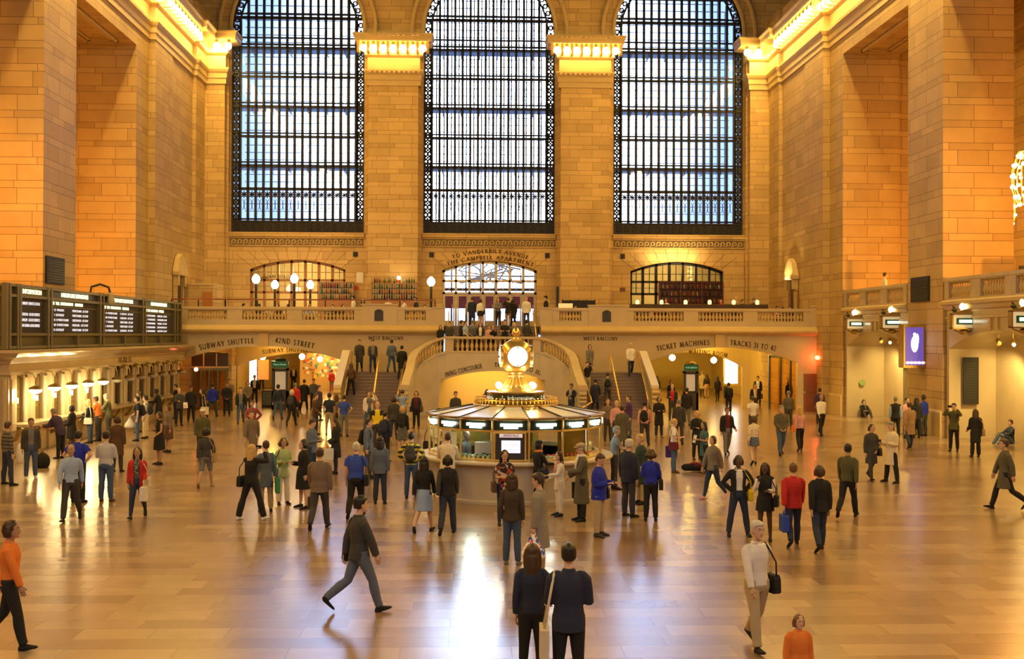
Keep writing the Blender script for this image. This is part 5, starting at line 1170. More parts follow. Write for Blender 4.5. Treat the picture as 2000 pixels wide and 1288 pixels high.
# bottle shelves
BG = [M('bottle_green', (.03,.12,.03), .1), M('bottle_amber', (.45,.18,.03), .1), M('bottle_clear', (.38,.32,.18), .1), M('bottle_dark', (.03,.02,.02), .1), M('bottle_red', (.35,.03,.02), .1)]
bp_ = {}
def bottle(x, y, z, k, label, grp, s=1.0):
    if k not in bp_: o = MB().lathe((0, 0, 0), [(.045, 0), (.045, .18), (.018, .24), (.016, .31), (.02, .32)], 8).build('bottle', BG[k], smooth=True); bp_[k] = o
    else: o = bp_[k].copy(); COL.objects.link(o)
    o.location = (x, y, z); o.scale = (s, s, s); tag(o, label, 'bottle', grp)
def shelf(px0, px1, pyb, pyt, Y, n, nb, label, grp, seed, top=False, wood=None, s=1.2):
    a, b = P(px0, pyb, Y), P(px1, pyt, Y); e = E('bottle_shelf', (a.x, Y, a.z), label, 'shelf'); w_, h = b.x-a.x, b.z-a.z
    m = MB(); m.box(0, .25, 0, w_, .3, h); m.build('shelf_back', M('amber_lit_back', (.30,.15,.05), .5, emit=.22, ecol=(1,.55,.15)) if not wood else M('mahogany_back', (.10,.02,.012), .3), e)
    m = MB(); m.box(-.04, 0, 0, .04, .3, h); m.box(w_-.04, 0, 0, w_+.04, .3, h); m.box(0, 0, h-.05, w_, .3, h)
    nd = max(1, int(w_/1.3))
    for k in range(1, nd): m.box(w_*k/nd-.03, 0, 0, w_*k/nd+.03, .3, h)
    m.build('shelf_frame', wood or WOOD, e); MB().box(-.04, .0, Z-a.z, w_+.04, .3, 0).build('cabinet_base', wood or WOOD, e)
    rr = random.Random(seed); CN = ['green', 'amber', 'clear', 'dark', 'red']
    for j in range(n):
        z = h*j/n; MB().box(0, 0, z-.03, w_, .28, z).build('shelf_board', BLACK, e)
        for i in range(nb):
            k = rr.randrange(5); bottle(a.x+.1+(w_-.2)*(i+.5)/nb, Y+.1+rr.random()*.08, a.z+z, k, '%s glass bottle on the %s' % (CN[k], grp), '%s bottles, %s' % (CN[k], grp), s*rr.uniform(.8, 1.05))
    if top:
        for i in range(nb): k = rr.randrange(5); bottle(a.x+.1+(w_-.2)*(i+.5)/nb, Y+.15, a.z+h, k, '%s glass bottle on top of the %s' % (CN[k], grp), '%s bottles on top, %s' % (CN[k], grp), s*rr.uniform(.8, 1.05))
shelf(623, 690, 584, 551, 72.9, 3, 14, 'wooden bottle shelves under the right part of the cafe arch', 'cafe arch shelves', 1)
shelf(726, 814, 584, 553, 72.2, 3, 17, 'wooden bar shelves with bottles in front of the pier left of the middle doors', 'bar shelves at the pier', 2, top=True)
shelf(1288, 1412, 592, 551, 72.7, 3, 14, 'dark bar back wall with bottle shelves under the right arch', 'steak bar shelves', 3, wood=M('mahogany', (.14,.03,.012), .3), s=1.1)
lamp('POINT', 'bar_light', (P(780, 540, 71.3).x, 71.3, 8.3), 16, (1, .7, .3), .1); e = E('bar_lamp', P(779, 543, 72), 'bright small lamp above the bar shelves at the pier', 'lamp'); MB().ball((0, 0, 0), .12, 10, 6).build('bulb', GLOW, e); MB().tube([(0, 0, .1), (0, .4, .2)], .02, 5).build('lamp_arm', BLACK, e)
for px, Y, L in ((1245, 65, 'leftmost'), (1292, 65, 'second from left'), (1339, 65, 'middle'), (1386, 65, 'fourth from left'), (1433, 65, 'fifth from left'), (1479, 65, 'rightmost')):
    c = P(px, 592, Y); e = E('amber_table_lamp', (c.x, Y, Z), '%s amber table lamp glowing on the bar terrace rail' % L, 'lamp', None); MB().box(-.1, -.1, 0, .1, .1, c.z-Z-.12).build('lamp_stand', BLACK, e); MB().lathe((0, 0, c.z-Z), [(.08, -.12), (.11, 0), (.1, .12), (.04, .17)], 10).build('lamp_glass', M('amber_lit_glass', (1,.5,.1), .4, emit=4.5, ecol=(1,.5,.12)), e, smooth=True)
a, b = P(1230, 600, 64.8), P(1500, 600, 64.8); e = E('terrace_rail', (a.x, 64.8, Z), 'dark wicker terrace rail carrying the amber lamps', 'railing'); MB().box(0, -.05, 1.05, b.x-a.x, .05, 1.3).build('wicker_band', M('dark_wicker', (.07,.045,.03), .8), e); m = MB(); 
for k in range(7): m.box(k*(b.x-a.x)/6-.03, -.03, 0, k*(b.x-a.x)/6+.03, .03, 1.1)
m.build('rail_post', BLACK, e)
a, b = P(1098, 600, 68), P(1162, 587, 68); e = E('black_barrier', (a.x, 68, Z), 'black fabric cafe barrier on the balcony right of the middle doors', 'barrier'); m = MB(); m.box(0, -.03, .3, b.x-a.x, .03, b.z-Z); m.build('barrier_cloth', BLACK, e); m = MB()
for k in range(5): m.box(k*(b.x-a.x)/4-.03, -.05, 0, k*(b.x-a.x)/4+.03, .05, b.z-Z+.04)
m.build('barrier_post', IRONG, e)
c = P(1090, 575, 69); e = E('menu_screen', (c.x, 69, Z), 'tall dark menu screen standing edge-on right of the middle doors', 'screen'); MB().box(-.1, -.4, 0, .02, .4, P(1090, 561, 69).z-Z).build('screen_body', BLACK, e); MB().box(-.3, -.2, 0, .2, .2, .06).build('screen_foot', BLACK, e)
c = P(1098, 597, 66); e = E('host_stand', (c.x, 66, Z), 'small wooden host stand with lit panel right of the middle doors', 'stand'); MB().box(-.25, -.2, 0, .25, .2, 1.1).build('stand_body', WOOD, e); MB().box(-.24, -.22, .95, .6, -.2, 1.35).build('lit_panel', M('soft_amber_panel', (.8,.6,.25), .5, emit=.5), e)
a = P(400, 575, 72.3); e = E('wooden_booth', (-17.4, 67.8, Z), 'stone service cabin with an orange wooden door in the left balcony corner', 'cabin'); MB().box(-.98, 0, 0, .9, 2.4, 2.45).build('cabin_wall', STONE, e); MB().box(.25, -.05, 0, .8, 0, 2.0).build('cabin_door', M('orange_wood', (.42,.16,.03), .5), e); MB().box(-1.0, -.04, 2.4, .93, 2.42, 2.52).build('cabin_top', MARBLE2, e)
c = P(1550, 585, 66.5); e = E('red_frame_stand', (c.x, 66.5, Z), 'thin red metal frame stand before the right niche door', 'stand'); m = MB(); m.box(-.22, -.03, 0, -.17, .03, 2.2); m.box(.28, -.03, 2.15, -.22, .03, 2.2); m.box(.24, -.03, 0, .28, .03, 2.2); m.build('stand_frame', WOODR, e)
c = P(703, 543, YL); m = MB().box(-.22, -.03, -.35, .22, 0, .35); o = m.build('notice', M('white_notice', (.75,.7,.6), .6), loc=(c.x, YL-.02, c.z)); tag(o, 'white paper notice on the wall between cafe arch and bar shelves', 'notice')
c = P(697, 563, YL); o = MB().box(-.12, -.03, -.12, .12, 0, .12).build('notice', M('red_notice', (.7,.05,.02), .5), loc=(c.x, YL-.02, c.z)); tag(o, 'small red square notice between cafe arch and bar shelves', 'notice')
c = P(537, 546, YL+.2); inscribe('CIPRIANI DOLCI', (505, 549), (537, 543), (566, 546), YL+.25, 5.5, LETTER, bpy.data.objects['door_1']).matrix_parent_inverse = Matrix.Translation(-bpy.data.objects['door_1'].location)
# cafe tables
TG = 0
for px, Y, L in ((520, 66.5, 'left of the tall lamp post'), (640, 66.5, 'below the bottle shelves'), (430, 66.5, 'at the far left of the cafe'), (590, 67.5, 'right of the tallest lamp post'), (1262, 66, 'near the leftmost amber lamp'), (1320, 66, 'below the bar shelves'), (1410, 66, 'right of the dark bar back'), (1528, 66, 'at the right end of terrace')):
    c = P(px, 600, Y); e = E('cafe_table', (c.x, Y, Z), 'white clothed cafe table %s' % L, 'table'); MB().lathe((0, 0, 0), [(.4, .74), (.4, .77), (.02, .78)], 16).build('table_top', M('white_cloth', (.7,.68,.62), .7), e); MB().lathe((0, 0, 0), [(.2, 0), (.2, .03), (.04, .05), (.04, .74)], 8).build('table_base', BLACK, e)
c = P(1355, 918, 30); c = FL(1355, 922)
# spotlights glow of the side gallery
e = E('red_lit_screen', (P(1997, 570, 44).x+.25, 44, 6.0), 'dark framed red and orange glowing panel at the right edge above the balustrade', 'panel'); MB().box(-.35, 0, 0, .6, .1, 1.1).build('panel_frame', BLACK, e); MB().box(-.2, -.02, .1, .5, 0, .95).build('lit_panel', M('red_orange_panel', (.8,.1,.02), .4, emit=1.2, ecol=(1,.22,.04)), e)
# ================================================= PEOPLE
SK = {'p': (.60,.38,.27), 'm': (.42,.25,.16), 'd': (.085,.045,.028), 't': (.50,.30,.19)}
HC = {'k': (.012,.010,.010), 'b': (.045,.022,.012), 'n': (.065,.033,.016), 'y': (.55,.36,.12), 'w': (.55,.53,.50), 'g': (.22,.21,.20), 'a': (.16,.08,.03), 'o': None, 'r': (.12, .03, .01)}
CC = {'black': (.010,.010,.012), 'navy': (.016,.022,.055), 'jeans': (.055,.095,.20), 'djeans': (.022,.034,.075), 'gray': (.16,.16,.16), 'lgray': (.33,.33,.34), 'dgray': (.045,.045,.048), 'white': (.72,.70,.68),
      'cream': (.66,.58,.42), 'khaki': (.42,.34,.22), 'olive': (.085,.085,.035), 'brown': (.085,.045,.025), 'tan': (.33,.21,.11), 'red': (.48,.02,.018), 'blue': (.03,.07,.45), 'royal': (.012,.025,.42), 'purple': (.07,.025,.16),
      'lblue': (.30,.42,.68), 'green': (.05,.28,.12), 'lgreen': (.36,.48,.22), 'yellow': (.80,.62,.02), 'orange': (.72,.20,.03), 'pink': (.62,.33,.33), 'trench': (.24,.225,.20), 'dolive': (.10,.09,.065), 'maroon': (.12,.01,.02), 'teal': (.05,.12,.13),
      'leather': (.055,.040,.030), 'dgreen': (.025,.05,.035), 'mag': (.18,.01,.06), 'bluegray': (.10,.13,.20), 'taupe': (.17,.13,.10), 'dpurple': (.05,.03,.09)}
def cloth(k):
    nm = 'cloth_'+k
    if nm in MATS: return MATS[nm]
    if k in CC: return M(nm, CC[k], .85, noise=.18, nscale=6, bump=.15)
    m, t, b = nodes(nm); b.inputs['Roughness'].default_value = .85
    tc = t.nodes.new('ShaderNodeTexCoord'); MATS[nm] = m
    def two(fac, c1, c2):
        x = t.nodes.new('ShaderNodeMix'); x.data_type = 'RGBA'; x.inputs[6].default_value = (*c1, 1); x.inputs[7].default_value = (*c2, 1); t.links.new(fac, x.inputs[0]); t.links.new(x.outputs[2], b.inputs['Base Color'])
    if k.startswith('stripe'):
        c1, c2, n = {'stripeg': ((.16,.15,.13), (.05,.045,.04), 62), 'stripey': ((.62,.52,.06), (.03,.03,.015), 48), 'stripew': ((.50,.52,.58), (.40,.42,.5), 150)}[k]
        sp = t.nodes.new('ShaderNodeSeparateXYZ'); t.links.new(tc.outputs['Object'], sp.inputs[0])
        v = mth(t, 'GREATER_THAN', mth(t, 'SINE', mth(t, 'MULTIPLY', sp.outputs[0 if k == 'stripew' else 2], float(n))), .0); two(v, c1, c2)
    elif k.startswith('check'):
        sp = t.nodes.new('ShaderNodeTexChecker'); sp.inputs['Scale'].default_value = 22; sp.inputs[1].default_value = (.35,.06,.08,1); sp.inputs[2].default_value = (.12,.03,.06,1); t.links.new(tc.outputs['Object'], sp.inputs[0]); t.links.new(sp.outputs[0], b.inputs['Base Color'])
    else:
        c1, c2, c3, sc = {'floral': ((.02,.015,.02), (.45,.06,.03), (.6,.5,.42), 16), 'pattern': ((.05,.05,.05), (.35,.33,.30), (.2,.2,.18), 40), 'lace': ((.70,.62,.45), (.50,.42,.30), (.8,.74,.6), 30), 'tweed': ((.10,.10,.11), (.04,.04,.045), (.2,.2,.2), 60), 'letters': ((.85,.85,.85), (.8,.08,.06), (.06,.12,.7), 22)}[k]
        v = t.nodes.new('ShaderNodeTexVoronoi'); v.inputs['Scale'].default_value = sc; t.links.new(tc.outputs['Object'], v.inputs[0])
        r = t.nodes.new('ShaderNodeValToRGB'); sp = t.nodes.new('ShaderNodeSeparateColor'); t.links.new(v.outputs['Color'], sp.inputs[0]); t.links.new(sp.outputs[0], r.inputs[0]); r.color_ramp.interpolation = 'CONSTANT'
        e = r.color_ramp.elements; e[0].color = (*c1, 1); e[1].position = .62; e[1].color = (*c2, 1); q = e.new(.82); q.color = (*c3, 1); t.links.new(r.outputs[0], b.inputs['Base Color'])
    return m
def skin(k): return M('skin_'+k, SK[k], .55, noise=.05)
def hairm(k):
    if 'hair_'+k in MATS: return MATS['hair_'+k]
    m, t, b = nodes('hair_'+k); MATS['hair_'+k] = m; b.inputs['Roughness'].default_value = .45; c = HC[k]
    tc = t.nodes.new('ShaderNodeTexCoord'); mp = t.nodes.new('ShaderNodeMapping'); mp.inputs['Scale'].default_value = (70, 70, 5); t.links.new(tc.outputs['Object'], mp.inputs[0])
    n = t.nodes.new('ShaderNodeTexNoise'); n.inputs['Scale'].default_value = 1; n.inputs['Detail'].default_value = 3; t.links.new(mp.outputs[0], n.inputs['Vector'])
    x = t.nodes.new('ShaderNodeMix'); x.data_type = 'RGBA'; x.inputs[6].default_value = (*[v*.45 for v in c], 1); x.inputs[7].default_value = (*[min(1, v*1.45) for v in c], 1); t.links.new(n.outputs['Fac'], x.inputs[0]); t.links.new(x.outputs[2], b.inputs['Base Color'])
    bm = t.nodes.new('ShaderNodeBump'); bm.inputs['Strength'].default_value = .5; bm.inputs['Distance'].default_value = .01; t.links.new(n.outputs['Fac'], bm.inputs['Height']); t.links.new(bm.outputs[0], b.inputs['Normal'])
    return m
def V(*a): return Vector(a)
# arm presets: upper-arm direction, forearm direction (x outwards, y forwards negative)
ARM_P = {'down': ((.14,.03,-1), (.04,-.14,-1)), 'fwd': ((.12,-.45,-1), (.0,-.35,-1)), 'bak': ((.12,.38,-1), (.03,.12,-1)), 'phone': ((.16,-.12,-1), (-.42,-1,.18)), 'fold': ((.20,-.18,-1), (-.95,-.42,.12)), 'hip': ((.75,.18,-1), (-.75,-.25,-.75)),
         'cam': ((.34,-.85,-.12), (-.62,-.28,1)), 'chin': ((.18,-.35,-1), (-.35,-.45,1)), 'hold': ((.12,-.1,-1), (.05,-.75,-.45)), 'lean': ((.14,-.6,-1), (-.15,-1,-.08)), 'clasp': ((.16,-.1,-1), (-.55,-.55,-.75)), 'pocket': ((.22,.12,-1), (-.12,-.3,-1)), 'back': ((.3,.25,-1), (-.6,.55,-.7)), 'up': ((.5,-.5,.4), (-.2,-.5,1)), 'knee': ((.1,-.75,-.65), (-.1,-1,-.1))}
JOBS = []          # temporary meshes waiting for one evaluation
TMP = bpy.data.collections.new('tmp'); COL.children.link(TMP)
def remesh_job(mb, vox, smooth, done, disp=0):
    me = bpy.data.meshes.new('t'); me.from_pydata(mb.v, [], mb.f); o = bpy.data.objects.new('t', me); TMP.objects.link(o)
    m = o.modifiers.new('r', 'REMESH'); m.mode = 'VOXEL'; m.voxel_size = vox; m.use_smooth_shade = True
    s = o.modifiers.new('s', 'SMOOTH'); s.factor = .5; s.iterations = smooth
    JOBS.append((o, done))
def head_rings(c, yaw, pitch, k):
    """a head: rings from the chin to the crown with a face towards -y"""
    Mx = Matrix.Rotation(yaw, 3, 'Z') @ Matrix.Rotation(pitch, 3, 'X')
    prof = [(-.118, .020, .022, -.048), (-.108, .040, .045, -.038), (-.085, .055, .068, -.022), (-.05, .066, .082, -.010), (-.01, .073, .092, .0), (.03, .077, .098, .006), (.07, .074, .096, .010), (.10, .060, .080, .012), (.118, .038, .052, .012), (.124, .012, .018, .012)]
    rs = []
    for z, rx, ry, yo in prof:
        rs.append([c+Mx @ V(rx*k*math.cos(a), (yo+ry*math.sin(a)*(1 if math.sin(a) > 0 else .96))*k, z*k) for a in [2*math.pi*i/16 for i in range(16)]])
    return rs, Mx
PEOPLE = 0
def person(x, yf, h, face, top, bot, hair, label, pose='stand', sk='p', arms=('down', 'down'), outer=None, hem=None, sleeve='long', legs=None, shoes='black', hs='short', lean=0, look=0, tilt=0, z=0.0, at=None, short=None, sex='m', bags=(), hat=None, head_y=None, Y=None, stance=0, fat=1.0, spread=.1):
    """one person. face: degrees, 0 looks at the camera, 180 away, 90 to the right of the photo"""
    global PEOPLE; PEOPLE += 1
    if at is not None: p = Vector(at)
    elif head_y is not None:             # head top seen at head_y, stands on the level z
        d = ray(x, head_y); hh = h if pose not in ('sit', 'sitfloor') else h*.52
        t = (z+hh-CAM.z)/d.z if Y is None else Y/d.y; p = CAM+d*t; p.z = z
    elif Y is not None: p = P(x, yf, Y); p.z = z
    else: p = FL(x, yf, z)
    near = (p-CAM).length; k = h/1.75
    vox = .011 if near < 27 else .014 if near < 36 else .019 if near < 50 else .026
    e = E('person', p, label, 'person', None, R(face))
    fw = .92 if sex == 'f' else 1.0
    # skeleton in the local frame (faces -y), metres for 1.75
    sit = pose in ('sit', 'sitfloor')
    pel = V(0, 0, .93) if not sit else V(0, 0, .46 if pose == 'sit' else .13)
    L = R(lean)
    RL = Matrix.Rotation(L, 3, 'X'); up = lambda v: pel+RL @ v
    chest = up(V(0, .01, .36)); neck0 = up(V(0, .02, .52)); neck1 = up(V(0, -.005, .60)); hc = up(V(0, -.02, .70))
    sw = (.185 if sex == 'm' else .165)*(1+.15*(fat-1))
    Sh = {s: up(V(s*sw*.97, .015, .452)) for s in (-1, 1)}
    ang = {'stand': (0, 0, 0, 0), 'walk': (17, 5, -15, 26), 'stride': (23, 8, -20, 34)}.get(pose, (0, 0, 0, 0))
    if legs is None: legs = ang
    # legs: (hip swing fwd left, knee bend left, hip swing right, knee bend right)
    J = {}
    for s, (sa, kb) in ((-1, legs[0:2]), (1, legs[2:4])):
        hip = pel+V(s*.088*fw, 0, -.03)
        if pose == 'sit': kn = hip+V(s*.05, -.44, .02); an = kn+V(s*.02, -.02, -.42)
        elif pose == 'sitfloor': kn = hip+V(s*.08, -.38, .28); an = kn+V(0, -.28, -.38)
        else:
            kn = hip+Matrix.Rotation(-R(sa), 3, 'X') @ V(s*spread*.22, 0, -.43); an = kn+Matrix.Rotation(R(kb-sa), 3, 'X') @ V(s*spread*.16, 0, -.405)
        J[s] = (hip, kn, an)
    if not sit:
        dz = .085-min(J[-1][2].z, J[1][2].z)
        for s in (-1, 1): J[s] = tuple(q+V(0, 0, dz) for q in J[s])
        sh = V(0, 0, dz); pel = pel+sh; chest = chest+sh; neck0 = neck0+sh; neck1 = neck1+sh; hc = hc+sh
        for s in (-1, 1): Sh[s] = Sh[s]+sh
    A = {}
    for s, an_ in ((-1, arms[0]), (1, arms[1])):
        u, f = ARM_P[an_]; u = V(u[0]*s, u[1], u[2]).normalized(); f = V(f[0]*s, f[1], f[2]).normalized()
        if lean > 12 and an_ in ('down',): pass
        el = Sh[s]+u*.285; wr = el+f*.245; A[s] = (Sh[s], el, wr, f)
    def T(q): return q*k
    def Tl(qs): return [q*k for q in qs]
    def ell(c, rx, ry, n=16, R3=RL): return [(c+R3 @ V(rx*math.cos(2*math.pi*i/n), ry*math.sin(2*math.pi*i/n), 0))*k for i in range(n)]
    def torso(mb, g, z0=-.12, z1=.56, hips=1.0):
        pr = [(-.12, .125*fw*hips, .095), (-.05, .165*(1.03 if sex == 'f' else 1)*hips, .118), (.03, .158*fw*hips, .115), (.14, .138*fw, .102), (.24, .150*fw, .112), (.34, .168*fw, .118 if sex == 'm' else .125), (.42, .162*fw, .106), (.47, .125*fw, .088), (.51, .085, .070), (.545, .060, .056)]
        if fat != 1: pr = [(z, a*(1+(fat-1)*(1 if .0 < z < .4 else .5)), b*(1+(fat-1)*(1.6 if .0 < z < .3 else .6))) for z, a, b in pr]
        rs = [ell(pel+RL @ V(0, .008, z), a+g, b+g) for z, a, b in pr if z0-.001 <= z <= z1+.001]; mb.rings(rs)
    lw = fat**.5
    def leg(mb, s, g, upto=1.0, fl=0):
        hip, kn, an_ = J[s]; pts = [hip+V(0, 0, .06), hip+V(0, 0, -.04), hip.lerp(kn, .45), kn, kn.lerp(an_, .35), kn.lerp(an_, .75), an_]; r = [.085, .092, .076, .056, .054, .042, .036]
        if sex == 'f': r[1] = .095
        if upto < 1: n = {.5: 4, .35: 3}.get(upto, 4); pts, r = pts[:n], r[:n]
        pts = [p_+V(0, .012 if 3 < i < 6 else 0, 0) for i, p_ in enumerate(pts)]
        mb.tube(Tl(pts), [(q*lw+g+(fl*i/6 if i > 3 else 0))*k for i, q in enumerate(r)], 12, up=(1, 0, 0), sq=1.0)
    def arm(mb, s, g, upto=1.0):
        a, b, c, f = A[s]; pts = [a+V(-s*.085, 0, .030), a+V(-s*.03, 0, .008), a+(b-a)*.1, a.lerp(b, .5), b, b.lerp(c, .4), c]; r = [.026, .040, .047, .045, .038, .037, .027]
        if upto < 1: pts, r = pts[:3]+([a.lerp(b, .62)] if upto > .3 else []), r[:3]+([.048] if upto > .3 else [])
        mb.tube(Tl(pts), [(q*lw+g)*k for q in r], 10)
    # ---- body
    body = MB(); torso(body, -.006)
    body.tube(Tl([neck0-V(0, 0, .04), neck0, neck1, hc+V(0, 0, -.04)]), [q*k for q in (.062, .056, .052, .05)], 12)
    yaw = R(look); pit = R(tilt)+L*.55
    rs, Mx = head_rings(hc*k, yaw, pit, k*1.0); body.rings(rs)
    fpos = lambda a, b, c: hc*k+Mx @ V(a*k, b*k, c*k)
    body.ball(fpos(0, -.096, -.025), (.015*k, .020*k, .024*k), 8, 6, Mx); body.ball(fpos(0, -.082, .0), (.011*k, .014*k, .035*k), 8, 6, Mx)
    body.ball(fpos(0, -.078, -.108), (.024*k, .02*k, .016*k), 8, 5, Mx); body.ball(fpos(0, -.082, .036), (.05*k, .014*k, .012*k), 8, 5, Mx)
    for s in (-1, 1): body.ball(fpos(s*.078, .008, -.008), (.012*k, .022*k, .034*k), 8, 6, Mx); arm(body, s, 0); leg(body, s, 0)
    sm = skin(sk)
    def finish_body(me):
        me.name = 'person'; n0 = None
        ex = MB(); ex.mi = 0
        for s in (-1, 1):                       # hands: palm, four fingers, thumb
            a, b, c, f = A[s]; f = f.normalized(); side_ = V(s, 0, 0)
            w_ = f.cross(V(0, 1, 0) if abs(f.y) < .8 else V(0, 0, 1)).normalized()
            if abs(f.z) > .6: w_ = V(0, 1, 0)-f*f.y; w_.normalize()      # hanging: palm faces the thigh
            nrm = f.cross(w_).normalized()
            if nrm.dot(V(-s, 0, 0)) < 0: nrm = -nrm
            curl = .55 if arms[0 if s < 0 else 1] in ('down', 'fwd', 'bak') else 1.1
            pc = c+f*.05; ex.tube(Tl([c-f*.01, c+f*.02, c+f*.06, c+f*.09]), [q*k for q in (.026, .034, .040, .036)], 8, sq=.45, up=w_)
            for i, (o_, ln) in enumerate(((-.030, .062), (-.010, .075), (.010, .070), (.029, .055))):
                st_ = c+f*.085+w_*o_; p1_ = st_+f*ln*.45+nrm*ln*.10*curl; p2_ = p1_+(f*math.cos(curl*.8)+nrm*math.sin(curl*.8))*ln*.33; p3_ = p2_+(f*math.cos(curl*1.6)+nrm*math.sin(curl*1.6))*ln*.28
                ex.tube(Tl([st_, p1_, p2_, p3_]), [q*k for q in (.0095, .009, .008, .006)], 6)
            th = c+f*.025-w_*.03; ex.tube(Tl([th, th-w_*.022+f*.03+nrm*.01, th-w_*.02+f*.058+nrm*.022]), [q*k for q in (.012, .011, .008)], 6)
        ex.mi = 1
        for s in (-1, 1): ex.ball(fpos(s*.031, -.084, .014), (.014*k, .010*k, .007*k), 8, 5, Mx)
        ex.mi = 2
        for s in (-1, 1): ex.ball(fpos(s*.031, -.0925, .014), (.006*k, .004*k, .006*k), 6, 4, Mx)
        for s in (-1, 1): ex.ball(fpos(s*.031, -.088, .036), (.020*k, .008*k, .004*k), 6, 4, Mx)
        ex.mi = 3; ex.ball(fpos(0, -.088, -.063), (.023*k, .009*k, .0065*k), 8, 5, Mx)
        nv = len(me.vertices); co = np.empty(nv*3); me.vertices.foreach_get('co', co); co = co.reshape(-1, 3)
        fcs = [tuple(p_.vertices) for p_ in me.polygons]; b2 = bpy.data.meshes.new('body'); vv = [tuple(c_) for c_ in co]
        vv += ex.v; fcs += [tuple(i+nv for i in f_) for f_ in ex.f]
        b2.from_pydata(vv, [], fcs)
        for mm in (sm, M('eye_white', (.5,.48,.45), .3), M('iris_dark', (.02,.012,.01), .3), M('lips_'+sk, tuple(c_*.62 if i else c_*.8 for i, c_ in enumerate(SK[sk])), .5)): b2.materials.append(mm)
        b2.polygons.foreach_set('material_index', [0]*(len(fcs)-len(ex.f))+ex.m); b2.polygons.foreach_set('use_smooth', [True]*len(fcs)); bpy.data.meshes.remove(me)
        o = bpy.data.objects.new('body', b2); COL.objects.link(o); o.parent = e
    remesh_job(body, vox*k*(.75 if near < 30 else .9), 2, finish_body)
    def garment(mb, nm, mat, v=vox, sm_=3):
        def fin(me):
            me.name = nm; me.materials.clear(); me.materials.append(mat); uvn = None
            me.polygons.foreach_set('use_smooth', [True]*len(me.polygons)); o = bpy.data.objects.new(nm, me); COL.objects.link(o); o.parent = e
        remesh_job(mb, v*k, sm_, fin)
    # ---- legs wear
    if bot not in ('none',):
        lb, _, lk = bot.partition('/')            # colour/kind
        mb = MB()
        if lk in ('skirt', 'dress', 'mini'):
            zz = {'skirt': .50, 'dress': .50, 'mini': .68}[lk]
            top_ = pel+V(0, 0, .08); c0 = (J[-1][1]+J[1][1])/2
            rr_ = [(0, .150, .115), (.25, .19*fw, .145), (1, .205, .17)]
            mb.rings([ell(V(top_.x*(1-t)+c0.x*t, (top_.y*(1-t)+c0.y*t), top_.z+(zz-top_.z)*t), a+.012, b+.03, 20, Matrix.Identity(3)) for t, a, b in rr_]); garment(mb, 'skirt', cloth(lb))
        else:
            mb.rings([ell(pel+V(0, .008, z_), (a+.014)*lw, (b+.014)*lw*(1+(fat-1)*.8), 16, Matrix.Identity(3) if not sit else RL) for z_, a, b in ((-.13, .115, .09), (-.06, .160, .118), (.03, .155*fw, .115), (.09, .142*fw, .105))])
            for s in (-1, 1): leg(mb, s, .014, .5 if lk == 'shorts' else 1.0, .022 if lk == 'flare' else (-.006 if lk == 'tight' else .010))
            garment(mb, 'trousers' if lk != 'shorts' else 'shorts', cloth(lb))
    # ---- upper wear
    def upper(col, g, sl, hem_, nm, flare=0):
        mb = MB(); torso(mb, g, z0=-.05 if hem_ is None else -.05, z1=.515)
        if hem_ is not None:
            zb = hem_; top_ = pel+V(0, .008, .0); rr_ = []
            for t in (0, .3, .65, 1): rr_.append(ell(V(top_.x, top_.y, top_.z*(1-t)+zb*t), (.162+g+flare*t)*fw*lw, .122+g+(flare+.02)*t+.05*(fat-1), 18, Matrix.Identity(3)))
            mb.rings(rr_)
        mb.tube(Tl([up(V(0, 0, 0))*0+neck0-V(0, 0, .03), neck0+V(0, 0, .035)]), [(.062+g)*k, (.054+g*.8)*k], 12)
        for s in (-1, 1):
            if sl == 'long': arm(mb, s, g+.004)
            elif sl == 'short': arm(mb, s, g+.008, .5)
            elif sl == 'none': arm(mb, s, g, .2)
        garment(mb, nm, cloth(col))
    upper(top, .012 if outer else .014, sleeve if not outer else 'long', None if outer or hem is None or hem < 0 else hem, 'shirt')
    if outer:
        oc, _, kd = outer.partition('/')         # colour/kind: jacket, coat, open, vest
        if kd == 'open':                         # open jacket: two fronts and a back
            mb = MB(); g = .030
            pr = [(-.14, .175, .135), (-.04, .175, .13), (.06, .168, .125), (.16, .155, .115), (.26, .165, .125), (.36, .18, .13), (.44, .178, .116), (.50, .13, .088)]
            def rg(z_, a, b, gg, half):
                n = 18; r_ = []
                for i in range(n+1):
                    t = R(-90+26+(360-52)*i/n); r_.append((pel+RL @ V(0, .008, z_)+RL @ V((a*fw+gg)*math.cos(t), (b+gg)*math.sin(t), 0))*k)
                return r_
            rs_ = [rg(z_, a, b, .018, 0)+rg(z_, a, b, .0, 0)[::-1] for z_, a, b in pr]; mb.rings(rs_)
            for s in (-1, 1): arm(mb, s, .020)
            mb.tube(Tl([neck0+V(-.055, -.05, -.02), neck0+V(-.062, .02, .02), neck0+V(0, .07, .04), neck0+V(.062, .02, .02), neck0+V(.055, -.05, -.02)]), .017*k, 6)
            garment(mb, 'jacket', cloth(oc), vox*.95, 2)
        else: upper(oc, .025, 'none' if kd == 'vest' else 'long', {'coat': .52, 'long': .40, 'jacket': .80, 'vest': .86}[kd] if not sit else None, 'coat' if kd in ('coat', 'long') else 'jacket', .02 if kd in ('coat', 'long') else 0)
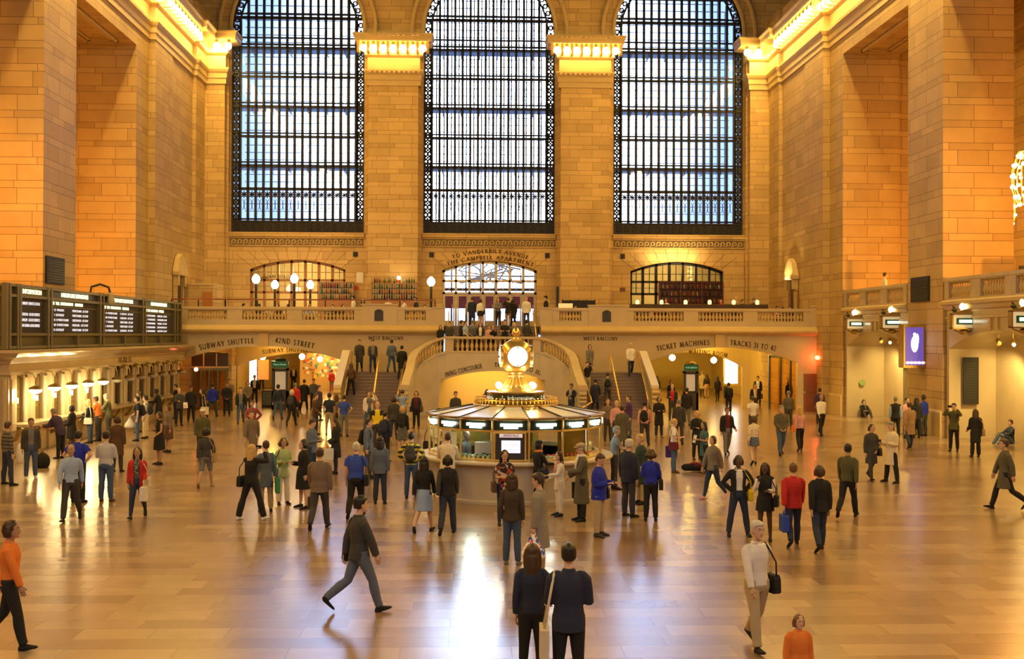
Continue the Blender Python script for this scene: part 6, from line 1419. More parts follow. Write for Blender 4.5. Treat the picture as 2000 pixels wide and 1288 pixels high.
    # ---- shoes
    if shoes != 'none':
        for s in (-1, 1):
            an_ = J[s][2]; kn = J[s][1]; d = (an_-kn).normalized(); fwd = V(s*.12, -1, 0); fwd = (fwd-d*fwd.dot(d)*.85).normalized() if not sit else V(s*.1, -1, .1).normalized()
            mb = MB(); h_ = an_+V(0, 0, -.045)
            mb.rings([[(h_+fwd*y_+V(0, 0, zc)+(fwd.cross(V(0,0,1)).normalized()*w_*math.cos(t)+V(0, 0, hh)*math.sin(t)))*k for t in [2*math.pi*i/10 for i in range(10)]] for y_, w_, hh, zc in ((-.075, .015, .02, .0), (-.065, .033, .040, .0), (-.01, .038, .052, .008), (.06, .042, .040, -.004), (.12, .046, .027, -.014), (.17, .036, .020, -.020), (.19, .012, .01, -.024))])
            o = mb.build('shoe', cloth(shoes), e, smooth=True)
    # ---- hair
    if hair != 'o' :
        mb = MB(); hm = hairm(hair)
        mb.ball(fpos(0, .018, .034), (.090*k, .106*k, .100*k), 16, 10, Mx)
        if hs in ('short', 'crop'):
            mb = MB(); g = .012 if hs == 'short' else .005
            pr = [(-.06, .058, .05, .052), (-.03, .074+g, .068, .035), (.01, .076+g, .09, .024), (.045, .077+g, .102, .012), (.08, .073+g, .101, .010), (.11, .058+g, .082, .012), (.132, .034, .05, .014), (.142, .01, .015, .014)]
            mb.rings([[hc*k+Mx @ V(a*k*math.cos(t), (yo+(b+g)*math.sin(t))*k, z_*k) for t in [2*math.pi*i/14 for i in range(14)]] for z_, a, b, yo in pr])
        elif hs == 'bob' or hs == 'curly':
            g = .0 if hs == 'bob' else .018
            for s in (-1, 1): mb.tube([fpos(s*.07, .03, .04), fpos(s*(.085+g), .03, -.03), fpos(s*.078, .02, -.10)], [.038*k, (.04+g)*k, .03*k], 8)
            mb.tube([fpos(0, .06, .05), fpos(0, .075+g, -.02), fpos(0, .06, -.11)], [.07*k, (.07+g)*k, .05*k], 10)
            if hs == 'curly':
                rr = random.Random(PEOPLE)
                for q in range(26):
                    a_, b_ = rr.uniform(-.3, math.pi+.3), rr.uniform(-.6, 1.3); mb.ball(fpos(.09*math.cos(a_)*math.cos(b_), .02+.1*math.sin(a_)*math.cos(b_), .02+.11*math.sin(b_)), .026*k, 6, 4)
        elif hs == 'long':
            ln = .36
            for s in (-1, 1): mb.tube([fpos(s*.062, .03, .05), fpos(s*.083, .035, -.04), fpos(s*.085, .03, -.14), fpos(s*.075, .03, -.24)], [.04*k, .036*k, .036*k, .02*k], 8)
            mb.tube([fpos(0, .05, .05), fpos(0, .08, -.04), fpos(0, .085, -.16), fpos(0, .085, -.27), fpos(0, .08, -ln)], [.075*k, .082*k, .09*k, .085*k, .045*k], 12, sq=.62, up=(Mx @ V(1, 0, 0)))
        elif hs == 'tail':
            mb.tube([fpos(0, .09, .05), fpos(0, .135, .03), fpos(0, .14, -.06), fpos(0, .11, -.15)], [.03*k, .034*k, .03*k, .012*k], 8)
        elif hs == 'bun': mb.ball(fpos(0, .12, .05), .042*k, 8, 6)
        def finh(me):
            me.name = 'hair'; me.materials.clear(); me.materials.append(hm); me.polygons.foreach_set('use_smooth', [True]*len(me.polygons))
            cc = (hc*k); 
            o = bpy.data.objects.new('hair', me); COL.objects.link(o); o.parent = e
        # keep the face free: hair sits back
        for i, v in enumerate(mb.v):
            q = Mx.transposed() @ (Vector(v)-hc*k); 
            if q.y < -.055*k and q.z < .062*k and abs(q.x) < .075*k: q.y = -.03*k; mb.v[i] = tuple(hc*k+Mx @ q)
        remesh_job(mb, .011*k if near < 36 else .016*k, 1, finh)
    if hat:
        hcol, _, hk = hat.partition('/'); m = MB(); 
        m.ball(fpos(0, .01, .075), (.098*k, .115*k, .062*k), 14, 8, Mx); m.ball(fpos(0, -.10, .055), (.07*k, .055*k, .010*k), 10, 6, Mx); m.build('cap', cloth(hcol), e, smooth=True)
    Wp = Matrix.Translation(p) @ Matrix.Rotation(R(face), 4, 'Z')
    who = short or 'person'
    for b in bags: bag(b, Wp, A, up, k, who, Sh, face, pel)
    return e
BAGN = 0
def bag(spec, Wp, A, up, k, who, Sh, face, pel):
    """kind:colour:side  the thing a person carries"""
    kd, colr, sd = (spec.split(':')+['1'])[:3]; s = int(sd); mt = cloth(colr)
    names = {'purse': 'shoulder_bag', 'pack': 'backpack', 'tote': 'tote_bag', 'shop': 'shopping_bag', 'case': 'suitcase', 'phone': 'phone', 'camera': 'camera', 'paper': 'paper_sheet', 'plastic': 'plastic_bag', 'bottle': 'drink_bottle', 'scarf': 'scarf', 'strap': 'bag_strap', 'brief': 'briefcase'}
    cats = {'purse': 'bag', 'pack': 'backpack', 'tote': 'bag', 'shop': 'bag', 'case': 'suitcase', 'phone': 'phone', 'camera': 'camera', 'paper': 'paper', 'plastic': 'bag', 'bottle': 'bottle', 'scarf': 'scarf', 'brief': 'bag'}
    vb = {'purse': 'shoulder bag hanging at the hip of', 'pack': 'backpack on the back of', 'tote': 'tote bag carried by', 'shop': 'shopping bag carried by', 'case': 'wheeled suitcase pulled by', 'phone': 'phone held by', 'camera': 'camera held up by', 'paper': 'paper sheet held by', 'plastic': 'plastic bag carried by', 'bottle': 'drink bottle held by', 'scarf': 'scarf round the neck of', 'brief': 'briefcase carried by'}
    cn = {'lgray': 'light grey', 'dgray': 'dark grey', 'gray': 'grey', 'letters': 'white bag with colourful letters, a', 'djeans': 'dark blue', 'lgreen': 'light green', 'leather': 'dark brown', 'tan': 'tan', 'royal': 'bright blue'}.get(colr, colr)
    wr = A[s][2]; hd = A[s][2]+A[s][3]*.07; m = MB(); m2 = MB()
    if kd in ('purse',):
        c = pel+V(s*.25, .02, -.02); sh = Sh[s]+V(-s*.04, 0, .05); m.rings([[ (c+V(x_*.05, y_*w_, z_))*k for x_, y_ in ((-1,-1),(1,-1),(1,1),(-1,1))] for z_, w_ in ((-.15, .13), (-.13, .16), (.05, .15), (.10, .12))])
        m2.tube([q*k for q in (c+V(0, -.12, .08), c+V(-s*.0, -.11, .28), sh+V(0, -.06, -.02), sh+V(0, 0, .02), sh+V(0, .07, -.03), c+V(0, .11, .3), c+V(0, .12, .08))], .012*k, 5)
    elif kd == 'pack':
        c = up(V(0, .20, .26)); m.ball(c*k, (.155*k, .10*k, .235*k), 14, 10); m.ball((c+V(0, .07, -.08))*k, (.11*k, .06*k, .11*k), 10, 8)
        for q in (-1, 1): a = Sh[q]; m2.tube([p_*k for p_ in (c+V(q*.08, -.06, .18), a+V(-q*.06, .02, .065), a+V(-q*.06, -.10, .0), a+V(-q*.06, -.125, -.15), c+V(q*.13, -.08, -.16))], .018*k, 6)
    elif kd in ('tote', 'shop', 'plastic', 'brief'):
        w_, h_, d_ = {'tote': (.19, .38, .05), 'shop': (.20, .34, .07), 'plastic': (.22, .36, .13), 'brief': (.20, .28, .05)}[kd]
        if kd == 'tote': c = Sh[s]+V(s*.10, .05, -.55)
        else: c = hd+V(0, 0, -.13)
        if kd == 'plastic': m.rings([[ (c+V(d_*r_*math.cos(t), w_*r_*math.sin(t), z_))*k for t in [2*math.pi*i/12 for i in range(12)]] for z_, r_ in ((.10, .1), (.05, .16), (-.05, .5), (-.16, .85), (-.26, 1.0), (-.31, .85), (-.33, .4))])
        else: m.rings([[ (c+V(x_*d_, y_*w_*ww, z_))*k for x_, y_ in ((-1,-1),(1,-1),(1,1),(-1,1))] for z_, ww in ((-h_, .9), (-h_*.95, 1), (0, 1.02))])
        if kd == 'tote': m2.tube([q*k for q in (c+V(0, -.09, 0), Sh[s]+V(-s*.01, -.05, .04), Sh[s]+V(-s*.02, .0, .065), Sh[s]+V(-s*.01, .05, .04), c+V(0, .09, 0))], .016*k, 5)
        else: m2.tube([q*k for q in (c+V(0, -.08, 0), hd+V(0, -.02, .0), hd+V(0, .02, .0), c+V(0, .08, 0))], .010*k, 5)
    elif kd == 'case':
        c = V(s*.28, .45, 0); m.box(*(V(c.x-.12, c.y-.17, .05)*k), *(V(c.x+.12, c.y+.17, .56)*k)); m.tube([q*k for q in (c+V(-.1, .13, .04), c+V(.1, .13, .04))], .04*k, 8)
        m2.tube([q*k for q in (c+V(0, -.1, .55), hd+V(0, .02, -.02), hd)], .012*k, 5)
    elif kd == 'phone': m.cbox((hd+V(-s*.02, -.03, .03))*k, (.07*k, .012*k, .13*k))
    elif kd == 'camera': m.cbox((hd+V(-s*.05, -.04, .05))*k, (.14*k, .05*k, .08*k)); m2.tube([(hd+V(-s*.05, -.05, .05))*k, (hd+V(-s*.05, -.12, .05))*k], .03*k, 10)
    elif kd == 'paper': m.add([(hd+V(a_, b_, c_))*k for a_, b_, c_ in ((-.10, -.05, -.12), (.10, -.05, -.12), (.10, .02, .14), (-.10, .02, .14), (-.10, -.045, -.12), (.10, -.045, -.12), (.10, .025, .14), (-.10, .025, .14))], [(0,1,2,3),(7,6,5,4),(0,4,5,1),(1,5,6,2),(2,6,7,3),(3,7,4,0)])
    elif kd == 'bottle': m.lathe((hd+V(0, -.01, -.14))*k, [(.03*k, 0), (.034*k, .02*k), (.034*k, .14*k), (.014*k, .19*k), (.014*k, .22*k)], 10)
    elif kd == 'scarf':
        n0 = up(V(0, .0, .53)); m.tube([ (n0+V(.085*math.cos(t), .075*math.sin(t), .01))*k for t in [2*math.pi*i/12 for i in range(13)]], .032*k, 8); m2.tube([q*k for q in (n0+V(.03, -.085, 0), n0+V(.05, -.14, -.15), n0+V(.045, -.15, -.38))], .032*k, 6)
    o = m.build({'purse': 'bag_body', 'pack': 'pack_body'}.get(kd, names[kd]+'_body'), mt, smooth=kd in ('pack', 'scarf', 'plastic', 'bottle'))
    root = bpy.data.objects.new(names[kd], None); COL.objects.link(root); root.matrix_world = Wp
    o.parent = root
    o2 = m2.build('strap' if kd in ('purse', 'pack', 'tote') else 'handle' if kd != 'camera' else 'lens', mt if kd != 'camera' else BLACK, root, smooth=True)
    art = {'letters': ''}.get(colr, '')
    lab = '%s %s %s' % (cn, vb[kd], who) if colr != 'letters' else 'white plastic bag with colourful letters carried by %s' % who
    tag(root, lab, cats[kd])
    w_ = lab.split()
    if len(w_) > 16: root['label'] = ' '.join(w_[:16])
def flush():
    dg = bpy.context.evaluated_depsgraph_get()
    for o, done in JOBS:
        me = bpy.data.meshes.new_from_object(o.evaluated_get(dg)); done(me)
    for o, _ in JOBS: me = o.data; bpy.data.objects.remove(o); bpy.data.meshes.remove(me)
    JOBS.clear(); bpy.data.collections.remove(TMP)
def pp(x, yf, h, face, top, bot, hair, short, extra='', **kw):
    """label = short description + what singles it out"""
    person(x, yf, h, face, top, bot, hair, (short+' '+extra).strip(), short='the '+short, **kw)
W = dict(pose='walk', arms=('fwd', 'bak')); F_ = dict(sex='f')
# ---- foreground
pp(1040, 0, 1.68, 174, 'navy', 'black/tight', 'n', 'woman with long brown hair and dark blue blouse', 'seen from behind at bottom', head_y=1066, hs='long', sex='f', arms=('hold', 'down'))
pp(1111, 0, 1.80, 178, 'black', 'black/tight', 'k', 'man with short dark hair and dark jacket', 'seen from behind, beside brown-haired woman at bottom', head_y=1067, outer='navy/jacket', arms=('phone', 'phone'), hs='short', bags=('tote:cream:1',))
pp(1000, 1104, 1.68, 168, 'leather', 'jeans', 'b', 'woman in brown leather jacket and blue jeans', 'seen from behind near the booth', hs='long', sex='f', arms=('down', 'pocket'), shoes='gray', outer='leather/vest')
pp(1052, 1128, 1.80, -112, 'lgray', 'khaki', 'b', 'man in long grey trench coat', 'beside the woman in leather jacket', outer='trench/coat', look=0, tilt=12, shoes='brown', bags=('plastic:letters:1',), hs='short')
pp(985, 1026, 1.66, 8, 'floral', 'djeans/tight', 'k', 'woman in a floral blouse looking at her phone', 'with her back to the booth', hs='long', sex='f', tilt=18, arms=('phone', 'phone'), sleeve='short', hem=.78, sk='p', bags=('phone:black:1', 'purse:brown:-1'))
pp(1052, 990, 1.62, 120, 'black', 'black', 'k', 'woman in black with an orange scarf', 'turned to the booth counter', sex='f', hs='bob', arms=('lean', 'hold'), bags=('scarf:orange:1', 'purse:navy:-1'), hat='black/beret')
pp(1092, 1008, 1.50, -75, 'white', 'white/tight', 'k', 'dark-haired girl in white jacket and white trousers', '', sex='f', hs='long', arms=('hold', 'lean'), shoes='navy', hem=.72, bags=('scarf:pink:1',))
pp(1135, 1018, 1.76, -78, 'white', 'black', 'g', 'elderly man in a long olive coat and flat cap', '', outer='dolive/long', tilt=12, arms=('hold', 'lean'), hat='khaki/cap', hs='crop', bags=('scarf:white:1', 'tote:black:-1'))
pp(1170, 1048, 1.72, 62, 'orange', 'khaki', 'n', 'man in a bright blue jacket and beige trousers', 'looking at his hands', outer='royal/jacket', tilt=28, arms=('phone', 'phone'), shoes='dgray', fat=1.15, hs='crop', bags=('purse:black:1', 'phone:dgray:1'))
pp(1200, 956, 1.72, 95, 'gray', 'dgray', 'g', 'grey-haired man in short-sleeved grey shirt', 'leaning on the right side of the booth', arms=('lean', 'lean'), sleeve='short', lean=4, hs='crop', sk='m')
pp(1228, 1010, 1.80, 128, 'lblue', 'dgray', 'w', 'white-haired man in a navy blazer', 'right of the booth', outer='navy/jacket', hs='short', fat=1.1, bags=('bottle:red:1',))
pp(1251, 985, 1.74, -70, 'dgreen', 'khaki', 'y', 'short-haired blond person in dark green jacket', 'between blazer man and blue sweater woman', outer='dgreen/coat', hs='short', sex='f')
pp(1271, 1018, 1.62, 172, 'royal', 'black', 'n', 'woman in a royal blue sweater and black trousers', 'seen from behind', hs='curly', sex='f', arms=('hold', 'phone'), fat=1.05, bags=('purse:black:-1',))
pp(1316, 924, 1.66, 84, 'white', 'jeans/flare', 'y', 'blond woman in a white t-shirt and jeans', 'holding purple clothing', hs='tail', sex='f', sleeve='short', arms=('phone', 'phone'), tilt=10, shoes='brown', bags=('purse:maroon:-1', 'tote:purple:1'))
pp(1375, 925, 1.58, -72, 'teal', 'black/tight', 'k', 'dark-haired woman in grey-green dress and black leggings', '', hs='long', sex='f', sleeve='short', arms=('phone', 'phone'), hem=.60, shoes='brown', sk='m', bags=('paper:white:-1',))
pp(1361, 898, 1.66, 8, 'dgray', 'black', 'y', 'blond woman in a black coat', 'facing the camera behind the woman holding a paper', hs='bob', sex='f', outer='black/coat', arms=('phone', 'down'), bags=('purse:brown:1',))
pp(1442, 1048, 1.70, 0, 'white', 'djeans', 'k', 'woman in black jacket, white top and dark jeans', 'facing the camera with hands behind', sk='d', hs='bob', sex='f', outer='black/open', arms=('hip', 'hip'), bags=('purse:yellow:1',), spread=.35)
pp(1494, 1056, 1.60, -22, 'white', 'black/mini', 'k', 'woman in a black jacket with white sleeves', 'raising a hand to her mouth', sk='d', hs='long', sex='f', outer='black/vest', hem=None, arms=('chin', 'phone'), bags=('purse:black:1',))
pp(1549, 1066, 1.68, 176, 'red', 'djeans', 'a', 'person in a red jacket walking away with a blue bag', '', outer='red/jacket', bags=('shop:blue:1',), hs='short', **W)
pp(1600, 1076, 1.70, 180, 'mag', 'djeans', 'n', 'person in dark top with magenta hem', 'walking away beside the red jacket', pose='walk', arms=('down', 'bak'), outer='black/jacket', hs='bob', sex='f')
pp(1656, 1012, 1.76, 150, 'olive', 'black', 'k', 'man in an olive shirt and dark trousers walking away', '', hs='short', pose='stride', arms=('bak', 'fwd'), sk='m')
pp(1478, 1268, 1.74, 20, 'white', 'khaki', 'w', 'white-haired walker in a white shirt and khaki trousers', 'lower right', hs='short', bags=('purse:black:1',), **W)
pp(1560, 0, 1.12, 10, 'orange', 'jeans', 'a', 'child in an orange jacket', 'cut off by the bottom edge', head_y=1203, outer='orange/jacket', hs='bob')
pp(20, 1268, 1.74, 95, 'orange', 'black', 'b', 'walker in an orange top and black trousers', 'cut by the left edge', sk='m', hs='bob', sex='f', **W)
pp(702, 1196, 1.80, 115, 'dgray', 'bluegray', 'k', 'walker in a dark jacket and blue-grey trousers', 'alone on the near floor left of centre', outer='dgray/jacket', hs='short', pose='stride', arms=('fwd', 'bak'), bags=('purse:black:1',))
# ---- middle, left of the booth
pp(491, 1016, 1.72, 155, 'black', 'black/flare', 'y', 'woman with long blond hair in black', 'photographing with raised arms', hs='long', sex='f', arms=('cam', 'cam'), shoes='white', legs=(8, 0, -8, 0), spread=.5, bags=('camera:black:1', 'purse:black:1'))
pp(519, 1000, 1.68, -165, 'bluegray', 'khaki', 'n', 'person in a blue-grey shirt with green apron', 'half hidden behind the blond woman', hem=.62, hs='short', bags=('tote:green:-1',))
pp(553, 986, 1.64, 25, 'lgreen', 'white/flare', 'n', 'curly-haired woman in a light green cardigan and white trousers', '', hs='curly', sex='f', arms=('phone', 'phone'), hem=.74, bags=('purse:black:-1',), sk='m')
pp(592, 993, 1.66, -60, 'black', 'black/dress', 'k', 'dark-haired woman in black coat and black tights', 'facing left', hs='curly', sex='f', outer='black/coat', arms=('phone', 'down'), spread=.3)
pp(624, 1034, 1.78, 176, 'taupe', 'dgray', 'n', 'man in a grey-brown suit jacket walking away', '', outer='taupe/jacket', hs='short', pose='walk', arms=('down', 'fwd'), fat=1.1, bags=('brief:brown:1',))
pp(695, 1012, 1.76, 178, 'blue', 'black', 'w', 'white-haired man in a blue shirt and black trousers', 'walking away', hs='crop', sleeve='short', pose='walk', arms=('down', 'down'), fat=1.15, bags=('purse:black:-1',))
pp(742, 985, 1.68, 180, 'dgray', 'djeans', 'k', 'woman with long black hair in a grey-blue jacket', 'seen from behind left of the booth', hs='long', sex='f', outer='bluegray/jacket')
pp(720, 935, 1.76, 75, 'bluegray', 'dgray', 'b', 'man in a blue jacket with red collar', 'among the group left of the booth', hs='short', outer='bluegray/jacket', bags=('pack:black:1',))
pp(803, 974, 1.70, 172, 'stripey', 'jeans', 'k', 'person in a yellow and black striped hooded top', 'with hands on hips, seen from behind', hs='short', arms=('hip', 'hip'), bags=('pack:dgray:1',))
pp(828, 1040, 1.64, 165, 'black', 'lblue/skirt', 'k', 'woman in a black top and light blue skirt', 'walking away left of the booth', sex='f', hs='long', outer='black/vest', **W)
pp(874, 1044, 1.70, 176, 'dgray', 'djeans', 'k', 'walker in a dark top and blue jeans', 'in front of the booth at left', hs='bob', sex='f', outer='black/vest', **W)
pp(874, 986, 1.78, 178, 'cream', 'black', 'b', 'man in a cream jacket leaning on the booth counter', 'seen from behind', arms=('lean', 'lean'), lean=10, hs='crop', outer='cream/jacket', fat=1.05)
pp(845, 925, 1.72, 60, 'white', 'black', 'k', 'person in a white shirt at the left side of the booth', '', hs='short', arms=('lean', 'hold'), bags=('purse:black:-1',))
pp(402, 952, 1.66, 178, 'dgray', 'gray/shorts', 'k', 'woman in dark top and grey shorts with a tan bag', 'walking away', sex='f', hs='bob', sk='m', bags=('purse:tan:-1',), shoes='tan', **W)
pp(395, 900, 1.72, 10, 'olive', 'dgray', 'b', 'person in an olive jacket with a white cap', '', hat='white/cap', hs='short', outer='olive/jacket', sk='m')
pp(491, 905, 1.74, 12, 'tan', 'khaki', 'n', 'walker in a long tan coat', 'in front of the checked shirt', outer='taupe/coat', hs='short', **W)
pp(492, 870, 1.70, 8, 'check', 'dgray', 'b', 'man in a red and purple checked shirt', 'facing the camera', hs='short', arms=('phone', 'hip'), sk='m')
pp(609, 938, 1.76, 70, 'dgray', 'djeans', 'b', 'man in a dark blue-grey jacket facing a woman with a white bag', '', hs='short', outer='bluegray/jacket', tilt=18, arms=('phone', 'phone'))
pp(655, 926, 1.68, -78, 'black', 'djeans/tight', 'b', 'woman in black with a large white shopping bag', 'facing left', hs='long', sex='f', tilt=15, arms=('hold', 'hold'), outer='black/coat', bags=('shop:white:1', 'shop:orange:-1'))
pp(643, 850, 1.76, 172, 'navy', 'khaki/shorts', 'k', 'man in a navy t-shirt and khaki shorts', 'seen from behind', hs='short', sleeve='short', sk='m', fat=1.1)
pp(672, 853, 1.72, 174, 'blue', 'gray', 'k', 'man in a bright blue t-shirt and grey trousers', 'seen from behind', hs='short', sleeve='short', arms=('hip', 'down'), bags=('plastic:lgreen:1',))
pp(657, 846, 1.66, 160, 'taupe', 'dgray', 'n', 'brown-haired woman between the navy and the bright blue t-shirts', '', hs='long', sex='f')
pp(616, 850, 1.74, 80, 'brown', 'dgray', 'b', 'man in a dark brown jacket', 'facing the man in navy t-shirt', outer='brown/jacket', hs='short', arms=('hold', 'phone'))
pp(543, 820, 1.76, 172, 'navy', 'jeans', 'k', 'man in a navy top and light jeans', 'walking away before the map kiosk', hs='short', **W)
pp(570, 832, 1.70, 168, 'black', 'black', 'w', 'grey-haired person in black with small backpack', 'right of the map kiosk', hs='bob', sex='f', bags=('pack:dgray:1',), **W)
pp(577, 814, 1.72, 170, 'orange', 'dgray', 'g', 'person in a red-orange jacket', 'before the red shop', outer='red/jacket', hs='short')
pp(594, 803, 1.76, 176, 'black', 'black', 'k', 'man in black pulling a suitcase', 'towards the shop', hs='short', outer='black/coat', bags=('case:black:1',), **W)
pp(612, 800, 1.72, 5, 'gray', 'dgray', 'b', 'person in a dark grey top', 'before the red shop at right', hs='short')
pp(623, 822, 1.72, 60, 'dpurple', 'dgray', 'b', 'person in a purple striped sweater', 'behind the man in brown jacket', hs='short')
# ---- group in front of the left stairs
pp(720, 841, 1.74, 28, 'gray', 'jeans', 'b', 'man in an open white jacket photographing', 'at the foot of the left stairs', outer='white/open', arms=('down', 'cam'), tilt=-8, hs='short', bags=('camera:white:1', 'pack:black:1'), spread=.3)
pp(737, 882, 1.80, 5, 'yellow', 'dgray', 'o', 'bald man in a bright yellow t-shirt and black jacket', '', outer='black/open', hs='short', fat=1.15)
pp(752, 902, 1.66, 160, 'navy', 'black', 'k', 'woman with dark hair bun and navy backpack', 'beside the yellow t-shirt', hs='bun', sex='f', bags=('pack:navy:1',))
pp(786, 886, 1.68, 172, 'black', 'tweed/skirt', 'y', 'blond woman in black cardigan and grey skirt', 'with a black backpack', hs='bob', sex='f', bags=('pack:black:1',), shoes='brown')
pp(786, 838, 1.74, -10, 'lblue', 'jeans', 'n', 'man in a light blue sweater taking a photo', 'left of the navy-jacket woman', arms=('cam', 'cam'), hs='short', bags=('camera:black:1',))
pp(813, 837, 1.68, -10, 'maroon', 'black', 'b', 'woman in a navy jacket and dark red top', 'beside the curved stair arm', hs='bob', sex='f', outer='navy/open', bags=('purse:brown:1', 'purse:navy:-1'), shoes='maroon')
pp(769, 858, 1.70, 175, 'dgray', 'djeans', 'k', 'person in a dark grey hooded top', 'between two photographing men', hs='bob', outer='dgray/jacket')
# ---- ticket office queue
pp(15, 948, 1.76, 140, 'stripeg', 'djeans', 'n', 'man in a grey striped sweater', 'at the left edge', hs='short', spread=.35)
pp(60, 936, 1.76, 25, 'gray', 'jeans', 'n', 'man in a grey t-shirt and open jacket', 'beside the striped sweater', outer='dgray/open', hs='short', tilt=-8, shoes='white', sk='m')
pp(118, 896, 1.74, -108, 'purple', 'black', 'g', 'grey-haired person in a purple-blue jacket', 'leaning on the ticket counter', outer='dpurple/jacket', lean=24, arms=('lean', 'lean'), hs='crop', fat=1.1, bags=('scarf:mag:1',))
pp(140, 882, 1.64, -100, 'black', 'black/dress', 'k', 'woman in long black dress at the second ticket window', '', hs='bob', sex='f', arms=('lean', 'hold'), outer='black/coat', sk='d')
pp(176, 866, 1.70, -95, 'black', 'jeans/tight', 'y', 'woman with long blond hair in black at the ticket counter', '', hs='long', sex='f', arms=('lean', 'hold'), lean=6, bags=('purse:white:1',), shoes='black')
pp(192, 862, 1.76, -98, 'orange', 'dgray', 'b', 'man in an orange shirt at the ticket counter', '', hs='short', sleeve='short', arms=('lean', 'lean'), lean=8, sk='m')
pp(212, 856, 1.78, -88, 'khaki', 'dgray', 'g', 'older man in a khaki jacket at the ticket counter', '', hs='crop', outer='olive/jacket', tilt=16, lean=8, arms=('lean', 'lean'))
pp(268, 862, 1.76, -75, 'navy', 'jeans', 'k', 'man in a navy t-shirt and jeans with white bags', 'in the ticket queue', hs='short', sleeve='short', arms=('hold', 'down'), bags=('plastic:white:-1', 'pack:black:1'))
pp(284, 857, 1.74, -95, 'white', 'cream', 'k', 'man in a white shirt and cream trousers', 'with a navy backpack in the queue', hs='short', bags=('pack:navy:1',))
pp(272, 845, 1.74, -90, 'lgray', 'gray', 'b', 'man with brown hair between the two backpackers', '', hs='short')
pp(310, 832, 1.70, -85, 'black', 'black', 'k', 'person in black leaning on the far ticket counter', '', hs='short', outer='black/coat', lean=8, arms=('lean', 'lean'), sk='d')
pp(349, 832, 1.74, 30, 'dgray', 'black', 'o', 'bald man in a dark sweater holding a paper', '', arms=('phone', 'hold'), bags=('paper:white:1',), outer='dgray/jacket')
pp(373, 825, 1.74, 15, 'dgray', 'black', 'k', 'person in a dark coat and dark red cap', '', hat='maroon/cap', hs='short', outer='black/jacket', sk='m')
pp(343, 818, 1.72, -60, 'black', 'black', 'k', 'person in black behind the bald man with paper', '', hs='short')
pp(394, 828, 1.66, -60, 'black', 'black', 'k', 'woman in black with a white tote bag', 'under the subway shuttle lettering', sex='f', hs='long', bags=('tote:cream:1',))
pp(415, 815, 1.74, 165, 'blue', 'dgray', 'k', 'person in a blue jacket walking away with black bag', '', outer='royal/jacket', hs='short', bags=('brief:black:1',), sk='m', **W)
pp(443, 813, 1.74, 8, 'black', 'black', 'n', 'man in a black jacket with hands clasped', 'facing the camera under the left arch', hs='short', outer='black/jacket', arms=('clasp', 'clasp'), sk='m')
pp(448, 802, 1.74, 20, 'taupe', 'dgray', 'n', 'walker in a brown top with an arm out', 'behind the man with clasped hands', hs='short', arms=('down', 'hold'))
pp(470, 828, 1.74, 12, 'gray', 'jeans', 'n', 'man in an open black jacket and jeans walking', 'towards the camera under the left arch', outer='black/open', hs='short', **W)
pp(484, 806, 1.68, 8, 'taupe', 'dgray', 'b', 'woman in a grey-brown jacket with a pale bag', 'left of the men in suits', sex='f', hs='bob', outer='taupe/jacket', arms=('clasp', 'clasp'))
pp(497, 790, 1.76, 8, 'white', 'black', 'n', 'man in a black jacket over a white shirt', 'in subway shuttle passage', outer='black/open', hs='short')
pp(511, 762, 1.80, 5, 'white', 'black', 'b', 'man in black suit scratching his head', 'deep in subway shuttle passage', outer='black/open', hs='short', arms=('up', 'down'))
pp(573, 760, 1.78, 20, 'white', 'black', 'b', 'man in a black suit right of the map kiosk', '', outer='black/open', hs='short')
pp(648, 754, 1.60, 170, 'red', 'gray', 'r', 'person in a red hooded top', 'at the red shop counter', Y=85.6, outer='red/jacket', hs='short')
pp(108, 0, 1.78, 176, 'blue', 'black', 'k', 'x', '', head_y=9999) if 0 else None
pp(152, 982, 1.78, 172, 'royal', 'black', 'k', 'man in a dark blue t-shirt and black trousers', 'with hands on hips, back to camera', hs='short', sleeve='short', arms=('hip', 'hip'), fat=1.2)
pp(138, 1018, 1.74, 8, 'lblue', 'dgray', 'o', 'bald walker in a light blue shirt', 'in front of the dark blue t-shirt', sk='m', **W)
pp(207, 980, 1.76, 176, 'stripew', 'jeans', 'k', 'man in a pale striped shirt and blue jeans', 'with folded arms, back to camera', hs='short', arms=('fold', 'fold'), shoes='brown', fat=1.12)
pp(229, 922, 1.70, 175, 'brown', 'dgray', 'b', 'person in a dark brown coat', 'behind the striped shirt', outer='brown/coat', hs='bob')
pp(268, 1012, 1.64, 5, 'pattern', 'djeans/tight', 'k', 'woman in a red cardigan with white shopping bag', 'walking towards the camera', outer='red/open', hs='long', sex='f', sk='m', arms=('down', 'hold'), bags=('shop:white:1', 'purse:cream:1'), pose='walk')
pp(311, 908, 1.70, -55, 'black', 'black/skirt', 'n', 'woman in a black dress with bare arms', 'near the ticket queue', sex='f', hs='bob', sleeve='none', arms=('phone', 'hold'), sk='m', hem=.6)
pp(328, 884, 1.68, -50, 'taupe', 'brown/skirt', 'n', 'woman in a brown dress behind the black dress', '', sex='f', hs='bob', sk='m')
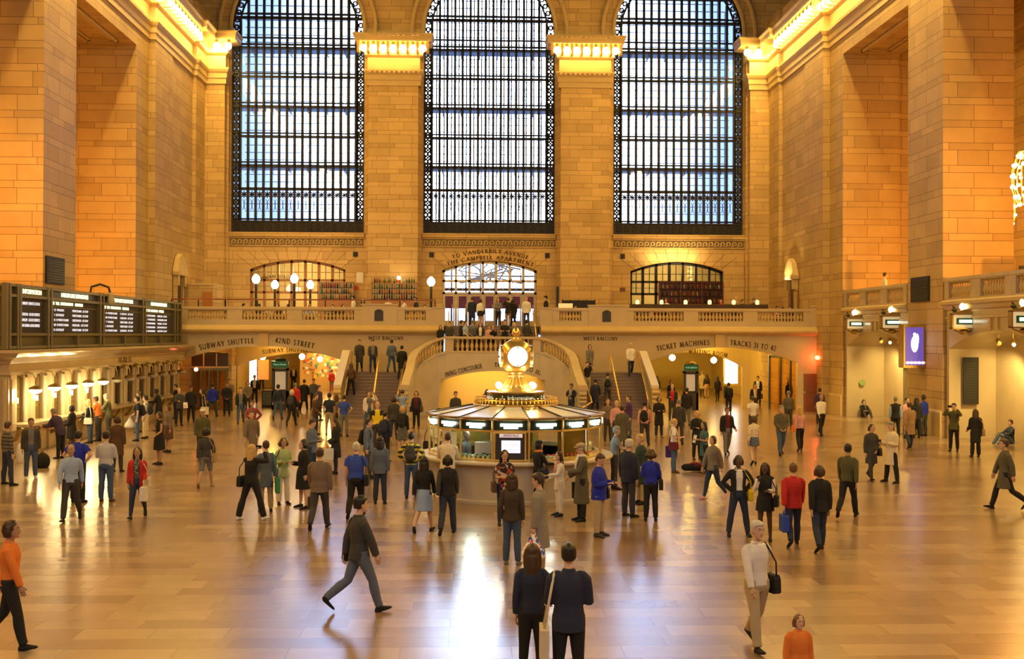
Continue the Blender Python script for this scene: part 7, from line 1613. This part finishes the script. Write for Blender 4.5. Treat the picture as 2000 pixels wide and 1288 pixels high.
# ---- middle right and far
pp(1420, 889, 1.72, 5, 'maroon', 'gray', 'b', 'person in a black jacket over a dark red shirt', 'walking towards the camera', outer='black/open', hs='short', sk='m', pose='walk', arms=('down', 'hold'))
pp(1472, 908, 1.62, 178, 'lace', 'bluegray/mini', 'n', 'woman in a cream lace top and blue shorts', 'seen from behind', sex='f', hs='bob', **W)
pp(1470, 852, 1.70, 175, 'white', 'dgray', 'n', 'person in a white t-shirt', 'behind the cream lace top', hs='short', sleeve='short', **W)
pp(1526, 889, 1.78, 5, 'black', 'jeans', 'g', 'man in a dark jacket and jeans walking', 'left of the pink top', outer='dolive/jacket', hs='short', arms=('clasp', 'clasp'), pose='walk')
pp(1562, 881, 1.66, 178, 'pink', 'black', 'y', 'blond woman in a pink top with an orange bag', 'walking away', sex='f', hs='long', bags=('purse:orange:1',), **W)
pp(1604, 851, 1.76, 12, 'white', 'black', 'o', 'bald man in a white shirt and black trousers', 'walking before the brown door', fat=1.1, sk='m', **W)
pp(1702, 938, 1.66, 12, 'taupe', 'dgray/tight', 'b', 'woman in a dark jacket and grey leggings', 'facing the man in a cream coat', sex='f', hs='bob', outer='dgray/coat', tilt=12, bags=('purse:dgray:1',), pose='walk', arms=('down', 'clasp'))
pp(1741, 943, 1.74, -70, 'cream', 'black', 'g', 'man in a cream coat looking at his phone', '', outer='cream/coat', hs='crop', tilt=12, arms=('phone', 'phone'), bags=('phone:black:-1',), spread=.4, fat=1.1)
pp(1776, 876, 1.76, 178, 'tan', 'djeans', 'n', 'person in a broad tan coat', 'seen from behind near the poster box', outer='tan/coat', hs='short', fat=1.15, **W)
pp(1749, 858, 1.74, 165, 'lblue', 'black', 'g', 'man in a black vest over a light blue shirt', '', outer='black/vest', hs='crop', sk='m')
pp(1771, 856, 1.68, 20, 'pink', 'dgray', 'b', 'woman with pale pink shawl', 'between the black vest and blue shirt', sex='f', hs='bun', outer='pink/jacket')
pp(1804, 852, 1.74, -150, 'royal', 'dgray', 'k', 'man in a blue shirt', 'at the pier below the poster box', hs='crop', sk='d')
pp(1790, 856, 1.68, 175, 'black', 'black', 'k', 'woman in black', 'left of the blue shirt below the poster box', sex='f', hs='long', outer='black/jacket')
pp(1818, 846, 1.72, -70, 'black', 'khaki', 'n', 'young man in khaki trousers and cap sitting on the floor', 'against the pier', at=(18.25, 48.6, 0), pose='sitfloor', arms=('knee', 'knee'), hat='olive/cap', hs='short', shoes='gray')
pp(1679, 808, 1.70, 5, 'black', 'dgray', 'k', 'person in black sitting on the floor under the green seal', '', at=(19.6, 58.85, 0), pose='sitfloor', arms=('knee', 'knee'), outer='black/jacket', hs='bob', bags=('scarf:gray:1',))
pp(1863, 882, 1.76, -35, 'dgreen', 'black', 'k', 'man in an olive-green jacket photographing', 'before the black tablet', outer='olive/jacket', arms=('cam', 'cam'), hs='short', bags=('camera:black:-1', 'pack:dgray:1'))
pp(1905, 893, 1.68, 172, 'black', 'black/flare', 'n', 'woman with long brown hair all in black', 'seen from behind at right', sex='f', hs='long', outer='black/coat', arms=('down', 'hold'), bags=('purse:tan:-1',))
pp(2012, 868, 1.76, -80, 'navy', 'jeans', 'b', 'person in jeans and brown shoes sitting on the floor', 'cut by the right edge', at=(20.35, 44.2, 0), pose='sitfloor', arms=('knee', 'knee'), shoes='tan', hs='short')
pp(1962, 996, 1.76, -100, 'olive', 'black', 'n', 'walker in an olive coat', 'near the right edge', outer='dolive/coat', hs='short', pose='stride', arms=('fwd', 'bak'))
pp(1480, 792, 1.78, -10, 'white', 'black', 'k', 'man in dark suit with shopping bag under tracks arch', '', outer='black/open', hs='short', bags=('brief:brown:1',), sk='m')
pp(1474, 812, 1.70, 5, 'white', 'dgray', 'n', 'person with an orange scarf and dark jacket', 'before the suited man', outer='black/open', hs='short', bags=('scarf:orange:1',))
pp(1541, 798, 1.66, 8, 'black', 'black', 'k', 'long-haired woman in black by glass doors', '', sex='f', hs='long')
pp(1565, 802, 1.80, -25, 'black', 'black', 'b', 'tall man in dark suit standing at the corner of the arch', '', outer='black/jacket', hs='short', arms=('chin', 'fold'))
pp(1601, 828, 1.72, 150, 'dpurple', 'dgray', 'b', 'person in a dark purple top', 'behind the bald man in white', hs='short')
pp(1540, 838, 1.72, 175, 'dolive', 'dgray', 'g', 'person in a dark green-grey top', 'behind the man in dark jacket and jeans', hs='short')
pp(1423, 808, 1.70, 172, 'black', 'black', 'k', 'walker in black with dark backpack', 'on the bright floor below the waiting room arch', bags=('pack:black:1',), hs='short', **W)
pp(1419, 782, 1.74, 170, 'olive', 'dgray', 'b', 'man photographing the waiting room passage', '', arms=('cam', 'cam'), hs='short', outer='olive/jacket')
pp(1401, 785, 1.66, 178, 'black', 'black/tight', 'k', 'woman in black with dark red bag', 'walking into the waiting room passage', sex='f', hs='long', bags=('purse:maroon:-1',), **W)
pp(1380, 778, 1.64, 175, 'black', 'tan/mini', 'b', 'woman in a black top', 'beside the pale grey coat in the passage', sex='f', hs='long')
pp(1372, 774, 1.74, 176, 'khaki', 'dgray', 'g', 'person in a pale khaki coat', 'in the waiting room passage', outer='khaki/coat', hs='short')
pp(1313, 822, 1.78, -12, 'red', 'dgray', 'w', 'white-haired man in a navy blazer and red tie', '', outer='navy/open', hs='crop', arms=('phone', 'down'))
pp(1283, 785, 1.66, 172, 'black', 'black', 'k', 'long-haired woman in black', 'by the right stair parapet', sex='f', hs='long')
pp(1311, 800, 1.68, 12, 'dgray', 'black', 'b', 'dark-haired woman in black jacket', 'behind the white-haired man with red tie', sex='f', hs='bob', outer='black/jacket')
pp(1341, 832, 1.78, 178, 'black', 'gray', 'k', 'man in black jacket and grey trousers', 'right of the white-haired man', outer='black/jacket', hs='short', hat='dgray/cap')
pp(1326, 868, 1.74, 160, 'dgray', 'dgray', 'g', 'man in a dark grey sweater', 'behind the blond woman in white', hs='short')
pp(1287, 855, 1.70, 8, 'dgray', 'djeans', 'k', 'person in a black coat and jeans holding a camera', 'right of the purple shirt', outer='black/coat', arms=('phone', 'phone'), shoes='gray', hs='bob', sk='m')
pp(1259, 872, 1.74, 165, 'pink', 'dgray', 'k', 'man in a pale pink shirt with black backpack', '', bags=('pack:black:1',), hs='short', **W)
pp(1228, 858, 1.78, -80, 'purple', 'jeans', 'n', 'man in a purple sweater and jeans', 'facing left behind the booth', hs='crop', arms=('phone', 'down'))
pp(1187, 862, 1.68, 5, 'taupe', 'dgray', 'a', 'woman with reddish face behind the booth at right', '', sex='f', hs='bob')
pp(1204, 872, 1.74, 20, 'pink', 'dgray', 'o', 'bald person behind the right side of the booth', '')
pp(1215, 890, 1.76, 150, 'dolive', 'dgray', 'b', 'walker in a dark brown coat right of the booth', '', outer='dolive/coat', hs='short')
pp(1392, 976, 1.66, -60, 'dgray', 'djeans/tight', 'n', 'walker in dark top and dark jeans with bare feet', '', sex='f', hs='bob', shoes='pink', outer='taupe/jacket', **W)
# ---- on the stairs, landing and behind the booth
def stz(Y, a=57.0, b=61.0, z=2.25, n=14): return z*min(1, max(0, (math.floor((Y-a)/(b-a)*n)+1)/n))
for x, Y, h, face, top, bot, hair, short, kw in (
    (702, 61.4, 1.76, 5, 'dgray', 'dgray', 'b', 'walker in a long dark coat on the left landing', dict(outer='dgray/coat', hs='short')),
    (728, 60.8, 1.74, 5, 'gray', 'djeans', 'b', 'walker in a dark jacket and jeans on left landing', dict(outer='dgray/open', hs='short')),
    (765, 61.3, 1.76, 170, 'bluegray', 'jeans', 'b', 'person in blue climbing onto the left landing', dict(hs='short')),
    (785, 60.2, 1.78, 176, 'black', 'black', 'k', 'man in a black coat near top of left stairs', dict(outer='black/coat', hs='short')),
    (686, 58.8, 1.68, 170, 'brown', 'black', 'n', 'person in brown climbing beside the left parapet', dict(hs='long', sex='f')),
    (1152, 60.6, 1.70, 10, 'gray', 'dgray', 'b', 'woman in a grey dress coming down right stairs', dict(sex='f', hs='bob', outer='gray/coat')),
    (1147, 58.8, 1.74, 8, 'black', 'khaki', 'k', 'man in black t-shirt photographing from the right stairs', dict(arms=('cam', 'cam'), sleeve='short', hs='short', bags=('camera:black:1',))),
    (1232, 60.6, 1.78, 5, 'white', 'djeans', 'w', 'man in a white jacket coming down the right stairs', dict(outer='white/jacket', hs='short')),
    (1187, 58.0, 1.72, 176, 'gray', 'dgray', 'b', 'climber in a grey top with black backpack', dict(hs='short', bags=('pack:black:1',))),
    (1163, 57.5, 1.72, 170, 'navy', 'black', 'k', 'person in a dark navy coat low on the right stairs', dict(hs='short', outer='navy/coat'))):
    kw.setdefault('pose', 'walk' if 'photograph' not in short else 'stand'); kw.setdefault('arms', ('fwd', 'bak'))
    pp(x, 700, h, face, top, bot, hair, short, '', Y=Y, z=stz(Y), **kw)
pp(890, 0, 1.74, 20, 'dgray', 'dgray', 'b', 'dark-jacketed person before the dining concourse arch', 'at left', head_y=766, hs='short', outer='dgray/jacket')
pp(951, 0, 1.66, 175, 'pink', 'djeans', 'k', 'dark-haired woman holding a camera overhead', 'behind the booth', head_y=762, hs='long', sex='f', arms=('cam', 'cam'), bags=('camera:white:1',))
pp(1116, 0, 1.76, -40, 'lgray', 'djeans', 'k', 'man in a navy jacket with a hand at his chin', 'before the right stair arm', head_y=751, hs='short', outer='navy/open', arms=('chin', 'fold'), sk='m')
pp(857, 0, 1.72, 100, 'white', 'black', 'k', 'man in a white shirt behind the left side of booth', '', head_y=800, hs='short')
for x, hy, top, outer, hair, short, kw in (
    (860, 636, 'black', 'black/coat', 'b', 'woman in a black coat leaning at left end of central balustrade', dict(sex='f', hs='long')),
    (878, 630, 'dgray', 'dgray/jacket', 'k', 'man in dark grey second from left at the central balustrade', {}),
    (901, 627, 'navy', 'navy/jacket', 'b', 'person in a navy suit behind the light blue shirt', dict(face=90)),
    (909, 628, 'lblue', None, 'n', 'man in a light blue t-shirt at the central balustrade', dict(face=60, sleeve='short')),
    (924, 626, 'gray', None, 'g', 'grey-shirted person on the upper stairs landing', dict(face=170)),
    (938, 631, 'white', 'black/open', 'k', 'dark-haired woman in a black jacket and white top at the balustrade', dict(sex='f', hs='long')),
    (955, 636, 'pink', None, 'n', 'person with brown hair in pale top at the balustrade', {}),
    (963, 636, 'black', None, 'a', 'auburn-haired woman in black holding her hands to her face', dict(sex='f', hs='bob', arms=('chin', 'chin'))),
    (986, 625, 'black', None, 'b', 'man in black looking at his phone at the balustrade', dict(sleeve='short', arms=('phone', 'phone'), tilt=15)),
    (1004, 631, 'black', None, 'w', 'white-haired woman in black at the balustrade', dict(sex='f', hs='bob', arms=('chin', 'fold'))),
    (1029, 625, 'maroon', 'dgray/jacket', 'k', 'dark blurred walker at right of the upper stairs landing', dict(face=150))):
    d = ray(x, hy); hh = 1.70; yy = 61.2 if x not in (901, 924, 1029) else 61.9
    sh = P(x, hy, yy).z-3.3; hh = max(1.45, min(1.8, sh)); f = kw.pop('face', 0); kw.setdefault('hs', 'short'); kw.setdefault('arms', ('hold', 'hold'))
    pp(x, 700, hh, f, top, 'black', hair, short, '', Y=yy, z=3.3, outer=outer, **kw)
for x, Y, z, h, face, top, outer, bot, hair, short, kw in (
    (922, 69.5, 4.8, 1.80, 176, 'navy', 'navy/coat', 'navy', 'b', 'man in a navy suit facing the arched middle doors', dict(hs='short')),
    (938, 68.5, 4.8, 1.66, 178, 'white', 'white/jacket', 'black/mini', 'b', 'woman in a white jacket with a dark bag', dict(sex='f', hs='bob', bags=('purse:black:-1',))),
    (973, 68.5, 4.8, 1.74, 0, 'gray', None, 'black/tight', 'n', 'woman in a grey sweater and black leggings by the doors', dict(sex='f', hs='long', arms=('phone', 'phone'))),
    (992, 68.5, 4.8, 1.74, 170, 'black', 'black/jacket', 'tan/shorts', 'b', 'person in a black top and shorts by the doors', dict(hs='short', arms=('cam', 'cam'))),
    (1002, 69.8, 4.8, 1.72, -160, 'black', 'black/coat', 'black', 'k', 'person in black beside the black top and shorts', dict(hs='bob')),
    (1028, 68.0, 4.8, 1.78, 176, 'white', 'white/jacket', 'dgray', 'o', 'man in a white jacket at the right middle door', dict()),
    (1066, 64.6, 4.8, 1.72, -80, 'black', 'black/jacket', 'black', 'k', 'guard in a black uniform and cap right of middle doors', dict(hat='black/cap', hs='short')),
    (690, 66.5, 4.8, 1.74, -80, 'white', 'white/jacket', 'black', 'k', 'waiter in a white jacket below the red notice', dict(hs='short', arms=('hold', 'hold'))),
    (758, 70.5, 4.8, 1.78, 10, 'white', None, 'black', 'k', 'bartender in a white shirt before the bar shelves', dict(hs='short', arms=('lean', 'lean'), lean=12)),
    (794, 69.5, 4.8, 1.72, -70, 'white', None, 'black', 'b', 'barman in white bending right of the bartender', dict(hs='short', arms=('lean', 'lean'), lean=22)),
    (812, 68, 4.8, 1.72, -60, 'navy', None, 'black', 'b', 'guest in navy at the right end of the pier bar', dict(hs='short')),
    (1438, 66.8, 4.8, 1.82, -60, 'tan', None, 'black', 'o', 'large bald waiter in tan on the bar terrace', dict(fat=1.35)),
    (1450, 67.5, 4.8, 1.66, 20, 'black', None, 'black', 'k', 'dark-haired guest behind the large waiter', dict(hs='short')),
    (1472, 66.6, 4.8, 1.70, 10, 'dgray', None, 'black', 'k', 'guest in dark grey left of the rightmost amber lamp', dict(hs='short')),
    (1408, 66.6, 4.8, 1.66, -20, 'red', None, 'black', 'b', 'guest in a red top on the bar terrace', dict(hs='short', sex='f')),
    (1301, 66.8, 4.8, 1.68, -40, 'white', None, 'black', 'n', 'guest in a white shirt before the bar shelves', dict(hs='short')),
    (1728, 56.5, 5.75, 1.74, 90, 'white', None, 'dgray', 'b', 'person in white on the right side balcony', dict(hs='short'))):
    pp(x, 640, h, face, top, bot, hair, short, '', Y=Y, z=z, outer=outer, **kw)
CH = {}
def seated(x, hy, Y, face, top, hair, short, z=4.8, **kw):
    q = P(x, hy, Y); hz = q.z-z; h = 1.72; p0 = Vector((q.x, Y, z))
    person(x, 0, h, face, top, kw.pop('bot', 'dgray'), hair, short, at=p0, pose='sit', short='the '+short, hs=kw.pop('hs', 'short'), arms=kw.pop('arms', ('phone', 'phone')), **kw)
    c = bpy.data.objects.new('dining_chair', None); COL.objects.link(c); c.location = p0; c.rotation_euler = (0, 0, R(face))
    if not CH:
        m = MB(); m.box(-.21, -.22, .42, .21, .2, .45); CH['seat'] = m.mesh('seat', WOODR); m = MB(); m.box(-.2, .2, .5, .2, .23, .85); CH['backrest'] = m.mesh('backrest', WOODR); m = MB(); m.box(-.015, -.015, 0, .015, .015, .42); CH['leg'] = m.mesh('leg', BLACK)
    for nm in ('seat', 'backrest'): o = bpy.data.objects.new(nm, CH[nm]); COL.objects.link(o); o.parent = c
    for sx in (-.18, .18):
        for sy in (-.18, .18): o = bpy.data.objects.new('leg', CH['leg']); COL.objects.link(o); o.parent = c; o.location = (sx, sy, 0)
    tag(c, 'chair under the %s' % short, 'chair')
for x, hy, Y, face, top, hair, short, kw in (
    (476, 576, 65.9, 80, 'purple', 'k', 'diner in a purple sweater at the left of the cafe', {}), (506, 575, 66.3, -70, 'navy', 'b', 'diner in navy below the left tall lamp', {}), (543, 582, 66.2, -40, 'black', 'n', 'blond diner in black between the lamp posts', dict(hs='bob', sex='f')), (605, 574, 66.6, 20, 'lblue', 'g', 'diner in pale blue right of the tallest lamp', {}),
    (563, 577, 67.2, -100, 'white', 'b', 'diner in white at left of the tallest lamp', {}), (650, 573, 67.0, 0, 'black', 'b', 'diner in black below the bottle shelves', {}), (669, 586, 66.2, 60, 'dgray', 'b', 'long-haired diner near waiter', dict(hs='long', sex='f')), (722, 572, 68.6, -80, 'tan', 'b', 'guest in tan before the bar shelves', dict(hs='bob')), (744, 579, 66.8, 180, 'dolive', 'n', 'guest seen from behind at the pier bar', {}), (830, 585, 66.8, 0, 'black', 'k', 'guest in black near the middle doors lamp', {}),
    (1088, 590, 66.8, -60, 'black', 'k', 'guest in black at the host stand', {}), (1124, 595, 66.9, 0, 'dgray', 'b', 'seated guest right of host stand', {}), (1200, 588, 66.4, 10, 'black', 'k', 'dark-haired woman left of the right plaque', dict(hs='long', sex='f')), (1213, 587, 66.6, 30, 'navy', 'k', 'man in navy above the right plaque block', {}), (1238, 585, 67.0, -50, 'yellow', 'k', 'diner in yellow left of the leftmost amber lamp', {}),
    (1260, 584, 66.6, 30, 'black', 'k', 'diner in black between the two leftmost amber lamps', {}), (1283, 590, 66.3, -40, 'maroon', 'b', 'diner in dark red left of the white shirt', {}), (1366, 590, 66.3, 0, 'gray', 'b', 'diner below the middle bottles', {}), (1425, 592, 66.3, 40, 'taupe', 'n', 'diner bending beside the large waiter', {}), (1518, 596, 66.4, 20, 'pink', 'n', 'pale diner at the right end of terrace', {}), (1543, 593, 66.3, -30, 'black', 'k', 'dark-haired diner at the right end of terrace', {}), (1528, 595, 68.8, -60, 'black', 'k', 'diner in black farthest back at the terrace end', dict(hs='bob', sex='f'))):
    seated(x, hy, Y, face, top, hair, short, sk='p' if len(short) % 2 else 'm', **kw)
person(912, 0, 1.74, 60, 'black', 'black', 'o', 'dark-suited clerk standing inside the booth at left', at=(BX-1.35, BY-1.0, 0), sk='d', outer='black/jacket', short='the booth clerk')
person(1135, 0, 1.7, -30, 'black', 'black', 'k', 'clerk bending behind the screen inside the booth at right', at=(BX+1.5, BY-.55, 0), sk='m', hs='short', short='the second clerk')
flush()
# ---- loose bags on the floor
c = FL(1355, 922); e = E('duffel_bag', c, 'black and red duffel bag lying on the floor beside the grey-green dress', 'bag'); m = MB(); m.tube([(-.38, 0, .13), (-.3, 0, .14), (0, 0, .15), (.3, 0, .14), (.38, 0, .13)], [.06, .12, .14, .12, .06], 12, sq=.9); m.build('bag_body', cloth('black'), e, smooth=True); MB().tube([(-.2, -.05, .2), (-.1, -.09, .3), (.1, -.09, .3), (.2, -.05, .2)], .015, 6).build('handle', cloth('red'), e); MB().ball((.1, -.03, .2), (.2, .12, .09), 10, 6).build('red_jacket_on_bag', cloth('maroon'), e, smooth=True)
c = FL(83, 914); e = E('travel_bag', c, 'large black travel bag on the floor near the ticket counter', 'bag'); MB().ball((0, 0, .2), (.24, .2, .28), 12, 8).build('bag_body', cloth('black'), e, smooth=True); MB().tube([(-.1, 0, .42), (0, 0, .52), (.1, 0, .42)], .015, 6).build('handle', cloth('black'), e)
c = FL(39, 905); e = E('white_sack', c, 'white bag standing between the striped sweater and the open jacket', 'bag'); MB().ball((0, 0, .3), (.12, .12, .36), 12, 8).build('bag_body', cloth('white'), e, smooth=True)
c = FL(1929, 918, 0); c = FL(1972, 1011); o = MB().box(-.05, -.03, 0, .05, .03, .01).build('paper_scrap', cloth('white'), loc=c); tag(o, 'tiny white scrap of paper on the floor near the right edge', 'litter')
# bag rack / barrier beside the right stairs
bpy.context.view_layer.update()
